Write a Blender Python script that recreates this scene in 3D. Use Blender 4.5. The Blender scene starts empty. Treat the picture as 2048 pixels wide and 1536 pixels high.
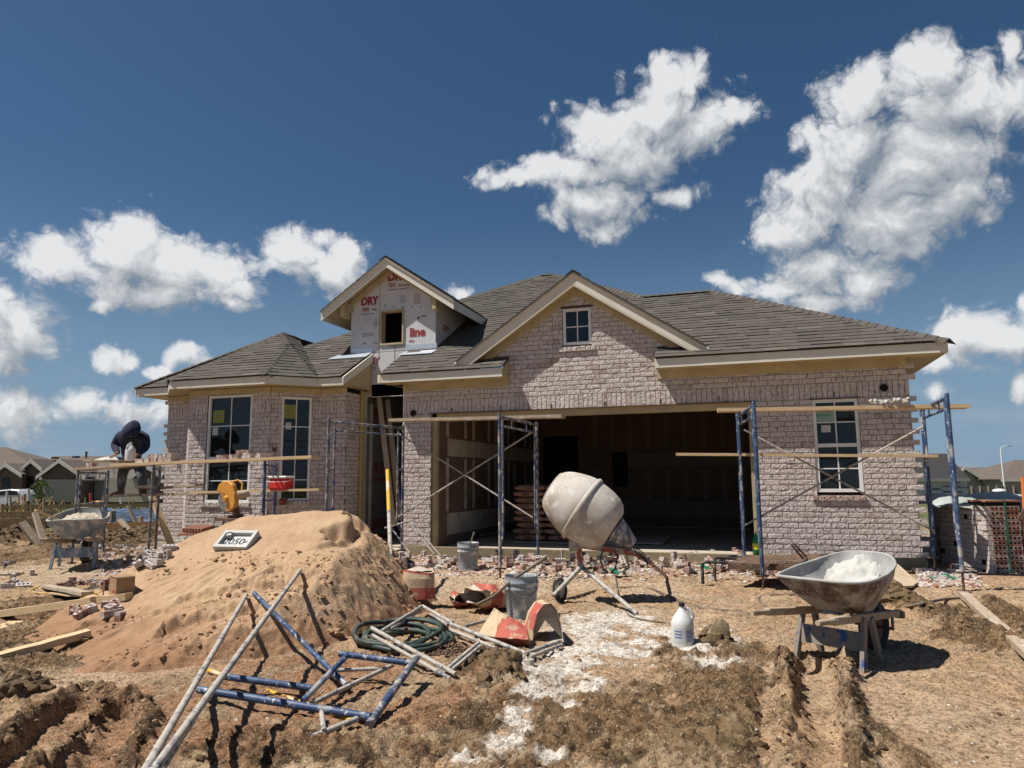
import bpy, math, random
import numpy as np
from mathutils import Vector, Matrix
R_ = math.radians
scene = bpy.context.scene
COL = scene.collection
random.seed(7)
rng = np.random.RandomState(11)

# ---------------- camera ----------------
FPX, CX, CY = 1420.0, 1024.0, 768.0
YAW, PITCH, ROLL = R_(18.2), math.atan(190.0/1420.0), R_(0.4)
EYE = np.array([0.0, 0.0, 1.25])
f_ = np.array([-math.sin(YAW)*math.cos(PITCH), math.cos(YAW)*math.cos(PITCH), math.sin(PITCH)])
r0 = np.array([math.cos(YAW), math.sin(YAW), 0.0]); u0 = np.cross(r0, f_)
rr_ = math.cos(ROLL)*r0 - math.sin(ROLL)*u0
uu_ = math.cos(ROLL)*u0 + math.sin(ROLL)*r0
cam_d = bpy.data.cameras.new('camera'); cam = bpy.data.objects.new('camera', cam_d); COL.objects.link(cam)
cam_d.sensor_width = 36; cam_d.lens = FPX/2048*36; cam_d.clip_end = 5000; cam_d.clip_start = 0.05
m = Matrix.Identity(4)
for i in range(3):
    m[i][0] = rr_[i]; m[i][1] = uu_[i]; m[i][2] = -f_[i]; m[i][3] = EYE[i]
cam.matrix_world = m
scene.camera = cam
scene.render.resolution_x = 1024; scene.render.resolution_y = 768

def ray(x, y): return f_*FPX + rr_*(x-CX) + uu_*(CY-y)
def P(x, y, X=None, Y=None, z=None):
    """world point seen in direction (x,y) lying on the plane X=, Y= or z="""
    d = ray(x, y)
    if X is not None: t = (X-EYE[0])/d[0]
    elif Y is not None: t = (Y-EYE[1])/d[1]
    else: t = ((z or 0.0)-EYE[2])/d[2]
    return Vector(EYE+d*t)

# ---------------- light ----------------
SUNV = Vector((0.5, 0.285, -1.0)).normalized()      # direction the light travels
EL = math.asin(-SUNV.z); AZ = math.atan2(-SUNV.x, -SUNV.y)
sl = bpy.data.lights.new('sun', 'SUN'); sl.energy = 5.0; sl.angle = R_(0.5); sl.color = (1.0, 0.955, 0.88)
so = bpy.data.objects.new('sun', sl); COL.objects.link(so)
so.rotation_euler = SUNV.to_track_quat('-Z', 'Y').to_euler()
scene.view_settings.view_transform = 'Standard'; scene.view_settings.look = 'None'
scene.view_settings.gamma = 1.0; scene.view_settings.exposure = EXPO = 0.45
SKYS = 0.055

def azel(x, y):
    d = ray(x, y); d = d/np.linalg.norm(d)
    return math.atan2(d[0], d[1]), math.asin(d[2])
BLOBS = [(240,500,82,72),(130,520,90,40),(330,530,105,55),(425,545,85,48),(300,590,130,26),(480,575,30,18),(470,612,22,12),(195,605,25,14),
 (575,490,42,40),(645,525,55,45),(690,497,32,24),(638,468,20,20),
 (60,650,60,60),(10,630,60,50),(20,725,45,40),(30,830,50,40),(235,738,42,20),(385,735,26,16),(250,818,85,22),(915,582,22,12),(330,760,30,10),
 (1345,165,66,42),(1305,220,100,50),(1225,262,95,50),(1370,262,90,55),(1450,240,60,26),(1130,340,95,36),(1040,356,66,18),(1200,400,90,45),(1215,450,45,28),(1350,385,42,14),(1280,310,95,50),
 (1860,125,64,58),(1725,190,78,60),(1900,200,125,66),(2000,190,90,55),(1700,290,110,80),(1850,300,125,90),(1650,370,90,75),(1900,400,85,65),(1590,455,80,55),(1770,420,100,85),(1640,540,105,50),(1735,555,60,36),(1570,575,100,22),(1437,572,22,13),(2036,95,26,36),(1965,440,34,24),(1640,600,100,20),
 (1935,680,62,52),(2005,690,44,36),(1880,712,58,24),(2045,775,20,18),(1872,772,24,18),(2030,610,10,10)]

CL = (.9, 2.0, 1.3, .85, .36, -.02)
def make_world():
    w = bpy.data.worlds.new('World'); scene.world = w; w.use_nodes = True
    nt = w.node_tree; nt.nodes.clear(); N = nt.nodes.new; L = nt.links.new
    out = N('ShaderNodeOutputWorld'); bg = N('ShaderNodeBackground'); L(bg.outputs[0], out.inputs[0])
    bg.inputs[1].default_value = SKYS
    sky = N('ShaderNodeTexSky'); sky.sky_type = 'NISHITA'; sky.sun_disc = False
    sky.sun_elevation = EL; sky.sun_rotation = AZ; sky.altitude = 200; sky.air_density = 1.0; sky.dust_density = 0.6; sky.ozone_density = 3.2
    tc = N('ShaderNodeTexCoord'); sep = N('ShaderNodeSeparateXYZ'); L(tc.outputs['Generated'], sep.inputs[0])
    def math_(op, a, b=None, c=None, clamp=False, tree=nt):
        n = tree.nodes.new('ShaderNodeMath'); n.operation = op; n.use_clamp = clamp
        for i, v in enumerate((a, b, c)):
            if v is None: continue
            if isinstance(v, (int, float)): n.inputs[i].default_value = v
            else: tree.links.new(v, n.inputs[i])
        return n.outputs[0]
    # F group: signed field of the cloud masses in (azimuth, elevation)
    g = bpy.data.node_groups.new('cloud_field', 'ShaderNodeTree')
    g.interface.new_socket('v', in_out='INPUT', socket_type='NodeSocketVector')
    g.interface.new_socket('f', in_out='OUTPUT', socket_type='NodeSocketFloat')
    gi = g.nodes.new('NodeGroupInput'); go = g.nodes.new('NodeGroupOutput')
    def noise(scale, det, rough, vec, stretch=None):
        if stretch:
            mm = g.nodes.new('ShaderNodeVectorMath'); mm.operation = 'MULTIPLY'; g.links.new(vec, mm.inputs[0]); mm.inputs[1].default_value = stretch; vec = mm.outputs[0]
        n = g.nodes.new('ShaderNodeTexNoise'); n.inputs['Scale'].default_value = scale; n.inputs['Detail'].default_value = det; n.inputs['Roughness'].default_value = rough
        g.links.new(vec, n.inputs['Vector']); return n
    w1 = noise(9, 3, .5, gi.outputs[0])
    sub = g.nodes.new('ShaderNodeVectorMath'); sub.operation = 'SUBTRACT'; g.links.new(w1.outputs['Color'], sub.inputs[0]); sub.inputs[1].default_value = (.5, .5, .5)
    ma = g.nodes.new('ShaderNodeVectorMath'); ma.operation = 'MULTIPLY_ADD'; g.links.new(sub.outputs[0], ma.inputs[0]); ma.inputs[1].default_value = (.085, .06, 0); g.links.new(gi.outputs[0], ma.inputs[2])
    vec = ma.outputs[0]; cur = None
    for (x, y, rx, ry) in BLOBS:
        a, e = azel(x, y); a2, _ = azel(x+rx, y); _, e2 = azel(x, y-ry)
        ra, re = abs(a2-a)+1e-3, abs(e2-e)+1e-3
        n = g.nodes.new('ShaderNodeVectorMath'); n.operation = 'MULTIPLY_ADD'
        g.links.new(vec, n.inputs[0]); n.inputs[1].default_value = (1/ra, 1/re, 0); n.inputs[2].default_value = (-a/ra, -e/re, 0)
        ln = g.nodes.new('ShaderNodeVectorMath'); ln.operation = 'LENGTH'; g.links.new(n.outputs[0], ln.inputs[0])
        # distance scaled to angular size so that small puffs stay small
        k = math_('MULTIPLY', math_('SUBTRACT', ln.outputs['Value'], 1.0, tree=g), 0.55+min(ra, re)*9, tree=g)
        if cur is None: cur = k
        else:
            s = g.nodes.new('ShaderNodeMath'); s.operation = 'SMOOTH_MIN'; g.links.new(cur, s.inputs[0]); g.links.new(k, s.inputs[1]); s.inputs[2].default_value = .25
            cur = s.outputs[0]
    def bil(scale, det, vec): 
        n = noise(scale, det, .5, vec); return math_('ABSOLUTE', math_('SUBTRACT', n.outputs['Fac'], .5, tree=g), tree=g)
    n2 = noise(16, 6, .55, vec)
    f = math_('MULTIPLY_ADD', n2.outputs['Fac'], -CL[0], CL[0]*.5, tree=g)
    f = math_('MULTIPLY_ADD', bil(15, 1, vec), -CL[1], f, tree=g)
    f = math_('MULTIPLY_ADD', bil(34, 1, vec), -CL[2], f, tree=g)
    f = math_('MULTIPLY_ADD', bil(80, 2, vec), -CL[3], f, tree=g)
    f = math_('MULTIPLY_ADD', bil(190, 2, vec), -CL[4], f, tree=g)
    f = math_('ADD', math_('ADD', cur, f, tree=g), CL[5], tree=g)
    f = math_('MULTIPLY', f, -1.0, tree=g)
    g.links.new(f, go.inputs[0])
    az = math_('ARCTAN2', sep.outputs[0], sep.outputs[1]); el = math_('ARCSINE', sep.outputs[2])
    cv = N('ShaderNodeCombineXYZ'); L(az, cv.inputs[0]); L(el, cv.inputs[1])
    def field(off):
        ad = N('ShaderNodeVectorMath'); ad.operation = 'ADD'; L(cv.outputs[0], ad.inputs[0]); ad.inputs[1].default_value = off
        gn = N('ShaderNodeGroup'); gn.node_tree = g; L(ad.outputs[0], gn.inputs[0]); return gn.outputs[0]
    F0 = field((0, 0, 0)); F1 = field((-.010, .022, 0)); F2 = field((-.02, .065, 0))
    dens = N('ShaderNodeMapRange'); dens.interpolation_type = 'SMOOTHSTEP'; L(F0, dens.inputs[0]); dens.inputs[1].default_value = -.03; dens.inputs[2].default_value = .66
    dif = math_('SUBTRACT', F0, F1)
    dif2 = math_('SUBTRACT', F0, F2)
    light = math_('MULTIPLY_ADD', dif, .42, math_('MULTIPLY_ADD', dif2, .30, .50), clamp=True)
    core = N('ShaderNodeMapRange'); L(F0, core.inputs[0]); core.inputs[1].default_value = .3; core.inputs[2].default_value = 2.2; core.inputs[3].default_value = 0; core.inputs[4].default_value = .22
    light = math_('SUBTRACT', light, core.outputs[0], clamp=True)
    cr = N('ShaderNodeValToRGB'); L(light, cr.inputs[0])
    E_ = cr.color_ramp.elements
    k = 1/SKYS/ (2**EXPO)
    E_[0].position = .12; E_[0].color = (.27*k, .31*k, .36*k, 1); E_[1].position = .88; E_[1].color = (.80*k, .81*k, .82*k, 1)
    mid = cr.color_ramp.elements.new(.5); mid.color = (.49*k, .52*k, .55*k, 1)
    mx = N('ShaderNodeMix'); mx.data_type = 'RGBA'
    # low veil of thin far clouds near the horizon
    vn = N('ShaderNodeTexNoise'); vs = N('ShaderNodeVectorMath'); vs.operation = 'MULTIPLY'; L(cv.outputs[0], vs.inputs[0]); vs.inputs[1].default_value = (1.0, 3.2, 1); L(vs.outputs[0], vn.inputs['Vector'])
    vn.inputs['Scale'].default_value = 7; vn.inputs['Detail'].default_value = 8; vn.inputs['Roughness'].default_value = .58
    vr = N('ShaderNodeMapRange'); vr.interpolation_type = 'SMOOTHSTEP'; L(vn.outputs['Fac'], vr.inputs[0]); vr.inputs[1].default_value = .46; vr.inputs[2].default_value = .72
    ve = N('ShaderNodeMapRange'); L(el, ve.inputs[0]); ve.inputs[1].default_value = .02; ve.inputs[2].default_value = .2; ve.inputs[3].default_value = .5; ve.inputs[4].default_value = 0
    veil = math_('MULTIPLY', vr.outputs[0], ve.outputs[0])
    hs = N('ShaderNodeHueSaturation'); hs.inputs['Saturation'].default_value = 1.15; L(sky.outputs[0], hs.inputs['Color'])
    gm = N('ShaderNodeMix'); gm.data_type = 'RGBA'; gm.blend_type = 'MULTIPLY'; gm.inputs[0].default_value = 1.0; L(hs.outputs[0], gm.inputs[6]); gm.inputs[7].default_value = SKYTINT
    hz_ = N('ShaderNodeMapRange'); hz_.interpolation_type = 'SMOOTHERSTEP'; L(el, hz_.inputs[0]); hz_.inputs[1].default_value = -.06; hz_.inputs[2].default_value = .42; hz_.inputs[3].default_value = .85; hz_.inputs[4].default_value = 0
    m0 = N('ShaderNodeMix'); m0.data_type = 'RGBA'; L(hz_.outputs[0], m0.inputs[0]); L(gm.outputs[2], m0.inputs[6]); m0.inputs[7].default_value = (.23*k, .35*k, .50*k, 1)
    m1 = N('ShaderNodeMix'); m1.data_type = 'RGBA'; L(veil, m1.inputs[0]); L(m0.outputs[2], m1.inputs[6]); m1.inputs[7].default_value = (.42*k, .47*k, .52*k, 1)
    L(math_('MULTIPLY', dens.outputs[0], .96), mx.inputs[0]); L(m1.outputs[2], mx.inputs[6]); L(cr.outputs[0], mx.inputs[7])
    L(mx.outputs[2], bg.inputs[0])
    try: w.cycles.sampling_method = 'MANUAL'; w.cycles.sample_map_resolution = 512
    except Exception: pass
SKYTINT = (.74, .80, .80, 1)
make_world()

# ---------------- helpers ----------------
OFF = {}
def tag(o, label=None, cat=None, group=None, kind=None):
    if label: o['label'] = label
    if cat: o['category'] = cat
    if group: o['group'] = group
    if kind: o['kind'] = kind
    return o
def thing(name, label, cat, loc=(0, 0, 0), rz=0, group=None):
    o = bpy.data.objects.new(name, None); COL.objects.link(o); o.location = loc; o.rotation_euler = (0, 0, rz)
    o.empty_display_size = .1
    return tag(o, label, cat, group)
def world_thing(name, label, cat, loc, group=None):
    o = thing(name, label, cat, loc, 0, group); OFF[o.name] = Vector(loc); return o

class MB:
    def __init__(s): s.v = []; s.f = []; s.c = []; s.mi = []; s.smooth = []; s.cuts = []
    def add(s, vs, fs, col=(1, 1, 1), mi=0, sm=False):
        b = len(s.v); s.cuts.append((b, len(s.f))); s.v.extend([tuple(v) for v in vs])
        for f in fs: s.f.append([b+i for i in f]); s.c.append(col); s.mi.append(mi); s.smooth.append(sm)
    def box(s, c, size, M=None, col=(1, 1, 1), mi=0):
        x, y, z = size[0]/2, size[1]/2, size[2]/2
        vs = [Vector((a, b, d)) for d in (-z, z) for b in (-y, y) for a in (-x, x)]
        if M is not None: vs = [M @ v for v in vs]
        c = Vector(c); vs = [v+c for v in vs]
        s.add(vs, [(0, 2, 3, 1), (4, 5, 7, 6), (0, 1, 5, 4), (2, 6, 7, 3), (0, 4, 6, 2), (1, 3, 7, 5)], col, mi)
    def beam(s, p, q, w, h, up=(0, 0, 1), col=(1, 1, 1), mi=0):
        p, q = Vector(p), Vector(q); d = q-p; L = d.length; d.normalize(); up = Vector(up)
        side = d.cross(up)
        if side.length < 1e-4: side = d.cross(Vector((1, 0, 0)))
        side.normalize(); upv = side.cross(d).normalized()
        s.box((p+q)/2, (L, w, h), Matrix((d, side, upv)).transposed(), col, mi)
    def tube(s, pts, r, seg=8, caps=True, closed=False, col=(1, 1, 1), mi=0, sm=True, flat=1.0, up=None):
        pts = [Vector(p) for p in pts]; n = len(pts)
        rs = r if isinstance(r, (list, tuple)) else [r]*n
        T = []
        for i in range(n):
            if closed: t = pts[(i+1) % n]-pts[i-1]
            else: t = pts[min(i+1, n-1)]-pts[max(i-1, 0)]
            if t.length < 1e-9: t = Vector((0, 0, 1))
            T.append(t.normalized())
        a = Vector(up) if up else (Vector((0, 0, 1)) if abs(T[0].z) < .9 else Vector((1, 0, 0)))
        nrm = (a - T[0]*a.dot(T[0])).normalized(); vs = []
        for i in range(n):
            nrm = (nrm - T[i]*nrm.dot(T[i])).normalized(); b = T[i].cross(nrm)
            for k in range(seg):
                an = 2*math.pi*k/seg
                vs.append(pts[i] + (nrm*math.cos(an)*flat + b*math.sin(an))*rs[i])
        fs = []
        for i in range(n if closed else n-1):
            j = (i+1) % n
            for k in range(seg):
                fs.append((i*seg+k, i*seg+(k+1) % seg, j*seg+(k+1) % seg, j*seg+k))
        s.add(vs, fs, col, mi, sm)
        if caps and not closed:
            s.add(vs[:seg], [tuple(range(seg))[::-1]], col, mi); s.add(vs[-seg:], [tuple(range(seg))], col, mi)
    def prism(s, poly, d, col=(1, 1, 1), mi=0):
        poly = [Vector(p) for p in poly]; d = Vector(d); n = len(poly)
        fs = [tuple(range(n))[::-1], tuple(range(n, 2*n))]+[(i, (i+1) % n, n+(i+1) % n, n+i) for i in range(n)]
        s.add(poly+[p+d for p in poly], fs, col, mi)
    def sheet(s, g, col=(1, 1, 1), sm=True, closed_u=False, mi=0):
        """g: rows of points"""
        nr, nc = len(g), len(g[0]); vs = [p for row in g for p in row]; fs = []
        for i in range(nr-1):
            for k in range(nc if closed_u else nc-1):
                fs.append((i*nc+k, i*nc+(k+1) % nc, (i+1)*nc+(k+1) % nc, (i+1)*nc+k))
        s.add(vs, fs, col, mi, sm)
    def build_each(s, name, mats, parent=None, **k):
        out = []; cu = s.cuts+[(len(s.v), len(s.f))]
        for (v0, f0), (v1, f1) in zip(cu[:-1], cu[1:]):
            b = MB(); b.v = s.v[v0:v1]; b.f = [[i-v0 for i in f] for f in s.f[f0:f1]]; b.c = s.c[f0:f1]; b.mi = s.mi[f0:f1]; b.smooth = s.smooth[f0:f1]
            out.append(b.build(name, mats, parent, **k))
        return out
    def build(s, name, mats, parent=None, bevel=0, off=None, subs=0, solid=0):
        me = bpy.data.meshes.new(name)
        o3 = Vector((0, 0, 0))
        if off is not None: o3 = Vector(off)
        elif parent is not None and parent.name in OFF: o3 = OFF[parent.name]
        vs = [(v[0]-o3.x, v[1]-o3.y, v[2]-o3.z) for v in s.v]
        me.from_pydata(vs, [], s.f)
        if not isinstance(mats, (list, tuple)): mats = [mats]
        for mt in mats: me.materials.append(mt)
        if len(mats) > 1: me.polygons.foreach_set('material_index', s.mi)
        me.polygons.foreach_set('use_smooth', s.smooth)
        ca = me.color_attributes.new('Col', 'FLOAT_COLOR', 'CORNER')
        arr = []
        for f, c in zip(s.f, s.c): arr.extend((c[0], c[1], c[2], 1.0)*len(f))
        ca.data.foreach_set('color', arr)
        me.update()
        o = bpy.data.objects.new(name, me); COL.objects.link(o)
        if parent is not None: o.parent = parent; OFF[o.name] = o3
        elif off is not None: o.location = o3; OFF[o.name] = o3
        if subs: md = o.modifiers.new('s', 'SUBSURF'); md.levels = subs; md.render_levels = subs
        if solid: md = o.modifiers.new('t', 'SOLIDIFY'); md.thickness = solid
        if bevel: md = o.modifiers.new('b', 'BEVEL'); md.width = bevel; md.segments = 1; md.limit_method = 'ANGLE'
        return o

def copy_tree(o, parent=None, label=None):
    c = o.copy(); COL.objects.link(c)
    if parent is not None: c.parent = parent
    if label: c['label'] = label
    for ch in list(o.children): copy_tree(ch, c)
    return c

def mat(name, col, rough=.85, metal=0.0, layers=(), bump=None, attr=False, spec=.35, coat=0, objrand=True, tr=0):
    m = bpy.data.materials.new(name); m.use_nodes = True; nt = m.node_tree; N = nt.nodes.new; L = nt.links.new
    b = nt.nodes['Principled BSDF']
    tc = N('ShaderNodeTexCoord'); vec = tc.outputs['Object']
    if objrand:
        oi = N('ShaderNodeObjectInfo'); ml = N('ShaderNodeVectorMath'); ml.operation = 'SCALE'; ml.inputs[0].default_value = (31.3, 17.7, 23.1)
        L(oi.outputs['Random'], ml.inputs['Scale']); ad = N('ShaderNodeVectorMath'); ad.operation = 'ADD'; L(vec, ad.inputs[0]); L(ml.outputs[0], ad.inputs[1]); vec = ad.outputs[0]
    def nz(scale, stretch, det=6, rg=.6):
        v = vec
        if stretch:
            mm = N('ShaderNodeVectorMath'); mm.operation = 'MULTIPLY'; L(vec, mm.inputs[0]); mm.inputs[1].default_value = stretch; v = mm.outputs[0]
        n = N('ShaderNodeTexNoise'); n.inputs['Scale'].default_value = scale; n.inputs['Detail'].default_value = det; n.inputs['Roughness'].default_value = rg; L(v, n.inputs['Vector']); return n.outputs['Fac']
    if attr:
        at = N('ShaderNodeVertexColor'); at.layer_name = 'Col'
        mm = N('ShaderNodeMix'); mm.data_type = 'RGBA'; mm.blend_type = 'MULTIPLY'; mm.inputs[0].default_value = 1; L(at.outputs[0], mm.inputs[6]); mm.inputs[7].default_value = (*col, 1); cur = mm.outputs[2]
    else:
        rgb = N('ShaderNodeRGB'); rgb.outputs[0].default_value = (*col, 1); cur = rgb.outputs[0]
    for ly in layers:
        c2, sc, lo, hi = ly[:4]; st = ly[4] if len(ly) > 4 else None; amt = ly[5] if len(ly) > 5 else 1.0
        mr = N('ShaderNodeMapRange'); L(nz(sc, st), mr.inputs[0]); mr.inputs[1].default_value = lo; mr.inputs[2].default_value = hi; mr.inputs[4].default_value = amt
        mx = N('ShaderNodeMix'); mx.data_type = 'RGBA'; L(mr.outputs[0], mx.inputs[0]); L(cur, mx.inputs[6]); mx.inputs[7].default_value = (*c2, 1)
        if len(ly) > 6: mx.blend_type = ly[6]
        cur = mx.outputs[2]
    L(cur, b.inputs['Base Color']); b.inputs['Roughness'].default_value = rough; b.inputs['Metallic'].default_value = metal
    b.inputs['Specular IOR Level'].default_value = spec
    if coat: b.inputs['Coat Weight'].default_value = coat
    if tr: b.inputs['Transmission Weight'].default_value = tr
    if bump:
        sc, strg, dist = bump[:3]; bp = N('ShaderNodeBump'); bp.inputs['Strength'].default_value = strg; bp.inputs['Distance'].default_value = dist
        L(nz(sc, bump[3] if len(bump) > 3 else None, 8, .65), bp.inputs['Height']); L(bp.outputs[0], b.inputs['Normal'])
    return m

SPL = (.50, .47, .43)   # mortar splatter
WHT = (.40, .365, .335)
M_ = {}
M_['brick'] = mat('whitewashed_brick', (1, 1, 1), .95, layers=[((.64, .585, .54), 14, .40, .62, (1, 1, 1), .6), ((.19, .135, .115), 42, .52, .64, (1, 1, .35), .75), ((.70, .65, .61), 60, .58, .72, None, .5)], bump=(75, .9, .009, (1, 1, .45)), attr=True, objrand=False)
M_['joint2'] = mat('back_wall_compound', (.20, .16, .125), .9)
M_['mortar'] = mat('mortar', (.26, .235, .21), .95, layers=[((.22, .19, .17), 9, .45, .65)], bump=(60, .6, .006))
M_['brickred'] = mat('raw_brick', (.27, .115, .075), .95, layers=[((.40, .2, .14), 20, .4, .7), ((.16, .07, .05), 45, .5, .7)], bump=(60, .6, .006))
M_['brickmix'] = mat('loose_brick', (1, 1, 1), .95, layers=[((.50, .46, .43), 22, .46, .58), ((.16, .08, .06), 50, .56, .7, None, .6)], bump=(60, .7, .006), attr=True)
M_['shingle'] = mat('shingle', (1, 1, 1), .95, layers=[((.035, .031, .028), 170, .52, .7, None, .55), ((.19, .175, .155), 210, .58, .7, None, .5)], bump=(160, .5, .004), attr=True, spec=.15, objrand=False)
M_['cream'] = mat('cream_trim', (.63, .60, .52), .7, layers=[((.52, .46, .33), 2.5, .5, .75, None, .6)], bump=(90, .12, .003))
M_['soffit'] = mat('tan_soffit', (.40, .325, .19), .8, layers=[((.5, .41, .25), 3, .45, .7)], bump=(60, .1, .003))
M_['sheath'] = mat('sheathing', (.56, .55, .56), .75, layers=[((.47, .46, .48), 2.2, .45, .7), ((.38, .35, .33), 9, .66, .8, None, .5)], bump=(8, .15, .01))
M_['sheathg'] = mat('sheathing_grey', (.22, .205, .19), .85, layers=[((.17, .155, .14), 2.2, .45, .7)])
M_['redink'] = mat('red_ink', (.27, .04, .05), .7)
M_['drkink'] = mat('grey_ink', (.18, .15, .16), .7)
M_['blkink'] = mat('black_ink', (.02, .02, .025), .7)
M_['flash'] = mat('flashing', (.60, .64, .68), .35, metal=.55, bump=(9, .3, .01))
M_['vinyl'] = mat('white_vinyl', (.72, .72, .70), .45)
M_['glass'] = mat('window_glass', (.008, .011, .012), .03, layers=[((.04, .035, .028), 5, .60, .66, (1, 1, 4), .35)], spec=.45)
M_['concrete'] = mat('concrete', (.42, .37, .30), .9, layers=[((.33, .27, .2), 1.7, .42, .7), ((.5, .46, .4), 8, .55, .7)], bump=(40, .3, .004))
M_['found'] = mat('muddy_foundation', (.24, .19, .115), .9, layers=[((.34, .29, .2), 3, .5, .7), ((.15, .11, .06), 7, .55, .75)], bump=(25, .5, .008))
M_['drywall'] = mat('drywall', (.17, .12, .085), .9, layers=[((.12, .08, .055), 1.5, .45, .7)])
M_['joint'] = mat('joint_compound', (.50, .45, .38), .9, layers=[((.34, .28, .22), 4, .45, .7)])
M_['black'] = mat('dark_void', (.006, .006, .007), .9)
M_['woodn'] = mat('new_lumber', (.56, .42, .25), .75, layers=[((.43, .28, .13), 7, .48, .68, (1, 12, 12)), ((.30, .2, .1), 5, .68, .76)], bump=(12, .2, .003, (1, 14, 14)))
M_['woodo'] = mat('weathered_plank', (.40, .32, .23), .85, layers=[((.27, .2, .13), 5, .45, .68, (1, 12, 12)), (SPL, 14, .60, .66)], bump=(14, .4, .005, (1, 14, 14)))
M_['woodx'] = mat('form_lumber', (.42, .28, .14), .85, layers=[((.25, .16, .08), 4, .45, .68, (4, 4, 1)), ((.5, .40, .26), 9, .58, .7)], bump=(14, .3, .005))
M_['ply'] = mat('plywood', (.52, .42, .30), .85, layers=[((.42, .31, .19), 3, .45, .68, (1, 5, 1)), (SPL, 9, .6, .66)])
M_['blue'] = mat('blue_scaffold_paint', (.028, .055, .125), .5, layers=[((.075, .12, .21), 6, .5, .62), ((.46, .44, .42), 38, .60, .65, (1, 1, .5)), ((.40, .38, .36), 3.5, .55, .62, None, .8), ((.14, .07, .04), 9, .66, .7)], bump=(50, .35, .004))
M_['galv'] = mat('caked_pipe', (.38, .345, .30), .75, layers=[((.22, .2, .19), 18, .50, .60), ((.10, .12, .17), 9, .58, .64), ((.55, .52, .48), 50, .58, .66)], bump=(55, .5, .005))
M_['greyp'] = mat('grey_blue_pipe', (.12, .125, .14), .6, layers=[((.40, .38, .35), 22, .50, .60, (1, 1, .5)), ((.035, .06, .14), 8, .52, .6)], bump=(55, .4, .004))
M_['yelp'] = mat('yellow_pipe', (.60, .33, .03), .5, layers=[((.55, .5, .4), 5, .52, .62)])
M_['rust'] = mat('rusty_steel', (.11, .065, .045), .8, metal=.2, layers=[((.2, .12, .08), 12, .48, .65), ((.4, .36, .32), 30, .62, .7)], bump=(60, .4, .004))
M_['saw'] = mat('saw_yellow', (.58, .26, .04), .45, layers=[((.55, .30, .08), 8, .5, .7), ((.6, .5, .38), 25, .62, .72, None, .6)])
M_['steel'] = mat('steel', (.32, .32, .31), .45, metal=.7, layers=[((.2, .18, .16), 15, .5, .65)])
M_['rubber'] = mat('rubber', (.03, .03, .03), .85, layers=[((.25, .21, .17), 9, .54, .66)], bump=(40, .4, .005))
M_['redp'] = mat('red_paint', (.50, .05, .035), .55, layers=[((.4, .3, .26), 16, .55, .64)])
M_['redpl'] = mat('red_plastic', (.62, .03, .03), .4)
M_['redmix'] = mat('mixer_frame_paint', (.34, .085, .05), .65, layers=[((.36, .33, .31), 11, .47, .56), ((.18, .15, .14), 25, .56, .66)], bump=(40, .5, .006))
M_['drum'] = mat('caked_drum', (.50, .46, .41), .9, layers=[((.36, .30, .235), 3, .46, .62), ((.60, .57, .53), 12, .52, .66), ((.33, .29, .25), 26, .58, .66, None, .6), ((.25, .2, .16), 60, .70, .76)], bump=(30, .35, .006))
M_['pail'] = mat('grey_pail', (.22, .245, .27), .55, layers=[((.5, .48, .45), 7, .52, .60), ((.4, .38, .35), 30, .6, .66)], bump=(30, .2, .004))
M_['cake'] = mat('lime_putty', (.45, .435, .405), .95, layers=[((.35, .33, .30), 9, .5, .7), ((.4, .34, .28), 80, .70, .75)], bump=(35, .6, .008))
M_['white'] = mat('white_plastic', (.58, .58, .565), .4, layers=[((.48, .46, .42), 9, .6, .75)])
M_['tray_in'] = mat('tray_inside', (.30, .295, .285), .95, layers=[((.42, .41, .39), 5, .45, .62), ((.3, .28, .26), 14, .58, .7)], bump=(30, .4, .005))
M_['tray_out'] = mat('tray_outside', (.12, .075, .055), .85, layers=[((.36, .335, .31), 5.5, .41, .55, (1, 1, .5)), ((.5, .48, .45), 40, .60, .66)], bump=(40, .5, .005))
M_['tray_blue'] = mat('tray_blue', (.17, .22, .28), .7, layers=[((.42, .43, .43), 9, .47, .6, (1, 1, .5)), ((.08, .10, .14), 16, .6, .7)], bump=(40, .5, .005))
M_['legblue'] = mat('barrow_leg_paint', (.22, .19, .16), .8, layers=[((.03, .07, .24), 14, .56, .62), ((.2, .17, .14), 30, .62, .7)], bump=(40, .5, .005))
M_['paperred'] = mat('red_paper', (.40, .10, .07), .9, layers=[((.42, .30, .22), 10, .56, .66)], bump=(14, .5, .012))
M_['paper'] = mat('kraft_paper', (.50, .37, .24), .9, layers=[((.42, .29, .17), 8, .5, .7)], bump=(14, .5, .012))
M_['paperin'] = mat('paper_inside', (.44, .38, .33), .9, layers=[((.3, .24, .2), 8, .5, .7)], bump=(14, .5, .012))
M_['bagdark'] = mat('mortar_bag_paper', (.30, .16, .10), .9, layers=[((.36, .23, .14), 5, .45, .7)], bump=(12, .4, .01))
M_['card'] = mat('cardboard', (.30, .185, .105), .85, bump=(50, .1, .003))
M_['hose'] = mat('green_hose', (.035, .055, .048), .5, layers=[((.16, .13, .09), 7, .52, .66)], bump=(60, .3, .003))
M_['cordb'] = mat('muddy_hose', (.13, .10, .075), .8, layers=[((.2, .15, .1), 9, .5, .66)])
M_['cordy'] = mat('yellow_cord', (.58, .38, .10), .6)
M_['cordo'] = mat('orange_cord', (.60, .16, .03), .6)
M_['green'] = mat('green_plastic', (.02, .16, .09), .5)
M_['gbott'] = mat('green_bottle', (.02, .22, .05), .2)
M_['yel'] = mat('yellow_label', (.75, .65, .05), .5)
M_['lime'] = mat('lime_sticker', (.24, .27, .05), .6)
M_['limeg'] = mat('pale_green_sticker', (.25, .36, .28), .6)
M_['wpaper'] = mat('white_paper', (.46, .47, .46), .7)
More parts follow.
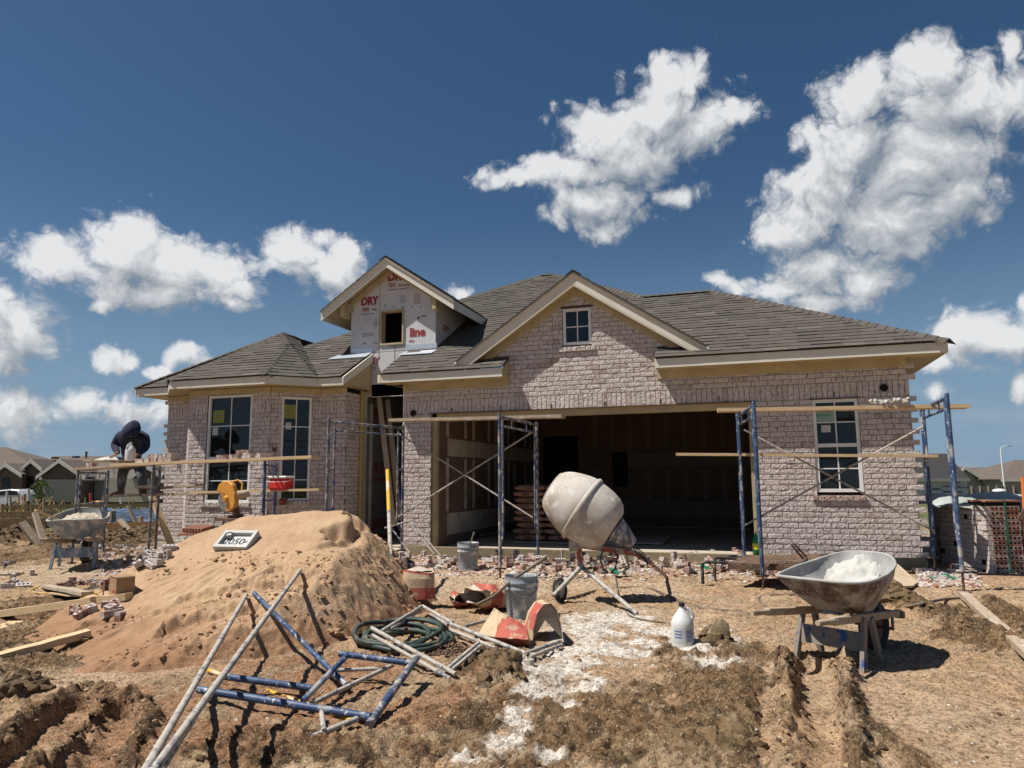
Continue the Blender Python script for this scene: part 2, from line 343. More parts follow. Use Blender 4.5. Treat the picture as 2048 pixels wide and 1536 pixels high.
M_['bluepoly'] = mat('blue_vapour_sheet', (.05, .12, .24), .45, layers=[((.012, .02, .04), 1.4, .44, .50, (.5, 2.5, 1)), ((.28, .38, .46), 6, .60, .66, (1, 5, 1))], bump=(6, .8, .08, (1, 4, 1)))
M_['poly'] = mat('clear_plastic', (.34, .37, .34), .6, layers=[((.36, .4, .38), 5, .5, .6)], bump=(9, .8, .03))
M_['grass'] = mat('grass', (.09, .125, .03), .95, layers=[((.16, .17, .05), 1.5, .45, .7), ((.05, .075, .02), 7, .5, .7)], bump=(20, .6, .05))
M_['leaf'] = mat('leaves', (.085, .12, .035), .8, attr=True, spec=.2)
M_['bark'] = mat('bark', (.12, .09, .07), .9)
M_['carwhite'] = mat('white_car_paint', (.62, .63, .65), .25, coat=.6)
M_['carglass'] = mat('car_glass', (.015, .018, .02), .08)
M_['farroof'] = mat('far_roof', (.105, .085, .07), .95, layers=[((.135, .11, .095), 2.5, .45, .6, (1, 1, 6)), ((.08, .065, .055), 9, .55, .7)])
M_['farroofd'] = mat('dark_far_roof', (.035, .033, .034), .95)
M_['farbrick'] = mat('far_brick', (.13, .095, .075), .95, layers=[((.2, .15, .12), 5, .5, .65), ((.07, .05, .04), 11, .55, .7)])
M_['farwall'] = mat('far_siding', (.33, .31, .27), .9)
M_['gdoor'] = mat('garage_door_paint', (.38, .34, .27), .7)
M_['jacket'] = mat('navy_hoodie', (.018, .021, .04), .9, bump=(14, .4, .02))
M_['hood'] = mat('navy_hood', (.016, .02, .05), .9, bump=(14, .3, .01))
M_['jeans'] = mat('grey_jeans', (.10, .11, .13), .9, layers=[((.3, .28, .26), 12, .55, .68), ((.06, .07, .1), 7, .5, .65)], bump=(14, .4, .01))
M_['skin'] = mat('skin', (.30, .16, .10), .6)
M_['boot'] = mat('work_boot', (.16, .10, .06), .8, layers=[((.32, .26, .2), 12, .5, .65)])
M_['stone'] = mat('cast_stone', (.42, .42, .40), .8, layers=[((.5, .49, .46), 6, .5, .7)])
M_['stonein'] = mat('cast_stone_face', (.50, .50, .48), .8)
M_['fence'] = mat('fence_boards', (.13, .12, .11), .9)
M_['green2'] = mat('dark_green_paint', (.03, .06, .045), .6)
M_['clod'] = mat('mud_clod', (1, 1, 1), .95, layers=[((.33, .24, .14), 18, .52, .74, None, .4), ((.4, .36, .3), 80, .5, .68, None, .6, 'MULTIPLY')], bump=(70, .8, .008), attr=True)
# ---------------- numpy noise and the ground ----------------
_perm = rng.permutation(256).astype(np.int32); _perm = np.concatenate([_perm, _perm])
_gr = np.stack([np.cos(np.linspace(0, 2*np.pi, 256, endpoint=False)), np.sin(np.linspace(0, 2*np.pi, 256, endpoint=False))], 1)
def pn(x, y):
    xi = np.floor(x).astype(np.int64); yi = np.floor(y).astype(np.int64); xf = x-xi; yf = y-yi
    u = xf*xf*xf*(xf*(xf*6-15)+10); v = yf*yf*yf*(yf*(yf*6-15)+10)
    def g(ix, iy, dx, dy):
        h = _perm[(_perm[ix & 255]+iy) & 255]; return _gr[h, 0]*dx+_gr[h, 1]*dy
    a = g(xi, yi, xf, yf); b = g(xi+1, yi, xf-1, yf); c = g(xi, yi+1, xf, yf-1); d = g(xi+1, yi+1, xf-1, yf-1)
    return (a+(b-a)*u)+((c+(d-c)*u)-(a+(b-a)*u))*v*1.0
def fbm(x, y, s, o=4, g=.5):
    r = 0; a = 1.0
    for i in range(o): r = r+a*pn(x*s+13.1*i, y*s+7.7*i); s = s*2.03; a *= g
    return r*1.5
def billow(x, y, s, o=3, g=.55):
    r = 0; a = 1.0
    for i in range(o): r = r+a*(1-2*np.abs(pn(x*s+5.1*i, y*s+3.7*i))*1.6); s = s*2.1; a *= g
    return r
def sst(a, b, x): t = np.clip((x-a)/(b-a), 0, 1); return t*t*(3-2*t)
import functools
@functools.lru_cache(None)
def gell(px, py, rx, ry):
    c = P(px, py); a = P(px+rx, py); b = P(px, py-ry); b2 = P(px, py+ry)
    ry_w = .5*((b-c).length+(b2-c).length); rx_w = (a-c).length
    d = (a-c).normalized()
    return (c.x, c.y, d.x, d.y, rx_w, ry_w)
def emask(x, y, lst, soft=.6):
    m = np.zeros_like(x)-1.0
    for e in lst:
        cx, cy, dx, dy, a, b = gell(*e)
        u = ((x-cx)*dx+(y-cy)*dy)/a; v = (-(x-cx)*dy+(y-cy)*dx)/b
        m = np.maximum(m, 1-np.sqrt(u*u+v*v))
    return m     # >0 inside
def segd(x, y, p, q):
    px, py = p; qx, qy = q; dx, dy = qx-px, qy-py; L2 = dx*dx+dy*dy
    t = np.clip(((x-px)*dx+(y-py)*dy)/L2, 0, 1); s = ((x-px)*dy-(y-py)*dx)/math.sqrt(L2)
    return t, s, np.hypot(x-px-t*dx, y-py-t*dy)
ROUGH = [(60,1260,120,50),(40,1330,110,40),(110,1210,120,20),(1150,1450,330,110),(1480,1400,160,150),(1000,1330,90,40),(1960,1235,110,50),(1700,1440,50,90),(60,1370,70,50),(150,1100,180,22),(1480,1310,70,30),(1830,1215,60,30),(650,1500,300,40),(1730,1500,40,60),(2000,1290,80,30)]
SPILL = [(1005,1490,40,30),(1035,1440,34,30),(1075,1385,60,26),(1110,1345,80,26),(1160,1305,90,24),(1235,1300,60,18),(1290,1285,50,12),(1180,1262,70,22),(1390,1292,60,14),(1440,1285,50,10),(1160,1385,40,22),(1200,1370,24,12),(1420,1325,50,18),(930,1520,60,14),(1100,1520,30,10),(1140,1420,22,12),(1230,1240,90,18),(1330,1262,60,12)]
DUST = [(1000,1155,260,30),(860,1185,80,20),(250,1130,110,30),(1120,1250,120,30),(1300,1180,80,20),(80,1140,90,16)]
SMOOTH = [(1850,1420,230,110),(1640,1430,40,110),(1350,1240,120,20),(1750,1330,160,40),(250,1330,160,60),(1900,1190,160,20)]
RED = [(330,1340,100,30),(330,1400,220,70),(620,1350,260,60),(150,1240,120,14),(330,1480,280,70),(800,1400,170,50),(600,1430,320,70),(950,1380,120,40)]
def w2(px, py): p = P(px, py); return (p.x, p.y)
RUTS = [(w2(1640,1560), w2(1628,1330), .13, .05), (w2(10,1560), w2(150,1415), .15, .075), (w2(160,1560), w2(232,1440), .13, .07), (w2(1560,1560), w2(1545,1400), .10, .02)]
BERM = [(w2(1590,1560), w2(1570,1330), .07, .07), (w2(1725,1560), w2(1685,1340), .065, .055), (w2(1690,1460), w2(1700,1360), .05, .04), (w2(1870,1240), w2(2040,1300), .16, .07), (w2(1960,1200), w2(2047,1255), .1, .06)]
MOUND = [(240,1088,70,11,.30),(310,1078,40,9,.32),(30,1085,60,11,.28),(150,1100,90,10,.14),(1795,1215,30,16,.20),(1000,1350,40,24,.10),(1435,1285,26,12,.08),(20,1390,40,20,.1),(1430,1500,90,24,.03)]
def far_drop(x, y):
    d = np.hypot(x, y); left = sst(14, 48, d)*(-.95); right = sst(14, 48, d)*(-.95)
    t = sst(-5, 5, x+y*.0); base = left*(1-t)+right*t
    return base-sst(80, 300, d)*1.5
def ghs(x, y, detail=True):
    """ground height and masks"""
    z = .028*fbm(x, y, .8, 3)+far_drop(x, y)
    near = 1-sst(16, 26, np.hypot(x, y))
    rough = sst(-.25, .35, emask(x, y, ROUGH)+.5*fbm(x, y, 2.0, 3))
    smooth = sst(-.1, .4, emask(x, y, SMOOTH)+.4*fbm(x, y, 1.6, 3))
    rough = rough*(1-.92*smooth)*(1-.75*sst(0, .35, emask(x, y, SPILL)))
    z = z+.018*fbm(x+9, y, 3.1, 3)*near
    rutw = 0*x; bermw = 0*x
    wob = .03*fbm(x, y, 2.3, 3)
    for p, q, w, d in RUTS:
        t, s, dd = segd(x, y, p, q); s = s+wob; dd = np.hypot(np.maximum(dd*dd-s*s, 0)**.5*0+np.where((t <= 0) | (t >= 1), dd, 0)*.8, s)
        m = 1-sst(w*.75, w*1.05, dd); z = z-d*m; rutw = np.maximum(rutw, m)
        lip = np.exp(-((dd-w*1.35)/(w*.35))**2); z = z+d*.55*lip*(1+.8*fbm(x, y, 9, 2)); bermw = np.maximum(bermw, lip)
    for p, q, w, d in BERM:
        t, s, dd = segd(x, y, p, q); dd = dd+wob*.7; lip = np.exp(-(dd/w)**2)
        z = z+d*lip*(1+.7*fbm(x, y, 8, 3)); bermw = np.maximum(bermw, lip)
    mnd = 0*x
    for (px, py, rx, ry, h) in MOUND:
        cx, cy, dx, dy, a, b = gell(px, py, rx, ry); b = max(b, .12)
        if b > 1.5: b = 1.5
        u = ((x-cx)*dx+(y-cy)*dy)/a; v = (-(x-cx)*dy+(y-cy)*dx)/b
        g = np.exp(-(u*u+v*v)*1.1); z = z+h*g*(1+.45*fbm(x, y, 5, 3)); mnd = np.maximum(mnd, g)
    rough = np.clip(rough*(1-.8*rutw)+.9*bermw*(1-rutw)+sst(.2, .6, mnd), 0, 1)
    if detail:
        z = z+near*(.008-.004*smooth+.018*rough)*billow(x, y, 7.0, 3, .62)
        z = z+near*(.007-.004*smooth+.015*rough)*fbm(x+4, y+2, 22, 4, .65)
        cr = np.abs(pn(x*2.6+.25*fbm(x, y, 6, 2)+3, y*2.6+8)); crk = np.exp(-(cr/.012)**2)*sst(.0, .5, pn(x*.9+5, y*.9))
        z = z-.012*crk*near*(1-rough)
    # the pad in front of and under the house is level
    pad = sst(-13.5, -11.5, x)*sst(9.9, 10.5, y)*(1-sst(3.0, 3.6, x))*(1-sst(20, 22, y))
    z = z*(1-pad)+.03*pad
    return z, rough, bermw, rutw, mnd, smooth
def gh(x, y): 
    a = ghs(np.array([float(x)]), np.array([float(y)]), False); return float(a[0][0])
def grid_axis(parts):
    out = []
    for a, b, s in parts: out.append(np.arange(a, b-1e-6, s))
    return np.concatenate(out)
def geo(a, b, n, sgn=1): return sgn*np.geomspace(a, b, n)
gx = np.concatenate([-geo(16, 900, 26)[::-1], grid_axis([(-15.9, -7, .045), (-7, 3.4, .0135), (3.4, 6, .04)]), 6+geo(.1, 800, 34)])
gy = np.concatenate([-geo(.3, 300, 14)[::-1], grid_axis([(-.2, 2.0, .2), (2.0, 6.5, .0125), (6.5, 10.9, .019), (10.9, 24, .09)]), 24+geo(.2, 900, 40)])
X_, Y_ = np.meshgrid(gx, gy); GXs, GYs = X_.shape
xx, yy = X_.ravel(), Y_.ravel()
z, rough, bermw, rutw, mnd, smooth = ghs(xx, yy)
dist = np.hypot(xx, yy)
# soil colours
dry = np.array([.42, .275, .162]); mud = np.array([.175, .105, .052]); red = np.array([.29, .15, .08]); white = np.array([.68, .63, .56]); pale = np.array([.50, .385, .27]); dark = np.array([.092, .058, .030])
def mixc(c, k, m): return c*(1-m[:, None])+k*m[:, None]
c = np.tile(dry, (xx.size, 1)); n1 = fbm(xx, yy, 1.1, 4); n2 = fbm(xx+50, yy, 6, 4, .6)
c = mixc(c, pale, sst(.1, .6, n1)*.5)
c = mixc(c, mud, np.clip(sst(.25, .75, rough+.35*n2), 0, 1)*.85)
c = mixc(c, np.array([.21, .15, .08]), sst(.05, .5, n2)*.45)
c = mixc(c, red, sst(-.1, .35, emask(xx, yy, RED)+.3*n2)*.75*(1-.6*bermw))
c = mixc(c, dark, np.clip(sst(.15, .7, fbm(xx+7, yy+3, 3.3, 4)+.5*bermw)*.8*sst(.2, .8, rough), 0, 1))
c = mixc(c, np.array([.085, .052, .026]), sst(.02, .38, fbm(xx+3, yy+21, 8, 4, .62))*.75*sst(.1, .7, rough))
c = mixc(c, np.array([.36, .265, .165]), sst(.15, .45, fbm(xx+30, yy+11, 2.2, 5, .6))*.7*(1-bermw))
c = mixc(c, dark, sst(.25, .7, mnd)*.5)
c = mixc(c, np.array([.47, .335, .215]), smooth*.75*(1-rutw*.5))
c = mixc(c, pale, sst(-.2, .3, emask(xx, yy, DUST)+.45*n2)*.65)
sp = emask(xx, yy, SPILL)+.62*n2-.05+.26*fbm(xx+3, yy+9, 19, 3, .6)
c = mixc(c, np.array([.50, .415, .33]), sst(-.2, .12, sp)*.6)
c = mixc(c, white, sst(.14, .40, sp)*.9)
z = z+.004*sst(.05, .3, sp)
lot = sst(17, 30, dist)
grass = np.array([.10, .12, .035]); fardirt = np.array([.24, .19, .13])
gm_ = sst(-.2, .3, fbm(xx, yy, .12, 3)+.5*sst(-4, 6, xx))
c = mixc(c, fardirt, lot*.8); c = mixc(c, grass, lot*gm_*.95)
del dist
idx = np.arange(GXs*GYs).reshape(GXs, GYs)
fa = np.stack([idx[:-1, :-1].ravel(), idx[:-1, 1:].ravel(), idx[1:, 1:].ravel(), idx[1:, :-1].ravel()], 1).astype(np.int32)
def np_mesh(name, co, faces, col, material, k=4):
    me = bpy.data.meshes.new(name); nv, nf = len(co), len(faces)
    me.vertices.add(nv); me.vertices.foreach_set('co', co.astype(np.float32).ravel())
    me.loops.add(nf*k); me.loops.foreach_set('vertex_index', faces.ravel().astype(np.int32))
    me.polygons.add(nf); me.polygons.foreach_set('loop_start', np.arange(0, nf*k, k, dtype=np.int32))
    try: me.polygons.foreach_set('loop_total', np.full(nf, k, dtype=np.int32))
    except Exception: pass
    me.polygons.foreach_set('use_smooth', np.full(nf, k == 4, dtype=bool))
    me.update(calc_edges=True)
    ca = me.color_attributes.new('Col', 'FLOAT_COLOR', 'POINT')
    ca.data.foreach_set('color', np.concatenate([col, np.ones((nv, 1))], 1).astype(np.float32).ravel())
    me.materials.append(material); o = bpy.data.objects.new(name, me); COL.objects.link(o); return o
M_['soil'] = mat('soil', (1, 1, 1), .95, attr=True, spec=.2, objrand=False, layers=[((.66, .64, .62), 6, .42, .7, None, .6, 'MULTIPLY'), ((.36, .32, .28), 24, .50, .60, None, .62, 'MULTIPLY'), ((.26, .22, .19), 75, .535, .585, None, .72, 'MULTIPLY'), ((.58, .50, .38), 95, .61, .65, None, .7)], bump=(42, 1.0, .022))
ground = np_mesh('ground', np.stack([xx, yy, z], 1), fa, c, M_['soil']); tag(ground, 'bare muddy building lot with dried ruts and pale mortar spills', kind='structure')
del X_, Y_, fa

# ---------------- sand pile ----------------
PC = (-4.42, 5.95)
def pile_h(x, y, detail=True):
    u = (x-PC[0]); v = (y-PC[1]); an = np.arctan2(v, u)
    rx = np.where(u < 0, 1.78, 1.44); ry = np.where(v < 0, 2.12, 1.9)
    r = np.sqrt((u/rx)**2+(v/ry)**2)*(1+.03*np.sin(an*5+1)+.05*pn(x*1.3, y*1.3))
    cone = 1.72*(1-r)+.07*np.clip(r-.85, 0, 1)
    t_ = 6.38-y; cap = .93+.05*(x+4.0)+np.where(t_ > 0, -.52*t_+.055*t_*t_, .22*t_)
    cap = cap+.02*np.sin((x+4.9)*2.5)
    edge = x-(-3.86-.10*(y-6.3)+.16*fbm(x, y, 2.6, 3)+.07*pn(x*8, y*8)); cut = 1-sst(-.02, .12, edge)*.26*sst(5.6, 6.2, y)
    k = .035
    e = np.clip(.5+.5*(cap*cut-cone)/k/2, 0, 1); h = (cap*cut)*(1-e)+cone*e-k*e*(1-e)
    lo = sst(.60, .42, cap) if False else 1-sst(.42, .62, cap+.12*fbm(x, y, 1.6, 2)); lo = np.maximum(lo, sst(0, .18, cap-cone))
    frontlump = emask(x, y, [], .5)
    if detail:
        q = sst(.3, .0, np.abs(y-5.1)-.25) if False else 0
        crust = sst(.05, .35, fbm(x+2, y, 1.7, 3)+.12*lo-.05)*lo
        right = sst(-4.5, -3.9, x)*lo
        h = h+.020*fbm(x, y, 2.5, 3)
        # rills down the slope
        h = h+lo*.012*fbm(an*6+3, r*2.2, 2.4, 3)*(1-right*.5)
        lump = np.clip(crust*.55+right*.9, 0, 1)
        h = h+.022*lump*billow(x, y, 4.6, 4, .62)+.006*lump*fbm(x, y, 24, 3, .6)
        h = h+.0022*fbm(x, y, 30, 3)
        # slumped shelf edges
        for (x0, y0, x1, y1, w, d) in ((-4.6, 5.0, -3.5, 5.35, .06, .055), (-5.2, 4.6, -4.4, 4.75, .05, .04), (-4.35, 4.55, -3.7, 4.9, .09, .07), (-4.0, 5.4, -3.4, 5.2, .05, .05)):
            t, s, dd = segd(x, y, (x0, y0), (x1, y1)); s = s+.07*fbm(x, y, 5, 3)
            m = np.where((t > 0) & (t < 1), 1.0, 0)*sst(0, .15, t)*sst(1, .85, t) if False else ((t > .02) & (t < .98))*1.0
            h = h-d*m*(sst(-w*.3, w*.3, s)-sst(w*.3, w*5, s))
    return h
px_ = np.arange(-6.9, -2.1, .0125); py_ = np.arange(3.0, 8.1, .0125)
XX, YY = np.meshgrid(px_, py_); xs, ys = XX.ravel(), YY.ravel()
hz = pile_h(xs, ys); gz = ghs(xs, ys, False)[0]
zz = np.maximum(hz, gz-.05)
co = np.stack([xs, ys, zz], 1)
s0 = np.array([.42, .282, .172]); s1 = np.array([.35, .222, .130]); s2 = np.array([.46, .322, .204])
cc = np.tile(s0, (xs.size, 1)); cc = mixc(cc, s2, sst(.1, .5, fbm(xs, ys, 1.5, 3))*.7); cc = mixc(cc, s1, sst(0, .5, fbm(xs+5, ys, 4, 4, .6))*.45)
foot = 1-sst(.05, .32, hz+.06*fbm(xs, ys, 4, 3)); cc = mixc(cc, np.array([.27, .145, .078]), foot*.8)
ii = np.arange(xs.size).reshape(XX.shape)
ff = np.stack([ii[:-1, :-1].ravel(), ii[:-1, 1:].ravel(), ii[1:, 1:].ravel(), ii[1:, :-1].ravel()], 1)
keep = (zz > gz-.045)[ff].any(1); ff = ff[keep]
used = np.unique(ff); rm = np.full(xs.size, -1); rm[used] = np.arange(used.size)
M_['sand'] = mat('sand', (1, 1, 1), .95, attr=True, spec=.2, objrand=False, layers=[((.74, .70, .66), 16, .45, .7, None, .5, 'MULTIPLY'), ((.42, .38, .34), 85, .56, .62, None, .5, 'MULTIPLY')], bump=(70, .8, .012))
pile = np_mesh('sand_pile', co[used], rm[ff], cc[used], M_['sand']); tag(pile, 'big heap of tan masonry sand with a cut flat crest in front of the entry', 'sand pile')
def ph(x, y):
    a = float(pile_h(np.array([float(x)]), np.array([float(y)]), True)[0]); return max(a, gh(x, y))

# ---------------- clods (uncountable) ----------------
def ico():
    t = (1+5**.5)/2; v = np.array([(-1, t, 0), (1, t, 0), (-1, -t, 0), (1, -t, 0), (0, -1, t), (0, 1, t), (0, -1, -t), (0, 1, -t), (t, 0, -1), (t, 0, 1), (-t, 0, -1), (-t, 0, 1)], float)
    v /= np.linalg.norm(v[0]); f = [(0, 11, 5), (0, 5, 1), (0, 1, 7), (0, 7, 10), (0, 10, 11), (1, 5, 9), (5, 11, 4), (11, 10, 2), (10, 7, 6), (7, 1, 8), (3, 9, 4), (3, 4, 2), (3, 2, 6), (3, 6, 8), (3, 8, 9), (4, 9, 5), (2, 4, 11), (6, 2, 10), (8, 6, 7), (9, 8, 1)]
    vs = [tuple(a) for a in v]; mid = {}; nf = []
    def m_(a, b):
        k = (min(a, b), max(a, b))
        if k not in mid:
            p = (np.array(vs[a])+np.array(vs[b]))/2; vs.append(tuple(p/np.linalg.norm(p))); mid[k] = len(vs)-1
        return mid[k]
    for a, b, c_ in f:
        x, y, z_ = m_(a, b), m_(b, c_), m_(c_, a); nf += [(a, x, z_), (b, y, x), (c_, z_, y), (x, y, z_)]
    return np.array(vs), np.array(nf)
IV, IF = ico()
t__ = (1+5**.5)/2; IV0 = IV[:12]; IF0 = np.array([(0, 11, 5), (0, 5, 1), (0, 1, 7), (0, 7, 10), (0, 10, 11), (1, 5, 9), (5, 11, 4), (11, 10, 2), (10, 7, 6), (7, 1, 8), (3, 9, 4), (3, 4, 2), (3, 2, 6), (3, 6, 8), (3, 8, 9), (4, 9, 5), (2, 4, 11), (6, 2, 10), (8, 6, 7), (9, 8, 1)])
def clods(name, pts, sizes, cols, material, flat=.7, lod=1):
    IV, IF = (globals()['IV'], globals()['IF']) if lod else (IV0, IF0)
    n = len(pts); V = np.repeat(IV[None], n, 0)*(1+rng.uniform(-.28, .28, (n, len(IV), 1)))
    V = V*rng.uniform(.6, 1.25, (n, 1, 3))*np.array([1, 1, flat]); a = rng.uniform(0, 6.28, n); ca, sa = np.cos(a), np.sin(a)
    x = V[:, :, 0]*ca[:, None]-V[:, :, 1]*sa[:, None]; y = V[:, :, 0]*sa[:, None]+V[:, :, 1]*ca[:, None]
    V = np.stack([x, y, V[:, :, 2]], 2)*np.asarray(sizes)[:, None, None]+np.asarray(pts)[:, None, :]
    F = (IF[None]+(np.arange(n)*len(IV))[:, None, None]).reshape(-1, 3)
    C = np.repeat(np.asarray(cols)[:, None, :], len(IV), 1).reshape(-1, 3)
    return np_mesh(name, V.reshape(-1, 3), F, C, material, 3)
N_ = 330000
qx = rng.uniform(-6.5, 3.6, N_); qy = 2.6+rng.uniform(0, 1, N_)**1.4*8.2
_z, ro, be, ru, mn, sm_ = ghs(qx, qy, False)
clump = fbm(qx, qy, 3.0, 3)
prob = np.clip(ro*.65*sst(-.3, .5, clump)+be*.9+.045, 0, 1)*(1-.8*ru)
inside = pile_h(qx, qy, False) > _z+.02
k_ = (rng.uniform(0, 1, N_) < prob*.75) & ~inside
qx, qy, _z, ro, be = qx[k_], qy[k_], _z[k_], ro[k_], be[k_]
sz = np.minimum(rng.lognormal(-4.95, .52, qx.size)*(.6+.6*ro+.6*be), .028)
cb = np.where(rng.uniform(0, 1, (qx.size, 1)) < .82, mud*.8, dry*.7)*rng.uniform(.45, 1.35, (qx.size, 1))
o = clods('mud_clods', np.stack([qx, qy, _z+sz*.35], 1), sz, cb, M_['clod'], lod=0); tag(o, 'loose crumbs and clods of dried mud over the lot', kind='stuff')
# bigger clods on the far mounds of dug earth
pts = []; szs = []; 
for (px, py, rx, ry, h) in MOUND:
    cx, cy, dx, dy, a, b = gell(px, py, rx, ry); b = min(max(b, .12), 1.5)
    for i in range(int(70+260*a*b)):
        u, v = rng.normal(0, .45, 2); x = cx+dx*u*a-dy*v*b; y = cy+dy*u*a+dx*v*b; pts.append((x, y, gh(x, y))); szs.append(abs(rng.normal(.028, .018))+.012)
o = clods('earth_lumps', pts, szs, np.array([[.14, .09, .045]]*len(pts))*rng.uniform(.6, 1.3, (len(pts), 1)), M_['clod']); tag(o, 'lumpy dug up brown earth along the forms and ruts', kind='stuff')
# crumbs on the sand
qx = rng.uniform(-6.3, -2.6, 9000); qy = rng.uniform(3.4, 7.2, 9000); hh = pile_h(qx, qy, True); gg = ghs(qx, qy, False)[0]
k_ = (hh > gg+.03) & (rng.uniform(0, 1, 9000) < sst(-.1, .5, fbm(qx+2, qy, 1.7, 3)+.5*sst(-4.6, -3.6, qx)-.1)*.55) & (hh < .62)
qx, qy, hh = qx[k_], qy[k_], hh[k_]; sz = np.minimum(rng.lognormal(-4.95, .6, qx.size), .04)
o = clods('sand_crumbs', np.stack([qx, qy, hh+sz*.3], 1), sz, np.array([[.36, .225, .125]])*rng.uniform(.75, 1.15, (qx.size, 1)), M_['sand']); tag(o, 'crumbled lumps of damp sand on the heap slope', kind='stuff')
# ---------------- the house ----------------
HY = 10.8; SL = .155          # front wall face, slab level
house = world_thing('unfinished_brick_house', 'unfinished single storey house of whitewashed brick with grey shingle roof and an open double garage', 'house', (-2.5, HY, 0))
def bcol():
    k = random.uniform(.88, 1.1); t = random.random()
    if t < .05: return (.34*k, .26*k, .23*k)
    if t < .3: return (.48*k, .41*k, .375*k)
    return (.53*k, .455*k, .43*k)
def in_spans(sp, a, b):
    out = []
    for s, e in sp:
        lo, hi = max(a, s), min(b, e)
        if hi-lo > .015: out.append((lo, hi))
    return out
def brick_unit(mb, O, U, N, a, b, z0, z1, depth, col, proud=0.0, rough=True):
    """one brick with a split rock face, between a..b along U and z0..z1"""
    O, U, N = Vector(O), Vector(U), Vector(N)
    j = random.uniform(-.0025, .0035)+proud; tilt = random.uniform(-.0025, .0025)
    nu = max(1, int(round((b-a)/.030))) if rough else 1; nz = max(1, int(round((z1-z0)/.022))) if rough else 1
    vs = []
    for k in range(nz+1):
        for i in range(nu+1):
            e = (i in (0, nu)) or (k in (0, nz))
            d = j+tilt*(i/nu-.5)*2+(random.uniform(-.0015, .0025) if e else random.uniform(-.0005, .0042))
            u = a+(b-a)*i/nu; zz_ = z0+(z1-z0)*k/nz
            if not e: u += random.uniform(-.006, .006); zz_ += random.uniform(-.003, .003)
            vs.append(O+U*u+Vector((0, 0, zz_))+N*d)
    fs = [(k*(nu+1)+i, k*(nu+1)+i+1, (k+1)*(nu+1)+i+1, (k+1)*(nu+1)+i) for k in range(nz) for i in range(nu)]
    mb.add(vs, fs, col)
    # sides
    c4 = [(a, z0), (b, z0), (b, z1), (a, z1)]; cor = [0, nu, (nz+1)*(nu+1)-1, nz*(nu+1)]
    bk = [O+U*u+Vector((0, 0, q))-N*depth for u, q in c4]; fr = [vs[i] for i in cor]
    mb.add(fr+bk, [(0, 4, 5, 1), (1, 5, 6, 2), (2, 6, 7, 3), (3, 7, 4, 0)], col)
CH, BL, JT = .0745, .203, .009
def brick_wall(name, O, U, N, spans, z0, z1, soldiers=(), depth=.05, parent=house, tooth=None, mort=True, label=None):
    O, U, N = Vector(O), Vector(U).normalized(), Vector(N)
    b = MB(); mo = MB(); z = z0; row = 0
    sol = sorted(soldiers)
    while z < z1-.02:
        band = next((s for s in sol if abs(s[0]-z) < CH*.51), None)
        zt = band[1] if band else z+CH
        zt = min(zt, z1); zm = (z+min(zt, z1))/2
        sp = spans(zm); srange = band[2] if band else None
        for (s, e) in sp:
            if tooth and not band:
                s2 = s-(.085 if (tooth[0] and row % 2 == 0 and s == sp[0][0]) else 0); e2 = e+(.085 if (tooth[1] and row % 2 == 0 and e == sp[-1][1]) else 0)
            else: s2, e2 = s, e
            if band:
                u = math.floor(s/CH)*CH
                while u < e:
                    for lo, hi in in_spans([(s, e)], u+JT/2, u+CH-JT/2): brick_unit(b, O, U, N, lo, hi, z+JT/2, zt-JT/2, depth, bcol())
                    u += CH
            else:
                u = math.floor(s2/(BL+JT))*(BL+JT)+(0 if row % 2 else -.106)+.37*(BL+JT)*((row//2) % 2)*.15
                while u < e2:
                    for lo, hi in in_spans([(s2, e2)], u, u+BL): brick_unit(b, O, U, N, lo, hi, z+JT/2, zt-JT/2, depth, bcol())
                    u += BL+JT
            if mort:
                q0 = O+U*s+Vector((0, 0, z))-N*.007; q1 = O+U*e+Vector((0, 0, z))-N*.007
                dz = Vector((0, 0, zt-z)); bk = -N*(depth-.012)
                mo.add([q0, q1, q1+dz, q0+dz, q0+bk, q1+bk, q1+dz+bk, q0+dz+bk], [(0, 1, 2, 3), (5, 4, 7, 6), (4, 0, 3, 7), (1, 5, 6, 2)])
        z = zt; row += 1
    o = b.build(name, M_['brick'], parent)
    if label: o['label'] = label
    if mort: mo.build('mortar_joints', M_['mortar'], o)
    return o
def minus(sp, holes, z):
    for (a, b, c, d) in holes:      # u0,u1,z0,z1
        if c <= z <= d:
            out = []
            for s, e in sp:
                if a > s: out.append((s, min(e, a)))
                if b < e: out.append((max(s, b), e))
            sp = [x for x in out if x[1]-x[0] > .02]
    return sp
GX0, GX1, GZ = -4.97, .12, 2.345        # garage opening
AX, AZ = -2.46, 4.455                    # gable apex of the roof edge
PITCHG = .665
garage_holes = [(GX0, GX1, 0, GZ), (.90, 1.50, 1.00, 2.34), (-2.70, -2.23, 3.34, 3.95)]
def gspan(z):
    if z < 2.80: sp = [(-5.48, 2.14)]
    else:
        h = (4.30-z)/PITCHG
        if h < .03: return []
        sp = [(AX-h, AX+h)]
        if z < 3.05: sp = [(-3.6, -1.22)]
    return minus(sp, garage_holes, z)
wz = SL+.03
base = SL+.02
n_c = lambda z: base+round((z-base)/CH)*CH
brick_wall('brick_front_wall', (0, HY, 0), (1, 0, 0), (0, -1, 0), gspan, base, 4.3, soldiers=[(n_c(GZ), n_c(GZ)+3*CH, 0)], tooth=(False, True))
# raw patches: round vents
for x, z in ((1.83, 2.46), (-5.3, 2.36)):
    v = MB(); c = Vector((x, HY-.010, z)); v.add([c+Vector((.055*math.cos(a), 0, .055*math.sin(a))) for a in np.linspace(0, 2*math.pi, 20, endpoint=False)], [tuple(range(20))])
    o = v.build('vent_hole', M_['black'], house)
    v = MB(); v.tube([c+Vector((.058*math.cos(a), 0, .058*math.sin(a))) for a in np.linspace(0, 2*math.pi, 20, endpoint=False)], .007, 6, closed=True); v.build('vent_ring', M_['mortar'], o)
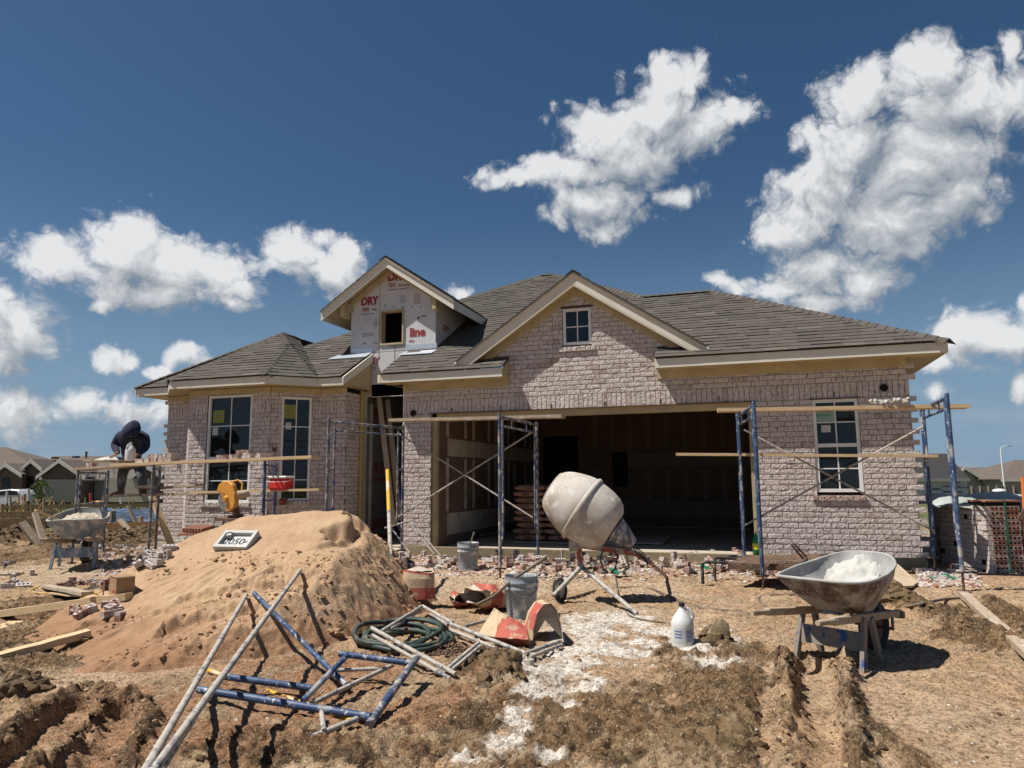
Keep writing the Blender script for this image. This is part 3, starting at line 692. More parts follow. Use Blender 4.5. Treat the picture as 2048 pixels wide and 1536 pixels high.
# right side wall (faces +X) and back, interior structure walls
s = MB(); s.box((2.1, 13.7, 1.5), (.03, 5.7, 2.6)); s.box((-1.6, 16.55, 1.5), (7.5, .03, 2.6)); s.box((-9.2, 16.55, 1.5), (5.6, .03, 2.6)); s.box((-10.35, 13.75, 1.5), (.03, 5.5, 2.6))
s.build_each('house_wrap_wall', M_['sheath'], house)
# foundation slab with garage floor
s = MB(); s.box((-1.66, 13.75, -.30+SL/2+.15-.005), (7.68, 5.98, SL+.30)); s.build('garage_slab', M_['concrete'], house)
s = MB(); s.prism([(-5.52, HY-.05, -.3), (2.17, HY-.05, -.3), (2.17, HY-.04, SL+.012), (-5.52, HY-.04, SL+.012)], (0, .10, 0)); s.build_each('foundation_edge', M_['found'], house)
s = MB()
for a, b_ in ((-5.5, GX0-.02), (GX1+.02, 2.16)): s.box(((a+b_)/2, HY+.02, SL-.03+.02), (b_-a, .10, .07))
s.build_each('brick_ledge', M_['found'], house)
s = MB(); s.box((-8.5, 13.6, -.08), (4.1, 5.8, .42)); s.box((-6.0, 12.3, -.08), (1.1, 3.5, .42)); s.build_each('house_slab', M_['concrete'], house)
s = MB(); s.box((-6.04, 11.85, .137), (1.06, 2.1, .05)); s.build('entry_slab', M_['concrete'], house)
# garage interior
gi = MB(); T = .02
gi.box((-4.88, 13.78, 1.45), (T, 5.66, 2.62)); gi.box((1.9, 13.9, 1.45), (T, 5.4, 2.62)); gi.box((-1.48, 13.85, 2.77), (6.8, 5.5, T))
# back wall with door and panel openings
BY = 16.45
def wall_y(mb, x0, x1, z0, z1, y, holes):
    xs_ = sorted({x0, x1, *[h[0] for h in holes], *[h[1] for h in holes]})
    for a, b_ in zip(xs_[:-1], xs_[1:]):
        segs = [(z0, z1)]
        for h in holes:
            if h[0] <= a+1e-6 and b_ <= h[1]+1e-6: segs = [s for q in segs for s in ((q[0], min(q[1], h[2])), (max(q[0], h[3]), q[1])) if s[1]-s[0] > .01]
        for c_, d_ in segs: mb.box(((a+b_)/2, y, (c_+d_)/2), (b_-a, T, d_-c_))
dl, dr = P(1086, 900, Y=BY).x, P(1156, 900, Y=BY).x
pl, pr = P(1224, 900, Y=BY).x, P(1254, 900, Y=BY).x
wall_y(gi, -4.86, 1.9, SL, 2.76, BY, [(dl, dr, SL, 2.25), (pl, pr, 1.05, 1.85)])
gi.box((GX0-.10, HY+.22, 1.45), (.28, .02, 2.62)); gi.box((GX1+.9, HY+.22, 1.45), (1.86, .02, 2.62)); gi.box(((GX0+GX1)/2, HY+.22, 2.57), (5.1, .02, .36))
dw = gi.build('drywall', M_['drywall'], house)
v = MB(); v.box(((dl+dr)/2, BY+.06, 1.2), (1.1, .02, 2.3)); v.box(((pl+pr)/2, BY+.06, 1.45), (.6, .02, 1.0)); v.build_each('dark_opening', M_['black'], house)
j = MB()
for k in range(13):
    y = 11.25+k*.41
    for z0, z1 in ((.22+.5, 1.62), (1.98, 2.62)): 
        if k % 3 != 1: j.box((-4.868, y, (z0+z1)/2), (.004, .11, z1-z0))
j2 = MB()
j.box((-4.8675, 13.9, 1.80), (.005, 5.3, .30)); j.box((-4.8675, 13.9, .5), (.005, 5.3, .36))
for k in range(17):
    x = -4.6+k*.41
    if dl-.15 < x < dr+.15: continue
    for z0, z1 in ((.75, 1.45), (1.9, 2.7)):
        if pl-.1 < x < pr+.1 and z0 < 1: continue
        j2.box((x, BY-.0125, (z0+z1)/2), (.10, .004, z1-z0))
j2.box(((dr+1.9)/2, BY-.0135, .55), (1.85-dr, .006, .34)); j2.box(((pr+1.9)/2, BY-.0135, 1.66), (1.85-pr, .006, .3))
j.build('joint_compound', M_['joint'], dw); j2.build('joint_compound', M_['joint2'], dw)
# garage jambs and header
t = MB(); t.box((GX0+.03, HY+.13, 1.25), (.09, .16, 2.2)); t.box((GX1-.03, HY+.15, 1.25), (.09, .12, 2.2)); t.box(((GX0+GX1)/2, HY+.13, GZ-.055), (GX1-GX0+.02, .16, .10))
t.build_each('garage_door_frame', M_['soffit'], house)
t = MB(); t.box(((GX0+GX1)/2, HY+.03, GZ-.004), (GX1-GX0+.06, .10, .012)); t.build_each('steel_lintel', M_['rust'], house)
t = MB(); t.box((1.2, HY+.03, 2.338), (.66, .10, .012)); t.box((-2.465, HY+.03, 3.952), (.54, .10, .012)); t.build_each('steel_lintel', M_['rust'], house)
w = MB()
for x in (-4.6, -3.75, -2.9, -2.05, -1.2, -.35, 1.2): w.box((x, HY-.008, GZ+.05), (.012, .01, .06))
w.build_each('weep_vent', M_['blkink'], house)

# windows: frame, muntins, glass as sub-parts
def window(c, U, N, w_, h_, cols, rows, hung=False, fw=.045, label=None, bars=None, rail=.5):
    """c: bottom centre on the wall plane"""
    c, U, N = Vector(c), Vector(U).normalized(), Vector(N); Z = Vector((0, 0, 1))
    Mx = Matrix((U, -N, Z)).transposed(); fr = MB(); inn = c-N*.05
    for sx in (-1, 1): fr.box(inn+U*sx*(w_/2-fw/2)+Z*h_/2, (fw, .06, h_), Mx)
    for q in (fw/2, h_-fw/2): fr.box(inn+Z*q, (w_-2*fw, .058, fw), Mx)
    if hung: fr.box(inn+Z*h_*rail, (w_-2*fw, .05, .05), Mx)
    f = fr.build('window', M_['vinyl'], house)
    if label: f['label'] = label
    g = MB(); g.box(c-N*.062+Z*h_/2, (w_-fw, .006, h_-fw), Mx); g.build('pane', M_['glass'], f)
    mu = MB()
    for i in range(1, cols): mu.box(c-N*.056+U*(w_*(i/cols-.5))+Z*h_/2, (.016, .008, h_-2*fw), Mx)
    for q in (bars or [r/rows for r in range(1, rows)]): mu.box(c-N*.0555+Z*h_*q, (w_-2*fw, .0085, .016), Mx)
    mu.build('muntin', M_['vinyl'], f)
    return f, c, U, N
def sticker(f, c, U, N, u, z, w_, h_, m, lines=0, lm='blkink'):
    Mx = Matrix((U, -N, Vector((0, 0, 1)))).transposed(); b = MB(); b.box(c-N*.0535+U*u+Vector((0, 0, z)), (w_, .0015, h_), Mx)
    s = b.build('sticker', M_[m], f)
    return s
fA = window((1.20, HY, 1.04), (1, 0, 0), (0, -1, 0), .59, 1.29, 2, 4, hung=True, bars=[.25, .75])
sticker(*fA[:4], -.13, 1.09, .25, .22, 'limeg'); sticker(*fA[:4], -.13, .88, .12, .10, 'wpaper')
fB = window((-2.465, HY, 3.35), (1, 0, 0), (0, -1, 0), .46, .59, 2, 2)
# sills
for x, z, w_ in ((1.2, 1.0, .72), (-2.465, 3.32, .60)):
    b = MB(); n = int(w_/CH)
    for i in range(n): brick_unit(b, (0, HY-.03, 0), (1, 0, 0), (0, -1, 0), x-w_/2+i*CH, x-w_/2+i*CH+CH-JT, z-.075, z-.004, .1, (.36, .22, .19) if z < 2 else bcol())
    b.build('brick_sill', M_['brick'], house)

# ---- left wing with the bay ----
LW = -6.60
zt = 2.80
def const(a, b, holes=()): return lambda z: minus([(a, b)], holes, z)
BYF = 10.22
cb = n_c(2.5)
sold = [(n_c(2.42), n_c(2.42)+3*CH, 0)]
brick_wall('brick_wing_wall', (0, HY, 0), (1, 0, 0), (0, -1, 0), const(-10.48, -9.86), base, zt, soldiers=sold, tooth=(True, False))
brick_wall('brick_wing_wall', (0, HY, 0), (1, 0, 0), (0, -1, 0), const(-7.13, LW), base, zt, soldiers=sold)
wh = [(-9.05, -8.10, .88, 2.76)]
brick_wall('bay_front_wall', (0, BYF, 0), (1, 0, 0), (0, -1, 0), const(-9.42, -7.72, wh), base, zt, soldiers=sold)
S2 = math.sqrt(.5)
dU = Vector((S2, S2, 0)); dN = Vector((S2, -S2, 0)); L2 = (HY-BYF)/S2
brick_wall('bay_side_wall', (-7.715, BYF+.005, 0), dU, dN, const(0, L2, [(.17, .70, .90, 2.70)]), base, zt)
brick_wall('bay_side_wall', (-9.425, BYF+.005, 0), (-S2, S2, 0), (-S2, -S2, 0), const(0, L2), base, zt)
brick_wall('brick_return_wall', (LW, HY+.005, 0), (0, 1, 0), (1, 0, 0), const(0, .46), base, zt)
fC = window((-8.575, BYF, .88), (1, 0, 0), (0, -1, 0), .94, 1.87, 2, 4, hung=True, bars=[.20, .71], rail=.41)
sticker(*fC[:4], -.27, 1.50, .24, .22, 'lime'); sticker(*fC[:4], -.33, 1.24, .12, .14, 'wpaper')
fD = window(Vector((-7.715, BYF+.005, .90))+dU*.435, dU, dN, .52, 1.80, 2, 4, hung=True, bars=[.20, .71], rail=.41)
sticker(*fD[:4], -.115, 1.54, .21, .24, 'lime'); sticker(*fD[:4], -.13, 1.29, .10, .12, 'wpaper')
for a, b_, z, O, U, N in ((-9.1, -8.05, .88, (0, BYF-.03, 0), Vector((1, 0, 0)), Vector((0, -1, 0))), (.12, .75, .90, (-7.715+.02, BYF-.02, 0), dU, dN)):
    b = MB(); n = int((b_-a)/CH)
    for i in range(n): brick_unit(b, O, U, N, a+i*CH, a+i*CH+CH-JT, z-.07, z-.003, .1, bcol())
    b.build('brick_sill', M_['brick'], house)
b = MB(); cc_ = P(545, 883, Y=10.33); brick_unit(b, (0, 0, 0), (1, 0, 0), (0, -1, 0), 0, .01, 0, .01, .01, (1, 1, 1))
hole = MB(); hc = Vector((-7.715, BYF+.005, 0))+dU*.085; hole.box(Vector((hc.x, hc.y, 1.775))+dN*.002, (.075, .02, .06), Matrix((dU, -dN, Vector((0, 0, 1)))).transposed()); hole.build('outlet_hole', M_['rust'], house)
s = MB()
# wing foundation skirts
s.box((-10.15, HY+.02, -.06), (.75, .13, .42)); s.box((-8.57, BYF+.05, -.06), (1.75, .13, .42)); s.box((-6.85, HY+.02, -.06), (.62, .13, .42))
s.beam(Vector((-7.72, BYF+.04, -.06)), Vector((-7.14, HY+.02, -.06)), .10, .42); s.beam(Vector((-9.42, BYF+.04, -.06)), Vector((-9.99, HY+.02, -.06)), .10, .42)
s.build_each('foundation_edge', M_['found'], house)

# ---- entry recess ----
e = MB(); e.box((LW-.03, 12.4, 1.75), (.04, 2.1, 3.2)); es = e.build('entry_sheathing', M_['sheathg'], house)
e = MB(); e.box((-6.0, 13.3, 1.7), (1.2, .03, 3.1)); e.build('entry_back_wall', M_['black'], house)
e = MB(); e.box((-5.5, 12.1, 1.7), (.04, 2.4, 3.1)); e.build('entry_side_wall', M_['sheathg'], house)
e = MB(); e.box((-5.49, 11.0, 1.46), (.03, .36, 2.6)); e.build('entry_side_wall', M_['brick'], house)
e = MB()
e.box((LW+.03, HY+.50, 1.5), (.05, .045, 2.7)); e.build('yellow_strap', mat('zinc_strap', (.50, .38, .13), .7, layers=[((.12, .09, .05), 90, .62, .66)]), house)
e = MB()
e.box((LW+.02, HY+.60, 1.5), (.06, .09, 2.7)); e.box((LW+.02, HY+.86, 1.4), (.05, .04, 2.5)); e.box((-6.04, 11.5, 2.87), (1.06, .10, .22)); e.build_each('entry_framing', M_['joint'], house)
# leaning boards in the entry are separate things (see site part)

# ---- roofs ----
PT = .56; E0 = 10.42; Z0 = 3.0
def shcol():
    k = random.uniform(.88, 1.13); t = random.random()
    if t < .05: return (.120*k, .107*k, .090*k)
    if t < .2: return (.098*k, .080*k, .072*k)
    return (.092*k, .082*k, .071*k)
def clip(poly, a, b, c):   # keep a*u+b*v+c>=0
    out = []; n = len(poly)
    for i in range(n):
        p, q = poly[i], poly[(i+1) % n]; dp = a*p[0]+b*p[1]+c; dq = a*q[0]+b*q[1]+c
        if dp >= 0: out.append(p)
        if (dp >= 0) != (dq >= 0): t_ = dp/(dp-dq); out.append((p[0]+(q[0]-p[0])*t_, p[1]+(q[1]-p[1])*t_))
    return out
def shingles(mb, pts, org=None, under=True, lift=.0):
    pts = [Vector(p) for p in pts]; n = Vector((0, 0, 0))
    for i in range(len(pts)): n += (pts[i]-pts[0]).cross(pts[(i+1) % len(pts)]-pts[0])
    n.normalize(); n = n if n.z > 0 else -n
    U = Vector((0, 0, 1)).cross(n).normalized(); V = n.cross(U).normalized(); O = Vector(org) if org else pts[0]
    pl_ = [((p-O).dot(U), (p-O).dot(V)) for p in pts]
    v0 = min(p[1] for p in pl_); v1 = max(p[1] for p in pl_); u0 = min(p[0] for p in pl_); u1 = max(p[0] for p in pl_)
    if under: mb.add([p-n*.012 for p in pts], [tuple(range(len(pts)))], (.04, .037, .033))
    ex = .142; k0 = math.floor(v0/ex-1e-6)
    k = k0
    while k*ex < v1:
        band = clip(clip(pl_, 0, 1, -k*ex), 0, -1, (k+1)*ex)
        if len(band) >= 3:
            bu0 = min(p[0] for p in band); bu1 = max(p[0] for p in band)
            u = bu0-random.uniform(0, .25)
            while u < bu1:
                w_ = random.choice((.13, .2, .26, .33)); th = random.choice((.006, .009, .014))
                tb = clip(clip(band, 1, 0, -u), -1, 0, u+w_-.002)
                if len(tb) >= 3:
                    col = shcol()
                    top = [O+U*a+V*b_+n*(lift+.001+th*(1-(b_-k*ex)/ex)) for a, b_ in tb]; bot = [O+U*a+V*b_-n*.004 for a, b_ in tb]; m_ = len(tb)
                    mb.add(top, [tuple(range(m_))], col)
                    ar = sum(tb[i][0]*tb[(i+1) % m_][1]-tb[(i+1) % m_][0]*tb[i][1] for i in range(m_))
                    for i in range(m_):
                        if abs(tb[i][1]-k*ex) < .002 and abs(tb[(i+1) % m_][1]-k*ex) < .002 or True:
                            j_ = (i+1) % m_; mb.add([top[i], top[j_], bot[j_], bot[i]], [(0, 3, 2, 1) if ar > 0 else (0, 1, 2, 3)], tuple(c_*.75 for c_ in col))
                u += w_
        k += 1
def ridge(mb, p, q, w_=.13, s1=None, s2=None):
    p, q = Vector(p), Vector(q); d = (q-p); L = d.length; d.normalize(); side = d.cross(Vector((0, 0, 1))).normalized(); n = int(L/.15)
    drop = Vector((0, 0, -1))*.075*(1 if s1 is None else s1)
    for i in range(n):
        a = p+d*(L*i/n); b_ = p+d*(L*(i+1.25)/n if i < n-1 else L); up = Vector((0, 0, .030)); up2 = Vector((0, 0, .017)); col = shcol()
        A = [a+up, b_+up2, b_+up2+side*w_+drop, a+up+side*w_+drop, b_+up2-side*w_+drop, a+up-side*w_+drop]
        mb.add(A, [(0, 3, 2, 1), (0, 1, 4, 5)], col)
        mb.add([A[0], A[3], A[3]-Vector((0, 0, .012)), A[0]-Vector((0, 0, .012)), A[5], A[5]-Vector((0, 0, .012))], [(0, 1, 2, 3), (0, 3, 5, 4)], tuple(c_*.6 for c_ in col))
EX0, EXR = -5.75, 2.58
pk = (-4.18, 15.92, Z0+PT*5.5); pk2 = (-4.47, 15.92, Z0+PT*5.5); hp = (-.50, 13.5, Z0+PT*3.08); hj = (-1.76, 13.5, Z0+PT*3.08)
zf = lambda y: Z0+PT*(y-E0)
rf = MB(); org = (0, E0, Z0)
yw = HY+.06; zw = zf(yw)
shingles(rf, [(-1.22, E0, Z0), (EXR, E0, Z0), (EXR-.44, yw-.0, zw), (-1.22, yw, zw)], org)
shingles(rf, [(EX0, E0, Z0), (-3.6, E0, Z0), (-3.6, yw, zw), (EX0, yw, zw)], org)
shingles(rf, [(-1.76, yw, zw), (EXR-.44, yw, zw), hp, hj], org)
shingles(rf, [(EX0, yw, zw), (-1.76, yw, zw), hj, pk, pk2, (EX0, 14.62, zf(14.62))], org)
shingles(rf, [(-6.5, 11.45, zf(11.45)), (EX0, 11.45, zf(11.45)), (EX0, 14.62, zf(14.62)), (-6.5, 13.87, zf(13.87))], org)
shingles(rf, [(-9.95, E0, Z0), (-6.5, E0, Z0), (-6.5, 13.87, zf(13.87))], org)
shingles(rf, [pk, hj, (-1.76, 18.3, hj[2])], None)                 # slope facing +X of the high roof
shingles(rf, [(EXR, E0, Z0), (EXR, 16.6, Z0), hp], None)
shingles(rf, [hp, (EXR, 16.6, Z0), (-1.76, 16.6, Z0), hj], None)
shingles(rf, [pk, (-1.76, 18.3, hj[2]), (-6.9, 18.3, hj[2]), pk2], None)
shingles(rf, [pk2, (-9.95, E0, Z0), (-9.95, 18.3, Z0), (-6.9, 18.3, hj[2])], None)
ridge(rf, (EXR, E0, Z0), hp); ridge(rf, hj, hp, s1=.8); ridge(rf, hj, pk); ridge(rf, pk2, pk, s1=.8); ridge(rf, (-9.4, 10.97, zf(10.97)), pk2)
roof = rf.build('main_roof', M_['shingle'], house)
# wing / bay roof
A_ = Vector((-8.85, 12.0, Z0+PT*2.17)); B_ = Vector((-8.13, 11.25, Z0+PT*1.42))
c1 = Vector((-9.58, 9.83, Z0)); c2 = Vector((-7.54, 9.83, Z0)); c3 = Vector((-6.95, 10.42, Z0)); c4 = Vector((-10.17, 10.42, Z0)); c5 = Vector((-10.95, 10.42, Z0))
wr = MB()
shingles(wr, [c1, c2, B_, A_], c2); shingles(wr, [c2, c3, B_], c2)
Vb = Vector((-8.85, 12.56, A_.z))
shingles(wr, [B_, c3, Vb, A_], None)
shingles(wr, [c1, A_, c4], None); shingles(wr, [c4, A_, c5], None)
shingles(wr, [c5, A_, Vector((-8.85, 16, A_.z)), Vector((-10.95, 16, Z0))], None)
ridge(wr, c2, B_, w_=.10); ridge(wr, c1, A_, w_=.10, s1=.7); ridge(wr, B_, A_, w_=.08, s1=.4); ridge(wr, A_, Vb, s1=.8); ridge(wr, c5, A_, w_=.1, s1=.6)
wroof = wr.build('bay_roof', M_['shingle'], house)
# gable over the garage
GYF = 10.565; gzL = AZ-PITCHG*1.99
def gplane(x): return AZ-PITCHG*abs(x-AX)
gr_ = MB()
for sgn in (-1, 1):
    xe = AX+sgn*1.97; ze = gplane(xe); ye = E0+(ze-Z0)/PT+.02; yt = E0+(AZ-Z0)/PT
    pl4 = [(AX, GYF, AZ), (xe, GYF, ze), (xe, ye, ze), (AX, yt, AZ)]
    shingles(gr_, pl4 if sgn < 0 else pl4[::-1], None, lift=.02)
ridge(gr_, (AX, GYF, AZ+.02), (AX, 12.9, AZ+.02), w_=.12)
groof = gr_.build('gable_roof', M_['shingle'], house)

# ---- trim: fascia boards, rakes, soffits, frieze ----
def fascia(mb, p, q, h=.135, t=.022, zt_=Z0-.012):
    p, q = Vector(p), Vector(q); p.z = q.z = zt_-h/2; mb.beam(p, q, t, h)
def trimset(parent, fas, sof, fri):
    fas.build_each('fascia', M_['cream'], parent); sof.build_each('soffit', M_['soffit'], parent); fri.build_each('frieze_board', M_['soffit'], parent)
fa_, so_, fr_ = MB(), MB(), MB()
yF = E0+.042
fascia(fa_, (-1.22, yF, 0), (EXR-.02, yF, 0)); fascia(fa_, (-5.80, yF, 0), (-3.60, yF, 0))
fascia(fa_, (EXR-.03, yF+.012, 0), (EXR-.03, 16.5, 0)); 
zs = Z0-.012-.135+.012
so_.box(((-1.22+EXR-.04)/2, (yF+HY)/2+.01, zs), (EXR-.04+1.22, HY-yF+.02, .012)); so_.box(((-5.8-3.6)/2, (yF+HY)/2+.01, zs), (2.2, HY-yF+.02, .012))
so_.box(((2.15+EXR-.04)/2, 13.7, zs), (EXR-.04-2.15, 5.7, .012))
# closed ends of the eave returns
for x in (-1.22, -3.60): so_.prism([(x, yF+.012, zs+.006), (x, HY, zs+.006), (x, HY, Z0+PT*(HY-E0)-.02), (x, yF+.012, Z0-.012)], (.012 if x < -3 else -.012, 0, 0))
fr_.box(((-1.22+2.12)/2, HY-.012, 2.80), (3.34, .022, .13)); fr_.box(((-5.49-3.6)/2, HY-.012, 2.80), (1.89, .022, .13))
so_.prism([(EX0, E0+.03, Z0-.012), (EX0, 11.45, zf(11.45)-.012), (EX0, 11.45, 2.86), (EX0, E0+.03, 2.86)], (.02, 0, 0))
trimset(roof, fa_, so_, fr_)
# gable rakes
fa_, so_, fr_ = MB(), MB(), MB()
def rake(mb, x0, z0_, x1, z1_, y, h, t):
    """board following a slope, plumb cut ends"""
    mb.prism([(x0, y, z0_-h), (x1, y, z1_-h), (x1, y, z1_), (x0, y, z0_)], (0, t, 0))
for sgn in (-1, 1):
    xe = AX+sgn*2.0; ze = AZ-PITCHG*2.0
    rake(fa_, AX, AZ-.005, xe, ze-.005, GYF+.035, .20, .022)
    rake(fa_, AX, AZ+.008, AX+sgn*2.01, AZ-PITCHG*2.01+.008, GYF+.004, .030, .030)
    xs2 = AX+sgn*1.85; so_.prism([(AX, GYF+.034, AZ-.19), (xs2, GYF+.034, AZ-PITCHG*1.85-.19), (xs2, HY, AZ-PITCHG*1.85-.19), (AX, HY, AZ-.19)], (0, 0, .012))
    rake(fr_, AX, AZ-.192, xs2, AZ-PITCHG*1.85-.192, HY-.02, .12, .018)
trimset(groof, fa_, so_, fr_)
# wing trim
fa_, so_, fr_ = MB(), MB(), MB()
cs = [c5, c4, c1, c2, c3, Vector((-6.46, 10.42, Z0))]
for a, b_ in zip(cs[:-1], cs[1:]): fascia(fa_, a+Vector((0, .042, 0)), b_+Vector((0, .042, 0)))
fa_.prism([(-6.46, E0+.01, Z0-.147), (-6.46, E0+.01, Z0-.012), (-6.46, 11.43, zf(11.43)-.012), (-6.46, 11.43, zf(11.43)-.17)], (.022, 0, 0))
fa_.beam((-10.93, 10.44, Z0-.08), (-10.93, 15.9, Z0-.08), .02, .135)
so_.add([(c.x, c.y+.03, zs) for c in cs]+[(-6.46, 11.3, zs), (-6.62, 11.3, zs), (-6.62, HY, zs), (-7.13, HY, zs), (-7.72, BYF, zs), (-9.42, BYF, zs), (-9.99, HY, zs), (-10.5, HY, zs), (-10.5, 15.9, zs), (-10.95, 15.9, zs)],
        [(0, 1, 12, 13, 14, 15), (1, 2, 11, 12), (2, 3, 10, 11), (3, 4, 9, 10), (4, 5, 6, 7, 8, 9)])
so_.prism([(-6.47, E0+.03, zs), (-6.47, 11.43, zs), (-6.47, 11.43, zf(11.43)-.15), (-6.47, E0+.03, Z0-.1)], (-.012, 0, 0))
for a, b_, n_ in (((-10.48, HY), (-9.99, HY), (0, -1)), ((-9.42, BYF), (-7.72, BYF), (0, -1)), ((-7.13, HY), (LW+.02, HY), (0, -1)), ((-7.72, BYF), (-7.13, HY), (S2, -S2)), ((-9.42, BYF), (-9.99, HY), (-S2, -S2))):
    o_ = Vector((*n_, 0))*.014; fr_.beam(Vector((*a, 2.805))+o_, Vector((*b_, 2.805))+o_, .02, .10)
trimset(wroof, fa_, so_, fr_)

# ---- dormer ----
DY = 11.45; DX0, DX1 = -6.93, -5.20; dA = Vector((-6.07, 0, 5.26)); DP = (5.26-4.37)/1.32
dz = lambda x: 5.26-DP*abs(x-dA.x)
dm = MB(); wx0, wx1, wz0, wz1 = -6.31, -5.83, 3.70, 4.35
def quad(mb, pts, d): mb.prism(pts, d)
yb = DY
sh = lambda x: dz(x)-.17
quad(dm, [(DX0, yb, 2.98), (-6.47, yb, 2.98), (-6.47, yb, 3.69), (DX0, yb, 3.69)], (0, .03, 0))
quad(dm, [(-6.47, yb, 2.75), (EX0, yb, 2.75), (EX0, yb, 3.70), (-6.47, yb, 3.70)], (0, .03, 0))
quad(dm, [(EX0, yb, 3.5), (DX1, yb, 3.5), (DX1, yb, 3.70), (EX0, yb, 3.70)], (0, .03, 0))
quad(dm, [(DX0, yb, 3.69), (-6.47, yb, 3.69), (-6.47, yb, 3.70), (DX0, yb, 3.70)], (0, .03, 0))
quad(dm, [(DX0, yb, 3.70), (wx0, yb, 3.70), (wx0, yb, sh(wx0)), (DX0, yb, sh(DX0))], (0, .03, 0))
quad(dm, [(wx1, yb, 3.70), (DX1, yb, 3.70), (DX1, yb, sh(DX1)), (wx1, yb, sh(wx1))], (0, .03, 0))
quad(dm, [(wx0, yb, wz1), (wx1, yb, wz1), (wx1, yb, sh(wx1)), (dA.x, yb, sh(dA.x)), (wx0, yb, sh(wx0))], (0, .03, 0))
# side walls
for x, d in ((DX1, -.03), (DX0, .03)): quad(dm, [(x, yb+.03, 3.3), (x, 13.3, 4.35), (x, 13.3, 4.45), (x, yb+.03, sh(x))], (d, 0, 0))
dorm = dm.build('dormer_wall', M_['sheath'], house)
b = MB(); b.box((-6.01, yb-.003, 3.35), (.006, .004, .7)); b.box((-6.335, yb-.003, 4.2), (.006, .004, 1.5)); b.build('sheathing_seam', M_['drkink'], dorm)
b = MB(); fwd = .03
for x in (wx0+fwd/2, wx1-fwd/2): b.box((x, yb+.055, (wz0+wz1)/2), (fwd, .16, wz1-wz0))
for z_ in (wz0+fwd/2, wz1-fwd/2): b.box(((wx0+wx1)/2, yb+.055, z_), (wx1-wx0-2*fwd, .158, fwd))
b.build_each('window_opening_frame', M_['soffit'], dorm)
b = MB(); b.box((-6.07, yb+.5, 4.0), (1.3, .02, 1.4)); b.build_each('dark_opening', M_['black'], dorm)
b = MB(); b.prism([(-5.76, yb-.01, 3.56), (-5.2+.06, yb-.01, 3.56), (-5.2+.06, yb-.30, 3.435), (-5.80, yb-.30, 3.435)], (0, 0, .006)); b.box((-5.48, yb-.006, 3.61), (.62, .005, .12))
b.prism([(DX0-.25, yb-.02, 3.57), (-6.47, yb-.02, 3.57), (-6.47, yb-.26, 3.455), (DX0-.32, yb-.26, 3.455)], (0, 0, .006)); b.box((-6.68, yb-.006, 3.62), (.42, .005, .12))
b.build_each('metal_flashing', M_['flash'], dorm)
dr_ = MB(); OV = DY-.31
for sgn in (-1, 1):
    xe = dA.x+sgn*1.34; ze = dz(xe); ye = E0+(ze-Z0)/PT; yt = E0+(5.26-Z0)/PT
    pl4 = [(dA.x, OV, 5.26), (xe, OV, ze), (xe, ye+.03, ze), (dA.x, yt, 5.26)]
    shingles(dr_, pl4 if sgn < 0 else pl4[::-1], None, lift=.01)
ridge(dr_, (dA.x, OV, 5.27), (dA.x, 14.3, 5.27), w_=.12)
droof = dr_.build('dormer_roof', M_['shingle'], house)
fa_, so_, fr_ = MB(), MB(), MB()
for sgn in (-1, 1):
    xe = dA.x+sgn*1.33; ze = dz(xe)
    rake(fa_, dA.x, 5.25, xe, ze-.008, OV+.033, .165, .022)
    rake(fa_, dA.x, 5.258, dA.x+sgn*1.335, dz(dA.x+sgn*1.335)+.003, OV+.003, .028, .028)
    ye = E0+(ze-Z0)/PT
    fa_.beam((xe, OV+.035, ze-.085), (xe, ye+.15, ze-.085), .02, .15)
    xi = dA.x+sgn*1.32
    so_.prism([(dA.x, OV+.034, 5.26-.10), (xi, OV+.034, dz(xi)-.10), (xi, 12.9, dz(xi)-.10), (dA.x, 12.9, 5.26-.10)], (0, 0, .012))
    rake(fr_, dA.x, 5.26-.12, dA.x+sgn*1.02, dz(dA.x+1.02)-.12, DY-.06, .10, .05)
    fr_.box((dA.x+sgn*.93, DY-.10, 4.40), (.07, .22, .30)); fr_.box((dA.x+sgn*.86, DY-.04, 4.44), (.09, .09, .14))
trimset(droof, fa_, so_, fr_)

# ---- printing on the sheathing ----
def text(body, size, O, U, V, m, parent, name='lettering', ext=.0015, bold=.0, sp=1.0, align='LEFT', shear=0, sx=1.0, nrm=None):
    cu = bpy.data.curves.new('t', 'FONT'); cu.body = body; cu.size = size; cu.extrude = ext; cu.offset = bold; cu.align_x = align; cu.space_character = sp; cu.shear = shear; cu.resolution_u = 3
    ob = bpy.data.objects.new('t', cu); COL.objects.link(ob); dg = bpy.context.evaluated_depsgraph_get()
    me = bpy.data.meshes.new_from_object(ob.evaluated_get(dg)); bpy.data.objects.remove(ob)
    U, V = Vector(U).normalized(), Vector(V).normalized(); N_v = U.cross(V); O = Vector(O); o3 = OFF.get(parent.name, Vector((0, 0, 0)))
    for v in me.vertices: v.co = O+U*v.co.x*sx+V*v.co.y+N_v*v.co.z-o3
    me.materials.clear(); me.materials.append(M_[m]); me.name = name
    t_ = bpy.data.objects.new(name, me); COL.objects.link(t_); t_.parent = parent; OFF[t_.name] = o3; return t_
Ux, Uz = (1, 0, 0), (0, 0, 1)
def dtext(s_, px, py, size, m, y=DY-.004, **k):
    p = P(px, py, Y=y); return text(s_, size, p, Ux, Uz, m, dorm, **k)
dtext('DR', 775, 562, .21, 'redink', bold=.011); dtext('DRY', 722, 611, .21, 'redink', bold=.011, sx=.86)
dtext('TSX', 775, 574, .085, 'redink', bold=.003, shear=.25); dtext('Structural', 797, 573, .06, 'redink', sx=.9); dtext('HIGH DENSITY - WATER RESISTIVE', 776, 581, .027, 'redink')
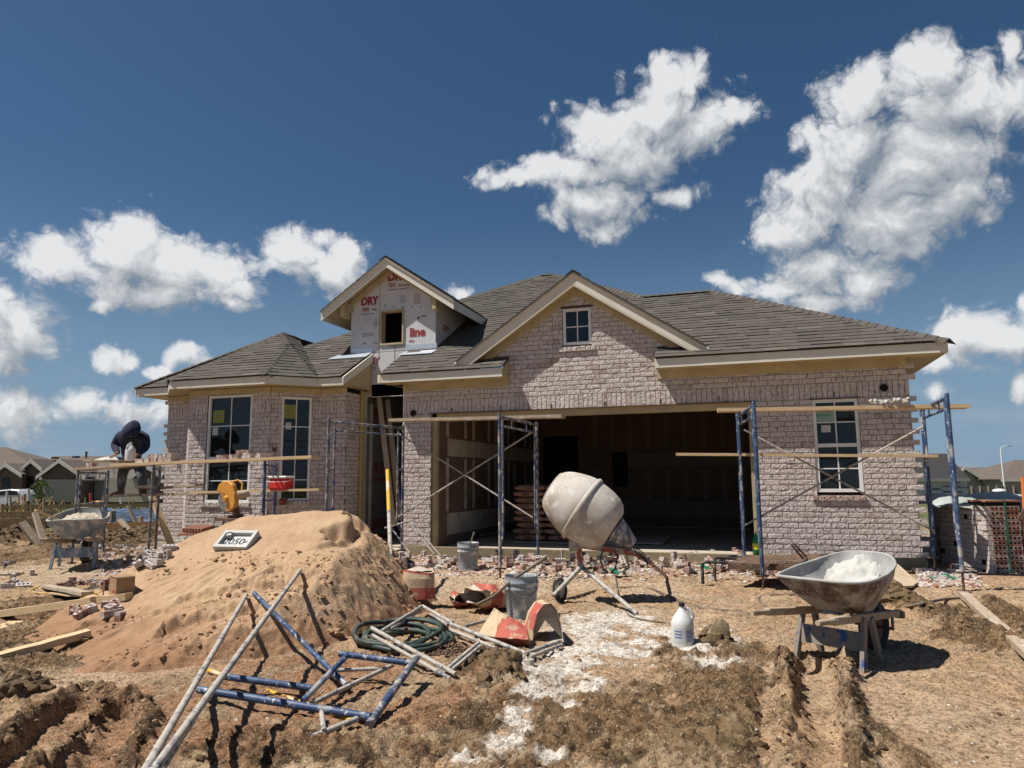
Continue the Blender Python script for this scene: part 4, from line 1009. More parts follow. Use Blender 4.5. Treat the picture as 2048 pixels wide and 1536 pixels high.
dtext('TSX', 723, 623, .085, 'redink', bold=.003, shear=.25); dtext('Struct', 744, 621, .06, 'redink', sx=.75); dtext('HIGH DENSITY - WAT', 723, 630, .027, 'redink')
dtext('line', 819, 673, .22, 'redink', bold=.009); dtext('RO', 818, 685, .07, 'redink'); dtext('FIBERS', 841, 634, .038, 'redink'); dtext('NSP', 725, 689, .04, 'redink'); dtext('OX', 729, 705, .07, 'drkink')
dtext('HIGH DENSITY - WATER RESISTIVE', 778, 694, .027, 'drkink'); dtext('RY', 741, 729, .19, 'redink', bold=.006, sx=.8); dtext('X', 745, 740, .1, 'redink')
b = MB()
for px, py, n, w_ in ((747, 640, 6, .09), (800, 592, 6, .12), (826, 590, 8, .16), (722, 668, 3, .28), (746, 685, 2, .09), (800, 715, 4, .1)):
    for i in range(n): q = P(px, py+i*2.6, Y=DY-.003); b.box(q+Vector((w_/2, 0, 0)), (w_*random.uniform(.7, 1), .003, .006))
for px, py in ((837, 636),): 
    q = P(px, py, Y=DY-.003); b.tube([q+Vector((0, -.001, 0)), q+Vector((0, .002, 0))], .03, 10)
b.build('fine_print', M_['drkink'], dorm)
b = MB()
for i in range(5): q = P(768+i*18, 616+random.uniform(-2, 2), Y=DY-.004); b.beam(q, q+Vector((.03, 0, .05)), .004, .012, up=(0, 1, 0))
b.build_each('nail_mark', M_['blkink'], dorm)
# entry sheathing faces +X : text runs towards -Y .. readable from the right
for k, (py, m) in enumerate(((835, 'redink'), (945, 'redink'), (1060, 'redink'))):
    p = P(741, py, X=LW-.008)
    text('DRYline', .27, p, (0, 1, 0), Uz, 'drkdred' if False else m, es, bold=.008, sx=.9)
    text('TSX Structural', .12, p+Vector((0, 0, -.16)), (0, 1, 0), Uz, m, es, bold=.003)
b = MB()
for k in range(16):
    p = P(742, 870+k*14, X=LW-.008); 
    b.box(p+Vector((0, .3, 0)), (.003, .55, .008))
b.build('fine_print', M_['drkink'], es)
b = MB()
for k in range(7):
    q = P(882+random.uniform(0, 20), 655+random.uniform(-10, 10), X=DX1+.004); b.box(q, (.003, .05, .05))
q = P(886, 660, X=DX1+.004); text('DRY', .16, q, (0, 1, 0), Uz, 'redink', dorm, bold=.004)
# window sticker writing
text('P Windows', .042, Vector((.955, HY+.051, 2.155)), Ux, Uz, 'green', fA[0], ext=.001, bold=.0008); text('281-444-0234', .032, Vector((.957, HY+.051, 2.10)), Ux, Uz, 'green', fA[0], ext=.001, bold=.0006)
for f, px, py, N in ((fC[0], 432, 812, 6), (fD[0], 570, 812, 7)):
    b = MB(); c, U, Nn = (fC if f is fC[0] else fD)[1:4]
    for i in range(N): b.box(c-Nn*.052+U*((-.27 if f is fC[0] else -.115))+Vector((0, 0, (1.57 if f is fC[0] else 1.61)-i*.024)), (random.uniform(.10, .17), .001, .007), Matrix((U, -Nn, Vector((0, 0, 1)))).transposed())
    b.build('sticker_print', M_['drkink'], f)
# ---------------- things on the lot ----------------
Z3 = Vector((0, 0, 1))
def surf(x, y):
    x = np.atleast_1d(np.asarray(x, float)); y = np.atleast_1d(np.asarray(y, float))
    return np.maximum(ghs(x, y, False)[0], pile_h(x, y, True))
def hit(px, py, dz=0.0):
    d = ray(px, py); d = d/np.linalg.norm(d); t = np.linspace(1.5, 40, 1600)
    X, Y, Zv = EYE[0]+d[0]*t, EYE[1]+d[1]*t, EYE[2]+d[2]*t-dz
    b = np.nonzero(Zv < surf(X, Y))[0]; i = b[0] if len(b) else -1
    return Vector((X[i], Y[i], Zv[i]+dz))
def rmat(rx=0, ry=0, rz=0):
    from mathutils import Euler
    return Euler((rx, ry, rz)).to_matrix()

# --- scaffold frames ---
def pipe(name, pts, r, m, parent, seg=8, **k):
    b = MB(); b.tube(pts, r, seg, **k); return b.build(name, m, parent)
def arc(p, c, q, n=5):
    p, c, q = Vector(p), Vector(c), Vector(q); return [p*(1-t)**2+c*2*t*(1-t)+q*t*t for t in [i/n for i in range(n+1)]]
def scaffold(near, far, ztop, zn, zf_, m, label, group='tubular scaffold frames round the house', jack=True, wr=.022, legs2=None, Hf=1.95, pegs=True):
    n0 = Vector((*near, 0)); f0 = Vector((*far, 0)); D = (f0-n0).normalized(); L = (f0-n0).length
    t = world_thing('scaffold', label, 'scaffold', (n0+f0)/2+Vector((0, 0, min(zn, zf_))), group)
    zb = ztop-Hf
    for c, g_, s_ in ((n0, zn, 1), (f0, zf_, -1)):
        leg = MB(); leg.tube([c+Z3*zb, c+Z3*ztop], wr, 10); leg.build('leg', m, t)
        ip = c+D*s_*.115
        b = MB(); b.tube([ip+Z3*(ztop-.05)]+arc(ip+Z3*(zb+.50), ip+Z3*(zb+.36), c+D*s_*.02+Z3*(zb+.30)), wr*.72, 8)
        for q in (.72, 1.28):
            if ztop-q > zb+.5: b.tube([c+Z3*(ztop-q), ip+Z3*(ztop-q)], wr*.6, 6)
        b.build('inner_post', m, t)
        if zb > g_+.03:
            j = MB(); j.tube([c+Z3*(g_-.02), c+Z3*(zb+.02)], .014, 8); j.box(c+Z3*(zb-.01), (.13, .025, .02), rmat(rz=.4)); j.box(c+Z3*(g_+.01), (.12, .12, .01)); j.build('screw_jack', M_['rust'], t)
    b = MB(); b.tube([n0+Z3*(ztop-.05), f0+Z3*(ztop-.05)], wr*.9, 8); b.build('top_bar', m, t)
    b = MB(); b.tube([n0+D*.115+Z3*(ztop-.17), f0-D*.115+Z3*(ztop-.17)], wr*.65, 8)
    for q in (.3, .7): b.tube([n0+D*L*q+Z3*(ztop-.17), n0+D*L*q+Z3*(ztop-.05)], wr*.45, 6)
    b.build('header_bar', m, t)
    return t
scaffold((.10, 8.58), (-.10, 10.15), 2.12, gh(.1, 8.58)-.02, .04, M_['blue'], 'blue paint spattered scaffold frame at the right jamb of the garage opening')
scaffold((2.16, 9.05), (2.22, 10.58), 2.17, gh(2.16, 9.05), .02, M_['blue'], 'bright blue scaffold frame at the right corner of the brick wall', wr=.025)
scaffold((-3.00, 8.6), (-2.97, 10.2), 2.10, gh(-3, 8.6), .03, M_['greyp'], 'grey blue scaffold frame standing in the middle of the garage opening')
scaffold((-5.62, 8.75), (-5.18, 10.2), 2.12, .0, .05, M_['greyp'], 'grey blue scaffold frame between the sand heap and the entry')
def low(near, far, zt_, m, label):
    t = scaffold(near, far, zt_, gh(*near), gh(*far), m, label, group='low scaffold frames along the bay', Hf=1.42, wr=.02)
    n0 = Vector((*near, 0)); f0 = Vector((*far, 0)); b = MB(); b.tube([n0+Z3*(zt_-.55), f0+Z3*(zt_-.55)], .014, 6); b.build('rung', m, t)
    return t
low((-8.2, 8.23), (-9.22, 9.4), 1.50, M_['greyp'], 'low scaffold frame just right of the worker by the bay window')
pc, pd = P(157, 937, Y=8.5), P(217, 939, Y=9.7)
low((pc.x, pc.y), (pd.x, pd.y), 1.45, M_['greyp'], 'leftmost low scaffold frame, left of the bending worker')
pe, pf = P(530, 918, Y=8.25), P(553, 925, Y=9.5)
low((pe.x, pe.y), (pf.x, pf.y), 1.52, M_['blue'], 'low scaffold frame in front of the bay corner, right of the yellow saw')
def crossb(a0, a1, b0, b1, m, label, name='cross_brace'):
    t = world_thing(name, label, 'scaffold brace', (Vector(a0)+Vector(a1))/2, 'crossed scaffold braces')
    for p, q, o_ in ((a0, a1, 0), (b0, b1, .025)):
        p, q = Vector(p)+Vector((0, o_, 0)), Vector(q)+Vector((0, o_, 0)); b = MB(); b.tube([p, q], .0125, 7); b.build('brace_pipe', m, t)
    b = MB(); mid = (Vector(a0)+Vector(a1))/2; b.tube([mid+Vector((0, -.02, 0)), mid+Vector((0, .04, 0))], .018, 8); b.build('pivot_bolt', M_['rust'], t)
crossb(P(797, 867, Y=10.15), P(1065, 1035, Y=10.15), P(790, 1037, Y=10.15), P(1062, 865, Y=10.15), M_['galv'], 'pale caked cross brace across the left half of the garage opening')
crossb(P(1488, 860, Y=10.3), P(1868, 1062, Y=10.45), P(1487, 1052, Y=10.3), P(1852, 850, Y=10.45), M_['galv'], 'pale cross brace in front of the tall window right of the garage')
# folded brace leaning near the brick pier
t = world_thing('scaffold_brace', 'thin caked brace pipes leaning on the ground by the brick pier', 'scaffold brace', hit(830, 1115))
for p, q in (((770, 1056), (828, 1039)), ((817, 1042), (868, 1108)), ((822, 1043), (882, 1112)), ((782, 1055), (824, 1112))):
    b = MB(); b.tube([P(*p, Y=9.4), P(*q, Y=9.25)], .012, 7); b.build('brace_pipe', M_['galv'], t)

# --- planks ---
def plank(p, q, w_, h_, m, label, group=None, name='plank', cat='plank'):
    p, q = Vector(p), Vector(q); b = MB(); d = q-p; mid = (p+q)/2
    n = 6; side = d.cross(Z3).normalized(); up = side.cross(d.normalized()); rows = []
    for i in range(n+1):
        c = p+d*(i/n)+up*random.uniform(-.003, .003)
        rows.append([c+side*w_/2+up*h_/2, c-side*w_/2+up*h_/2, c-side*w_/2-up*h_/2, c+side*w_/2-up*h_/2])
    b.sheet(rows, sm=False, closed_u=True); b.add(rows[0], [(0, 1, 2, 3)]); b.add(rows[-1], [(3, 2, 1, 0)])
    # object axes follow the board so that the grain runs along it
    me = b.build(name, m); M = Matrix((d.normalized(), side, up)).transposed().to_4x4(); M.translation = mid
    me.data.transform(M.inverted()); me.matrix_world = M
    return tag(me, label, cat, group)
g_ = 'scaffold planks'
plank(P(784, 841, Y=10.02), P(1127, 833, Y=9.98), .22, .045, M_['woodo'], 'caked plank on top of the scaffold across the left garage opening', g_)
plank(P(1435, 821, Y=9.75), P(1934, 813, Y=10.0), .22, .045, M_['woodn'], 'upper yellow plank on the scaffold in front of the right wall', g_)
plank(P(1352, 909, Y=10.12), P(1871, 912, Y=10.38), .20, .035, M_['woodn'], 'lower yellow plank on the scaffold in front of the right wall', g_)
PL1 = (P(232, 930, Y=8.32), P(632, 914, Y=8.32))
plank(*PL1, .22, .04, M_['woodn'], 'long plank with bricks on it in front of the bay windows', g_)
plank(P(165, 938, Y=8.6), P(352, 925, Y=8.62), .26, .035, M_['woodo'], 'weathered plank under the white jug by the worker', g_)
plank(P(158, 940, Y=9.1), P(300, 926, Y=9.1), .26, .035, M_['woodo'], 'weathered plank behind the white jug, under the mortar board', g_)
PL2 = (P(218, 992, Y=9.35), P(425, 986, Y=9.35))
plank(*PL2, .28, .04, M_['woodo'], 'weathered plank the worker stands on', g_)
plank(P(300, 978, Y=9.5), P(398, 970, Y=9.5), .2, .035, M_['woodo'], 'short weathered board stacked right of the worker boots', g_)
plank(P(388, 985, Y=9.15), P(645, 979, Y=9.15), .2, .035, M_['woodn'], 'lower plank with the red cooler on it in front of the bay windows', g_)
# lumber on the ground
def gplank(a, b_, w_, h_, m, label, dz=0.0, tilt=None):
    p = hit(*a, dz=h_/2+dz); q = hit(*b_, dz=h_/2+dz); return plank(p, q, w_, h_, m, label, 'lumber lying on the lot', 'board', 'board')
gplank((-30, 1232), (258, 1192), .09, .06, M_['woodn'], 'long new board lying left of the sand heap')
gplank((-30, 1322), (178, 1266), .10, .05, M_['woodn'], 'new board lower left with its end buried in sand')
gplank((-20, 1264), (34, 1246), .14, .04, M_['woodn'], 'short board end at the left edge above the buried board')
gplank((122, 1184), (214, 1192), .26, .015, M_['woodn'], 'thin pale board beside the cardboard box', dz=.02)
gplank((1926, 1188), (2075, 1322), .09, .045, M_['woodo'], 'grey caked board lying at the right edge', dz=.05)
gplank((1140, 1108), (1200, 1098), .1, .05, M_['woodn'], 'new board scrap behind the mixer legs', dz=.02)
gplank((90, 1172), (175, 1187), .1, .03, M_['woodo'], 'weathered board scrap left of the thin pale board')
gplank((0, 1150), (45, 1147), .12, .03, M_['woodo'], 'weathered board scrap at the left edge')
for k, (a, b_, lb) in enumerate((((758, 790), (788, 1052), 'long board leaning inside the entry'), ((775, 800), (800, 1040), 'second board leaning inside the entry, behind the first'))):
    p, q = P(*a, Y=11.6+k*.15), P(*b_, Y=11.1+k*.15); b = MB(); b.beam(p, q, .09, .04, up=(0, 1, 0)); o = b.build('board', M_['woodo'], None); tag(o, lb, 'board', 'boards leaning in the entry')
# plywood against the foundation
b = MB(); q = [hit(1776, 1126, .12), hit(1788, 1124, .12), hit(1836, 1167, .03), hit(1826, 1175, .03), hit(1752, 1178, .03)]
b.prism([v for v in q], (0, 0, .02)); tag(b.build('plywood_offcut', M_['ply'], None), 'plywood offcut leaning behind the big wheelbarrow', 'plywood')

# --- yellow pole ---
t = world_thing('pole', 'yellow and white pole stuck upright right of the sand heap', 'pole', hit(783, 1158))
p, q = P(775, 941, Y=8.15), hit(783, 1157); mid = p.lerp(q, .45)
pipe('upper_tube', [p, mid], .024, M_['yelp'], t); pipe('lower_tube', [mid, q-Z3*.05], .0225, M_['galv'], t)

# --- leaning braces on the sand ---
t = world_thing('cross_brace', 'pair of long caked pipes leaning on the front of the sand heap', 'scaffold brace', hit(420, 1380))
for a, b_, dz1, dz2 in (((493, 1190), (288, 1545), .03, .34), ((601, 1140), (304, 1545), .02, .34), ((430, 1368), (318, 1545), .02, .30)):
    p = hit(*a, dz=dz1); q = P(*b_, z=p.z*0+dz2); b = MB(); b.tube([p, q, q+(q-p).normalized()*.5], .0155, 8); b.build('brace_pipe', M_['galv'], t)
# --- blue frame on the ground ---
t = world_thing('scaffold', 'blue scaffold frame lying flat at the foot of the sand heap', 'scaffold', hit(620, 1400), 'scaffold frames lying on the ground')
def gp(a, b_, r, m, nm, par, dza=.05, dzb=None):
    bb = MB(); bb.tube([hit(*a, dz=dza), hit(*b_, dz=dza if dzb is None else dzb)], r, 10); return bb.build(nm, m, par)
gp((397, 1379), (741, 1434), .0215, M_['blue'], 'leg', t, .07, .05); gp((448, 1353), (628, 1377), .0205, M_['blue'], 'leg', t, .09, .07)
gp((696, 1309), (606, 1402), .0175, M_['blue'], 'top_bar', t, .16, .08); gp((678, 1307), (826, 1327), .020, M_['blue'], 'inner_post', t, .16, .14)
gp((833, 1316), (737, 1450), .0235, M_['greyp'], 'header_bar', t, .16, .03)
gp((626, 1474), (714, 1438), .016, M_['galv'], 'strut', t, .03, .05); gp((643, 1423), (648, 1462), .013, M_['galv'], 'strut', t, .05, .04)
gp((622, 1408), (784, 1331), .014, M_['galv'], 'strut', t, .05, .1); gp((672, 1341), (760, 1337), .012, M_['galv'], 'strut', t, .08, .1)
o = gp((418, 1341), (704, 1441), .014, M_['yelp'], 'wooden_stick', None, .02, .02); tag(o, 'thin orange stick lying under the blue frame', 'stick')
b = MB(); b.tube([hit(508, 1186, .02), hit(664, 1343, .10), hit(692, 1369, .06)], .017, 8); tag(b.build('loose_pipe', M_['blue'], None), 'faded blue pipe slanting down the sand heap behind the leaning braces', 'pipe')
# --- white frame on the ground ---
t = world_thing('scaffold', 'white caked scaffold frame lying over the coiled hose', 'scaffold', hit(820, 1300), 'scaffold frames lying on the ground')
gp((743, 1256), (911, 1348), .015, M_['galv'], 'leg', t, .20, .05); gp((744, 1270), (900, 1357), .013, M_['galv'], 'leg', t, .18, .03)
gp((763, 1263), (843, 1213), .015, M_['galv'], 'top_bar', t, .18, .10); gp((781, 1258), (840, 1222), .012, M_['galv'], 'header_bar', t, .16, .08)
gp((845, 1212), (905, 1246), .015, M_['galv'], 'inner_post', t, .10, .12); gp((862, 1228), (896, 1250), .012, M_['galv'], 'inner_post', t, .08, .10)
t = world_thing('scaffold', 'white caked scaffold frame lying between the hose and the torn red bags', 'scaffold', hit(980, 1290), 'scaffold frames lying on the ground')
gp((902, 1248), (1067, 1313), .015, M_['galv'], 'leg', t, .12, .04); gp((900, 1259), (1062, 1325), .013, M_['galv'], 'leg', t, .10, .03)
gp((929, 1253), (976, 1240), .014, M_['galv'], 'header_bar', t, .12, .08); gp((894, 1338), (957, 1286), .014, M_['galv'], 'top_bar', t, .04, .10); gp((904, 1340), (960, 1293), .013, M_['galv'], 'inner_post', t, .04, .09)
gp((1050, 1307), (1122, 1282), .014, M_['galv'], 'header_bar', t, .05, .04); gp((1060, 1314), (1124, 1289), .012, M_['galv'], 'strut', t, .05, .04)
for a in ((1066, 1313), (1061, 1325)): b = MB(); c = hit(*a, dz=.04); b.tube([c-Z3*.02, c+Z3*.02], .024, 10); b.build('end_collar', M_['galv'], t)

# --- hoses and cords ---
c0 = hit(800, 1290); pts = []
for i in range(7*20):
    a = i/20*2*math.pi; k = i/140; r = .30+.05*math.sin(i*.13)+.03*math.sin(a*2+i*.05)
    if k > .86: r += (k-.86)*.9
    pts.append((c0.x-.02+.05*math.sin(i*.045)+r*math.cos(a), c0.y+.08+.05*math.cos(i*.06)+r*.95*math.sin(a), 0))
pts = [Vector((x, y, float(surf(x, y)[0])+.03+.016*(i//20)*(.6+.4*math.sin(i*.31)))) for i, (x, y, _) in enumerate(pts)]
b = MB(); b.tube(pts, .0165, 7); tag(b.build('garden_hose', M_['hose'], None), 'coiled dark green water hose at the foot of the sand heap', 'hose')
def cord(name, pxs, r, m, label, cat, dz=.012, group=None):
    P3 = [hit(*p[:2], dz=(p[2] if len(p) > 2 else dz)) for p in pxs]; out = []
    for i in range(len(P3)-1):
        p0 = P3[max(i-1, 0)]; p1 = P3[i]; p2 = P3[i+1]; p3 = P3[min(i+2, len(P3)-1)]
        for k in range(6):
            t_ = k/6; out.append(.5*((2*p1)+(p2-p0)*t_+(2*p0-5*p1+4*p2-p3)*t_*t_+(3*p1-p0-3*p2+p3)*t_**3))
    out.append(P3[-1]); b = MB(); b.tube(out, r, 6); return tag(b.build(name, m, None), label, cat, group)
cord('hose', [(1130, 1200), (1190, 1182), (1240, 1176), (1300, 1177), (1350, 1198), (1400, 1215), (1460, 1222), (1500, 1228)], .014, M_['cordb'], 'muddy hose running across the lot to the big wheelbarrow', 'hose')
cord('hose', [(1590, 1190), (1545, 1190), (1518, 1196), (1530, 1212), (1570, 1222), (1600, 1222)], .014, M_['cordb'], 'muddy hose looped round the foot of the blue scaffold', 'hose')
cord('hose', [(1810, 1214), (1850, 1206), (1890, 1198), (1922, 1196)], .014, M_['cordb'], 'muddy hose end right of the big wheelbarrow', 'hose', dz=.03)
cord('extension_cord', [(-10, 1198), (40, 1190), (80, 1172), (60, 1182), (110, 1186), (200, 1170)], .007, M_['cordy'], 'yellow extension cord tangled left of the sand heap', 'cord')
cord('extension_cord', [(30, 1180), (60, 1173), (100, 1180), (140, 1178), (190, 1186), (205, 1178)], .006, M_['cordy'], 'yellow extension cord loop beside the cardboard box', 'cord')
cord('electric_cord', [(1222, 1104), (1230, 1150), (1240, 1200), (1262, 1232), (1330, 1245)], .006, M_['cordb'], 'thin dark cord trailing from the mixer', 'cord', dz=.02)
cord('extension_cord', [(140, 1196), (165, 1180), (215, 1172)], .009, M_['rubber'], 'black cord curled on the thin pale board', 'cord', dz=.05)
cord('hose', [(1440, 1122), (1465, 1112), (1500, 1114), (1540, 1120)], .018, M_['rubber'], 'black hose behind the rusty steel stand', 'hose', dz=.12)

# --- chain ---
b = MB(); c = hit(895, 1305)
for i in range(230):
    a = random.uniform(0, 6.28); r = .17*math.sqrt(random.random()); x, y = c.x+r*math.cos(a)*1.1, c.y+r*math.sin(a); zc = float(surf(x, y)[0])+.012+.035*max(0, 1-r/.16)*random.random()
    d = Vector((random.uniform(-1, 1), random.uniform(-1, 1), random.uniform(-.4, .4))).normalized()*.014; b.tube([Vector((x, y, zc))-d, Vector((x, y, zc))+d], .0065, 5)
tag(b.build('chain', M_['rust'], None), 'heap of rusty chain beside the coiled hose', 'chain')

# --- pails ---
def pail(loc, rz, label, s=1.0, tool=True):
    t = thing('bucket', label, 'bucket', loc, rz, 'grey five gallon buckets')
    b = MB(); pr = [(0, .128), (.02, .130), (.24, .144), (.245, .150), (.262, .150), (.267, .145), (.295, .147), (.300, .153), (.318, .153), (.323, .148), (.362, .150), (.37, .153)]
    b.tube([(0, 0, z_) for z_, r in pr], [r for z_, r in pr], 28, caps=False); b.tube([(0, 0, .37), (0, 0, .366), (0, 0, .33), (0, 0, .03)], [.153, .146, .143, .125], 28, caps=False)
    b.add([(.128*math.cos(a), .128*math.sin(a), .002) for a in np.linspace(0, 2*math.pi, 28, endpoint=False)], [tuple(range(28))]); b.build('shell', M_['pail'], t)
    b = MB(); b.add([(.14*math.cos(a)*random.uniform(.95, 1), .14*math.sin(a), .25+random.uniform(-.01, .01)) for a in np.linspace(0, 2*math.pi, 20, endpoint=False)], [tuple(range(20))]); b.build('contents', M_['cake'], t)
    b = MB(); b.tube([(.155*math.cos(a), .155*math.sin(a)*.98, .34-.10*abs(math.sin(a))*1.4) for a in np.linspace(0, -math.pi, 13)], .0035, 5); b.build('bail_handle', M_['steel'], t)
    if tool:
        b = MB(); b.tube([(-.02, .05, .15), (-.12, -.02, .42), (-.17, -.04, .52)], [.012, .011, .013], 7); b.build('tool_handle', M_['steel'], t)
    return t
p = hit(1043, 1234); pail(p, .6, 'grey spattered bucket standing behind the torn red bags', tool=False)
p2 = hit(936, 1139); pail(p2, 2.2, 'grey bucket with a tool in it standing in the rubble at the slab')
b = MB(); q = Vector(p); b.tube([q+Vector((-.34, -.25, .13)), q+Vector((-.2, -.2, .2)), q+Vector((-.02, -.1, .36)), q+Vector((.12, .1, .46))], .014, 7); b.tube([q+Vector((.12, .1, .46)), q+Vector((.20, .16, .52))], .019, 8)
tag(b.build('spray_wand', M_['cordb'], None), 'muddy hose wand resting across the bucket behind the red bags', 'hose')

# --- torn paper bags ---
def bag(c, rz, w_, l_, h_, label, mats, kind='open', seed=1, tilt=0, stripe=(.30, .8)):
    r = random.Random(seed); t = thing('paper_bag', label, 'paper bag', c, rz, 'torn red and brown mortar bags')
    nu, nv = 18, 11; rows = []
    ph_ = [r.uniform(0, 6) for _ in range(8)]
    for k in range(nv+1):
        v = k/nv; row = []
        for i in range(nu):
            a = 2*math.pi*i/nu; ca, sa = math.cos(a), math.sin(a)
            sx = w_/2*math.copysign(abs(ca)**.55, ca); sy = h_/2*math.copysign(abs(sa)**.7, sa)
            op = 1+.28*v if kind == 'open' else 1-.12*v
            cr = .026*math.sin(5*a+ph_[0]+6*v)+.020*math.sin(9*a+ph_[1]-11*v)+.016*math.sin(17*v+ph_[2]+3*a)+r.uniform(-.014, .014)
            sy *= (.55+.55*math.sin(math.pi*min(1, v*.9+.12)))*op
            edge = (1+.10*math.sin(3*a+ph_[3])+.05*math.sin(8*a+ph_[4])) if v > .9 else 1
            row.append(Vector((sx*(1+cr*2)+cr*.3, (v*l_)*edge-l_/2, sy*(1+cr*2)+h_*.42+cr*.6)))
        rows.append(row)
    M = rmat(rx=tilt); rows = [[M @ p for p in row] for row in rows]
    zmin = min(p.z for row in rows for p in row)
    rows = [[p-Vector((0, 0, zmin)) for p in row] for row in rows]
    out = MB()
    nc = nu; vs = [p for row in rows for p in row]
    for k in range(nv):
        for i in range(nu):
            j = (i+1) % nu; m_i = 1 if stripe[0] < k/nv < stripe[1] else 0
            a = [k*nc+i, k*nc+j, (k+1)*nc+j, (k+1)*nc+i]; out.f.append(a); out.c.append((1, 1, 1)); out.mi.append(m_i); out.smooth.append(False)
    out.v = [tuple(p) for p in vs]; out.f.append(list(range(nc))[::-1]); out.c.append((1, 1, 1)); out.mi.append(0); out.smooth.append(False)
    o = out.build('paper_shell', [M_['paper'], M_['paperred']], t)
    inn = MB(); ctr = [sum(row, Vector())/len(row) for row in rows]
    inn.sheet([[c_+(p-c_)*.965 for p in row] for row, c_ in zip(rows[2:], ctr[2:])], closed_u=True); inn.build('lining', M_['paperin'], t)
    return t
HB = lambda x, y: hit(x, y)
def crumple(b, rows, jit, mi=0, mfun=None):
    g = [[Vector(p)+Vector((random.uniform(-jit, jit), random.uniform(-jit, jit), random.uniform(-jit, jit)*.8)) for p in r] for r in rows]
    for i in range(len(g)-1):
        for k in range(len(g[0])-1):
            m_i = mfun(i/(len(g)-1), k/(len(g[0])-1)) if mfun else mi
            a_, b2, c_, d_ = g[i][k], g[i][k+1], g[i+1][k+1], g[i+1][k]
            if random.random() < .5: b.add([a_, b2, c_, d_], [(0, 1, 2), (0, 2, 3)], (1, 1, 1), m_i)
            else: b.add([a_, b2, c_, d_], [(0, 1, 3), (1, 2, 3)], (1, 1, 1), m_i)
    return g
random.seed(31)
y0 = hit(1005, 1298).y
t1 = world_thing('paper_bag', 'torn red and brown bag folded like a tent in front of the bucket', 'paper bag', hit(1005, 1298), 'torn red and brown mortar bags')
A0, A1, A2, A3 = P(956, 1270, Y=y0-.02), P(1056, 1280, Y=y0-.10), P(1054, 1252, Y=y0+.22), P(988, 1216, Y=y0+.22)
rows = [[(A0.lerp(A1, k/9)).lerp(A3.lerp(A2, k/9), i/6)+Z3*.03*math.sin(math.pi*i/6)*math.sin(math.pi*k/9) for k in range(10)] for i in range(7)]
b = MB(); crumple(b, rows, .006, mfun=lambda v, u: 1 if (u > .28+.1*v) else 0)
r2 = [[rows[0][k]+Vector((0, .03*i, -.028*i)) for k in range(10)] for i in range(3)]; crumple(b, r2, .007, mi=1)
r3 = [[rows[i][9]+Vector((.004*j_, .02*j_, -.05*j_)) for i in range(7)] for j_ in range(3)]; crumple(b, r3, .006, mi=0)
ps_ = b.build('paper_shell', [M_['paper'], M_['paperred']], t1)
Ud = (A1-A0).normalized(); Vd = (A3-A0); Vd = (Vd-Ud*Vd.dot(Ud)).normalized(); o_ = A0.lerp(A1, .93).lerp(A3.lerp(A2, .93), .20)+Ud.cross(Vd)*.022
text('TYPE N', .038, o_, -Ud, -Vd, 'paper', t1, ext=.0008, bold=.001); text('MASONRY', .026, o_-Vd*.035, -Ud, -Vd, 'paper', t1, ext=.0008)
t2 = world_thing('paper_bag', 'torn open bag gaping to the right of the tent shaped red bag', 'paper bag', hit(1098, 1294), 'torn red and brown mortar bags')
yb2 = hit(1098, 1292).y
fr_px = [(1067, 1293), (1066, 1262), (1074, 1228), (1086, 1208), (1100, 1206), (1114, 1221), (1124, 1250), (1129, 1284)]
bk_px = [(1050, 1275), (1048, 1250), (1056, 1224), (1070, 1203), (1082, 1200), (1096, 1208), (1108, 1232), (1116, 1262)]
Fp = [P(x, y, Y=yb2-.02) for x, y in fr_px]; Bp = [P(x, y, Y=yb2+.26) for x, y in bk_px]
b = MB(); rows = [[Fp[k].lerp(Bp[k], i/5) for k in range(8)] for i in range(6)]; crumple(b, rows, .007, mfun=lambda v, u: 1 if (.12 < u < .42 and v < .8) else 0); b.build('paper_shell', [M_['paper'], M_['paperred']], t2)
cF = sum(Fp, Vector())/8; cB = sum(Bp, Vector())/8
b = MB(); rows = [[(cF+(Fp[k]-cF)*.95).lerp(cB+(Bp[k]-cB)*.93, i/4) for k in range(8)] for i in range(5)]; crumple(b, rows, .004); b.add([cF.lerp(cB, .28)]+[cF.lerp(cB, .28)+(Fp[k_].lerp(Bp[k_], .28)-cF.lerp(cB, .28))*.94 for k_ in range(8)], [(0, k, k+1) for k in range(1, 8)]); rows = [[Fp[0].lerp(Fp[7], k/4).lerp(Bp[0].lerp(Bp[7], k/4), i/3)+Z3*.004 for k in range(5)] for i in range(4)]; crumple(b, rows, .003); b.build('lining', M_['paperin'], t2)
t3 = bag(HB(975, 1226)+Z3*.03, R_(160), .34, .42, .16, 'crumpled empty bag with a curled flap left of the bucket', 0, 'open', 12, tilt=R_(8), stripe=(.4, .8))
t4 = bag(HB(925, 1216), R_(200), .22, .28, .12, 'small scrap of red bag behind the crumpled bag', 0, 'closed', 21, tilt=R_(10), stripe=(.1, .9))
tt = MB()
pass
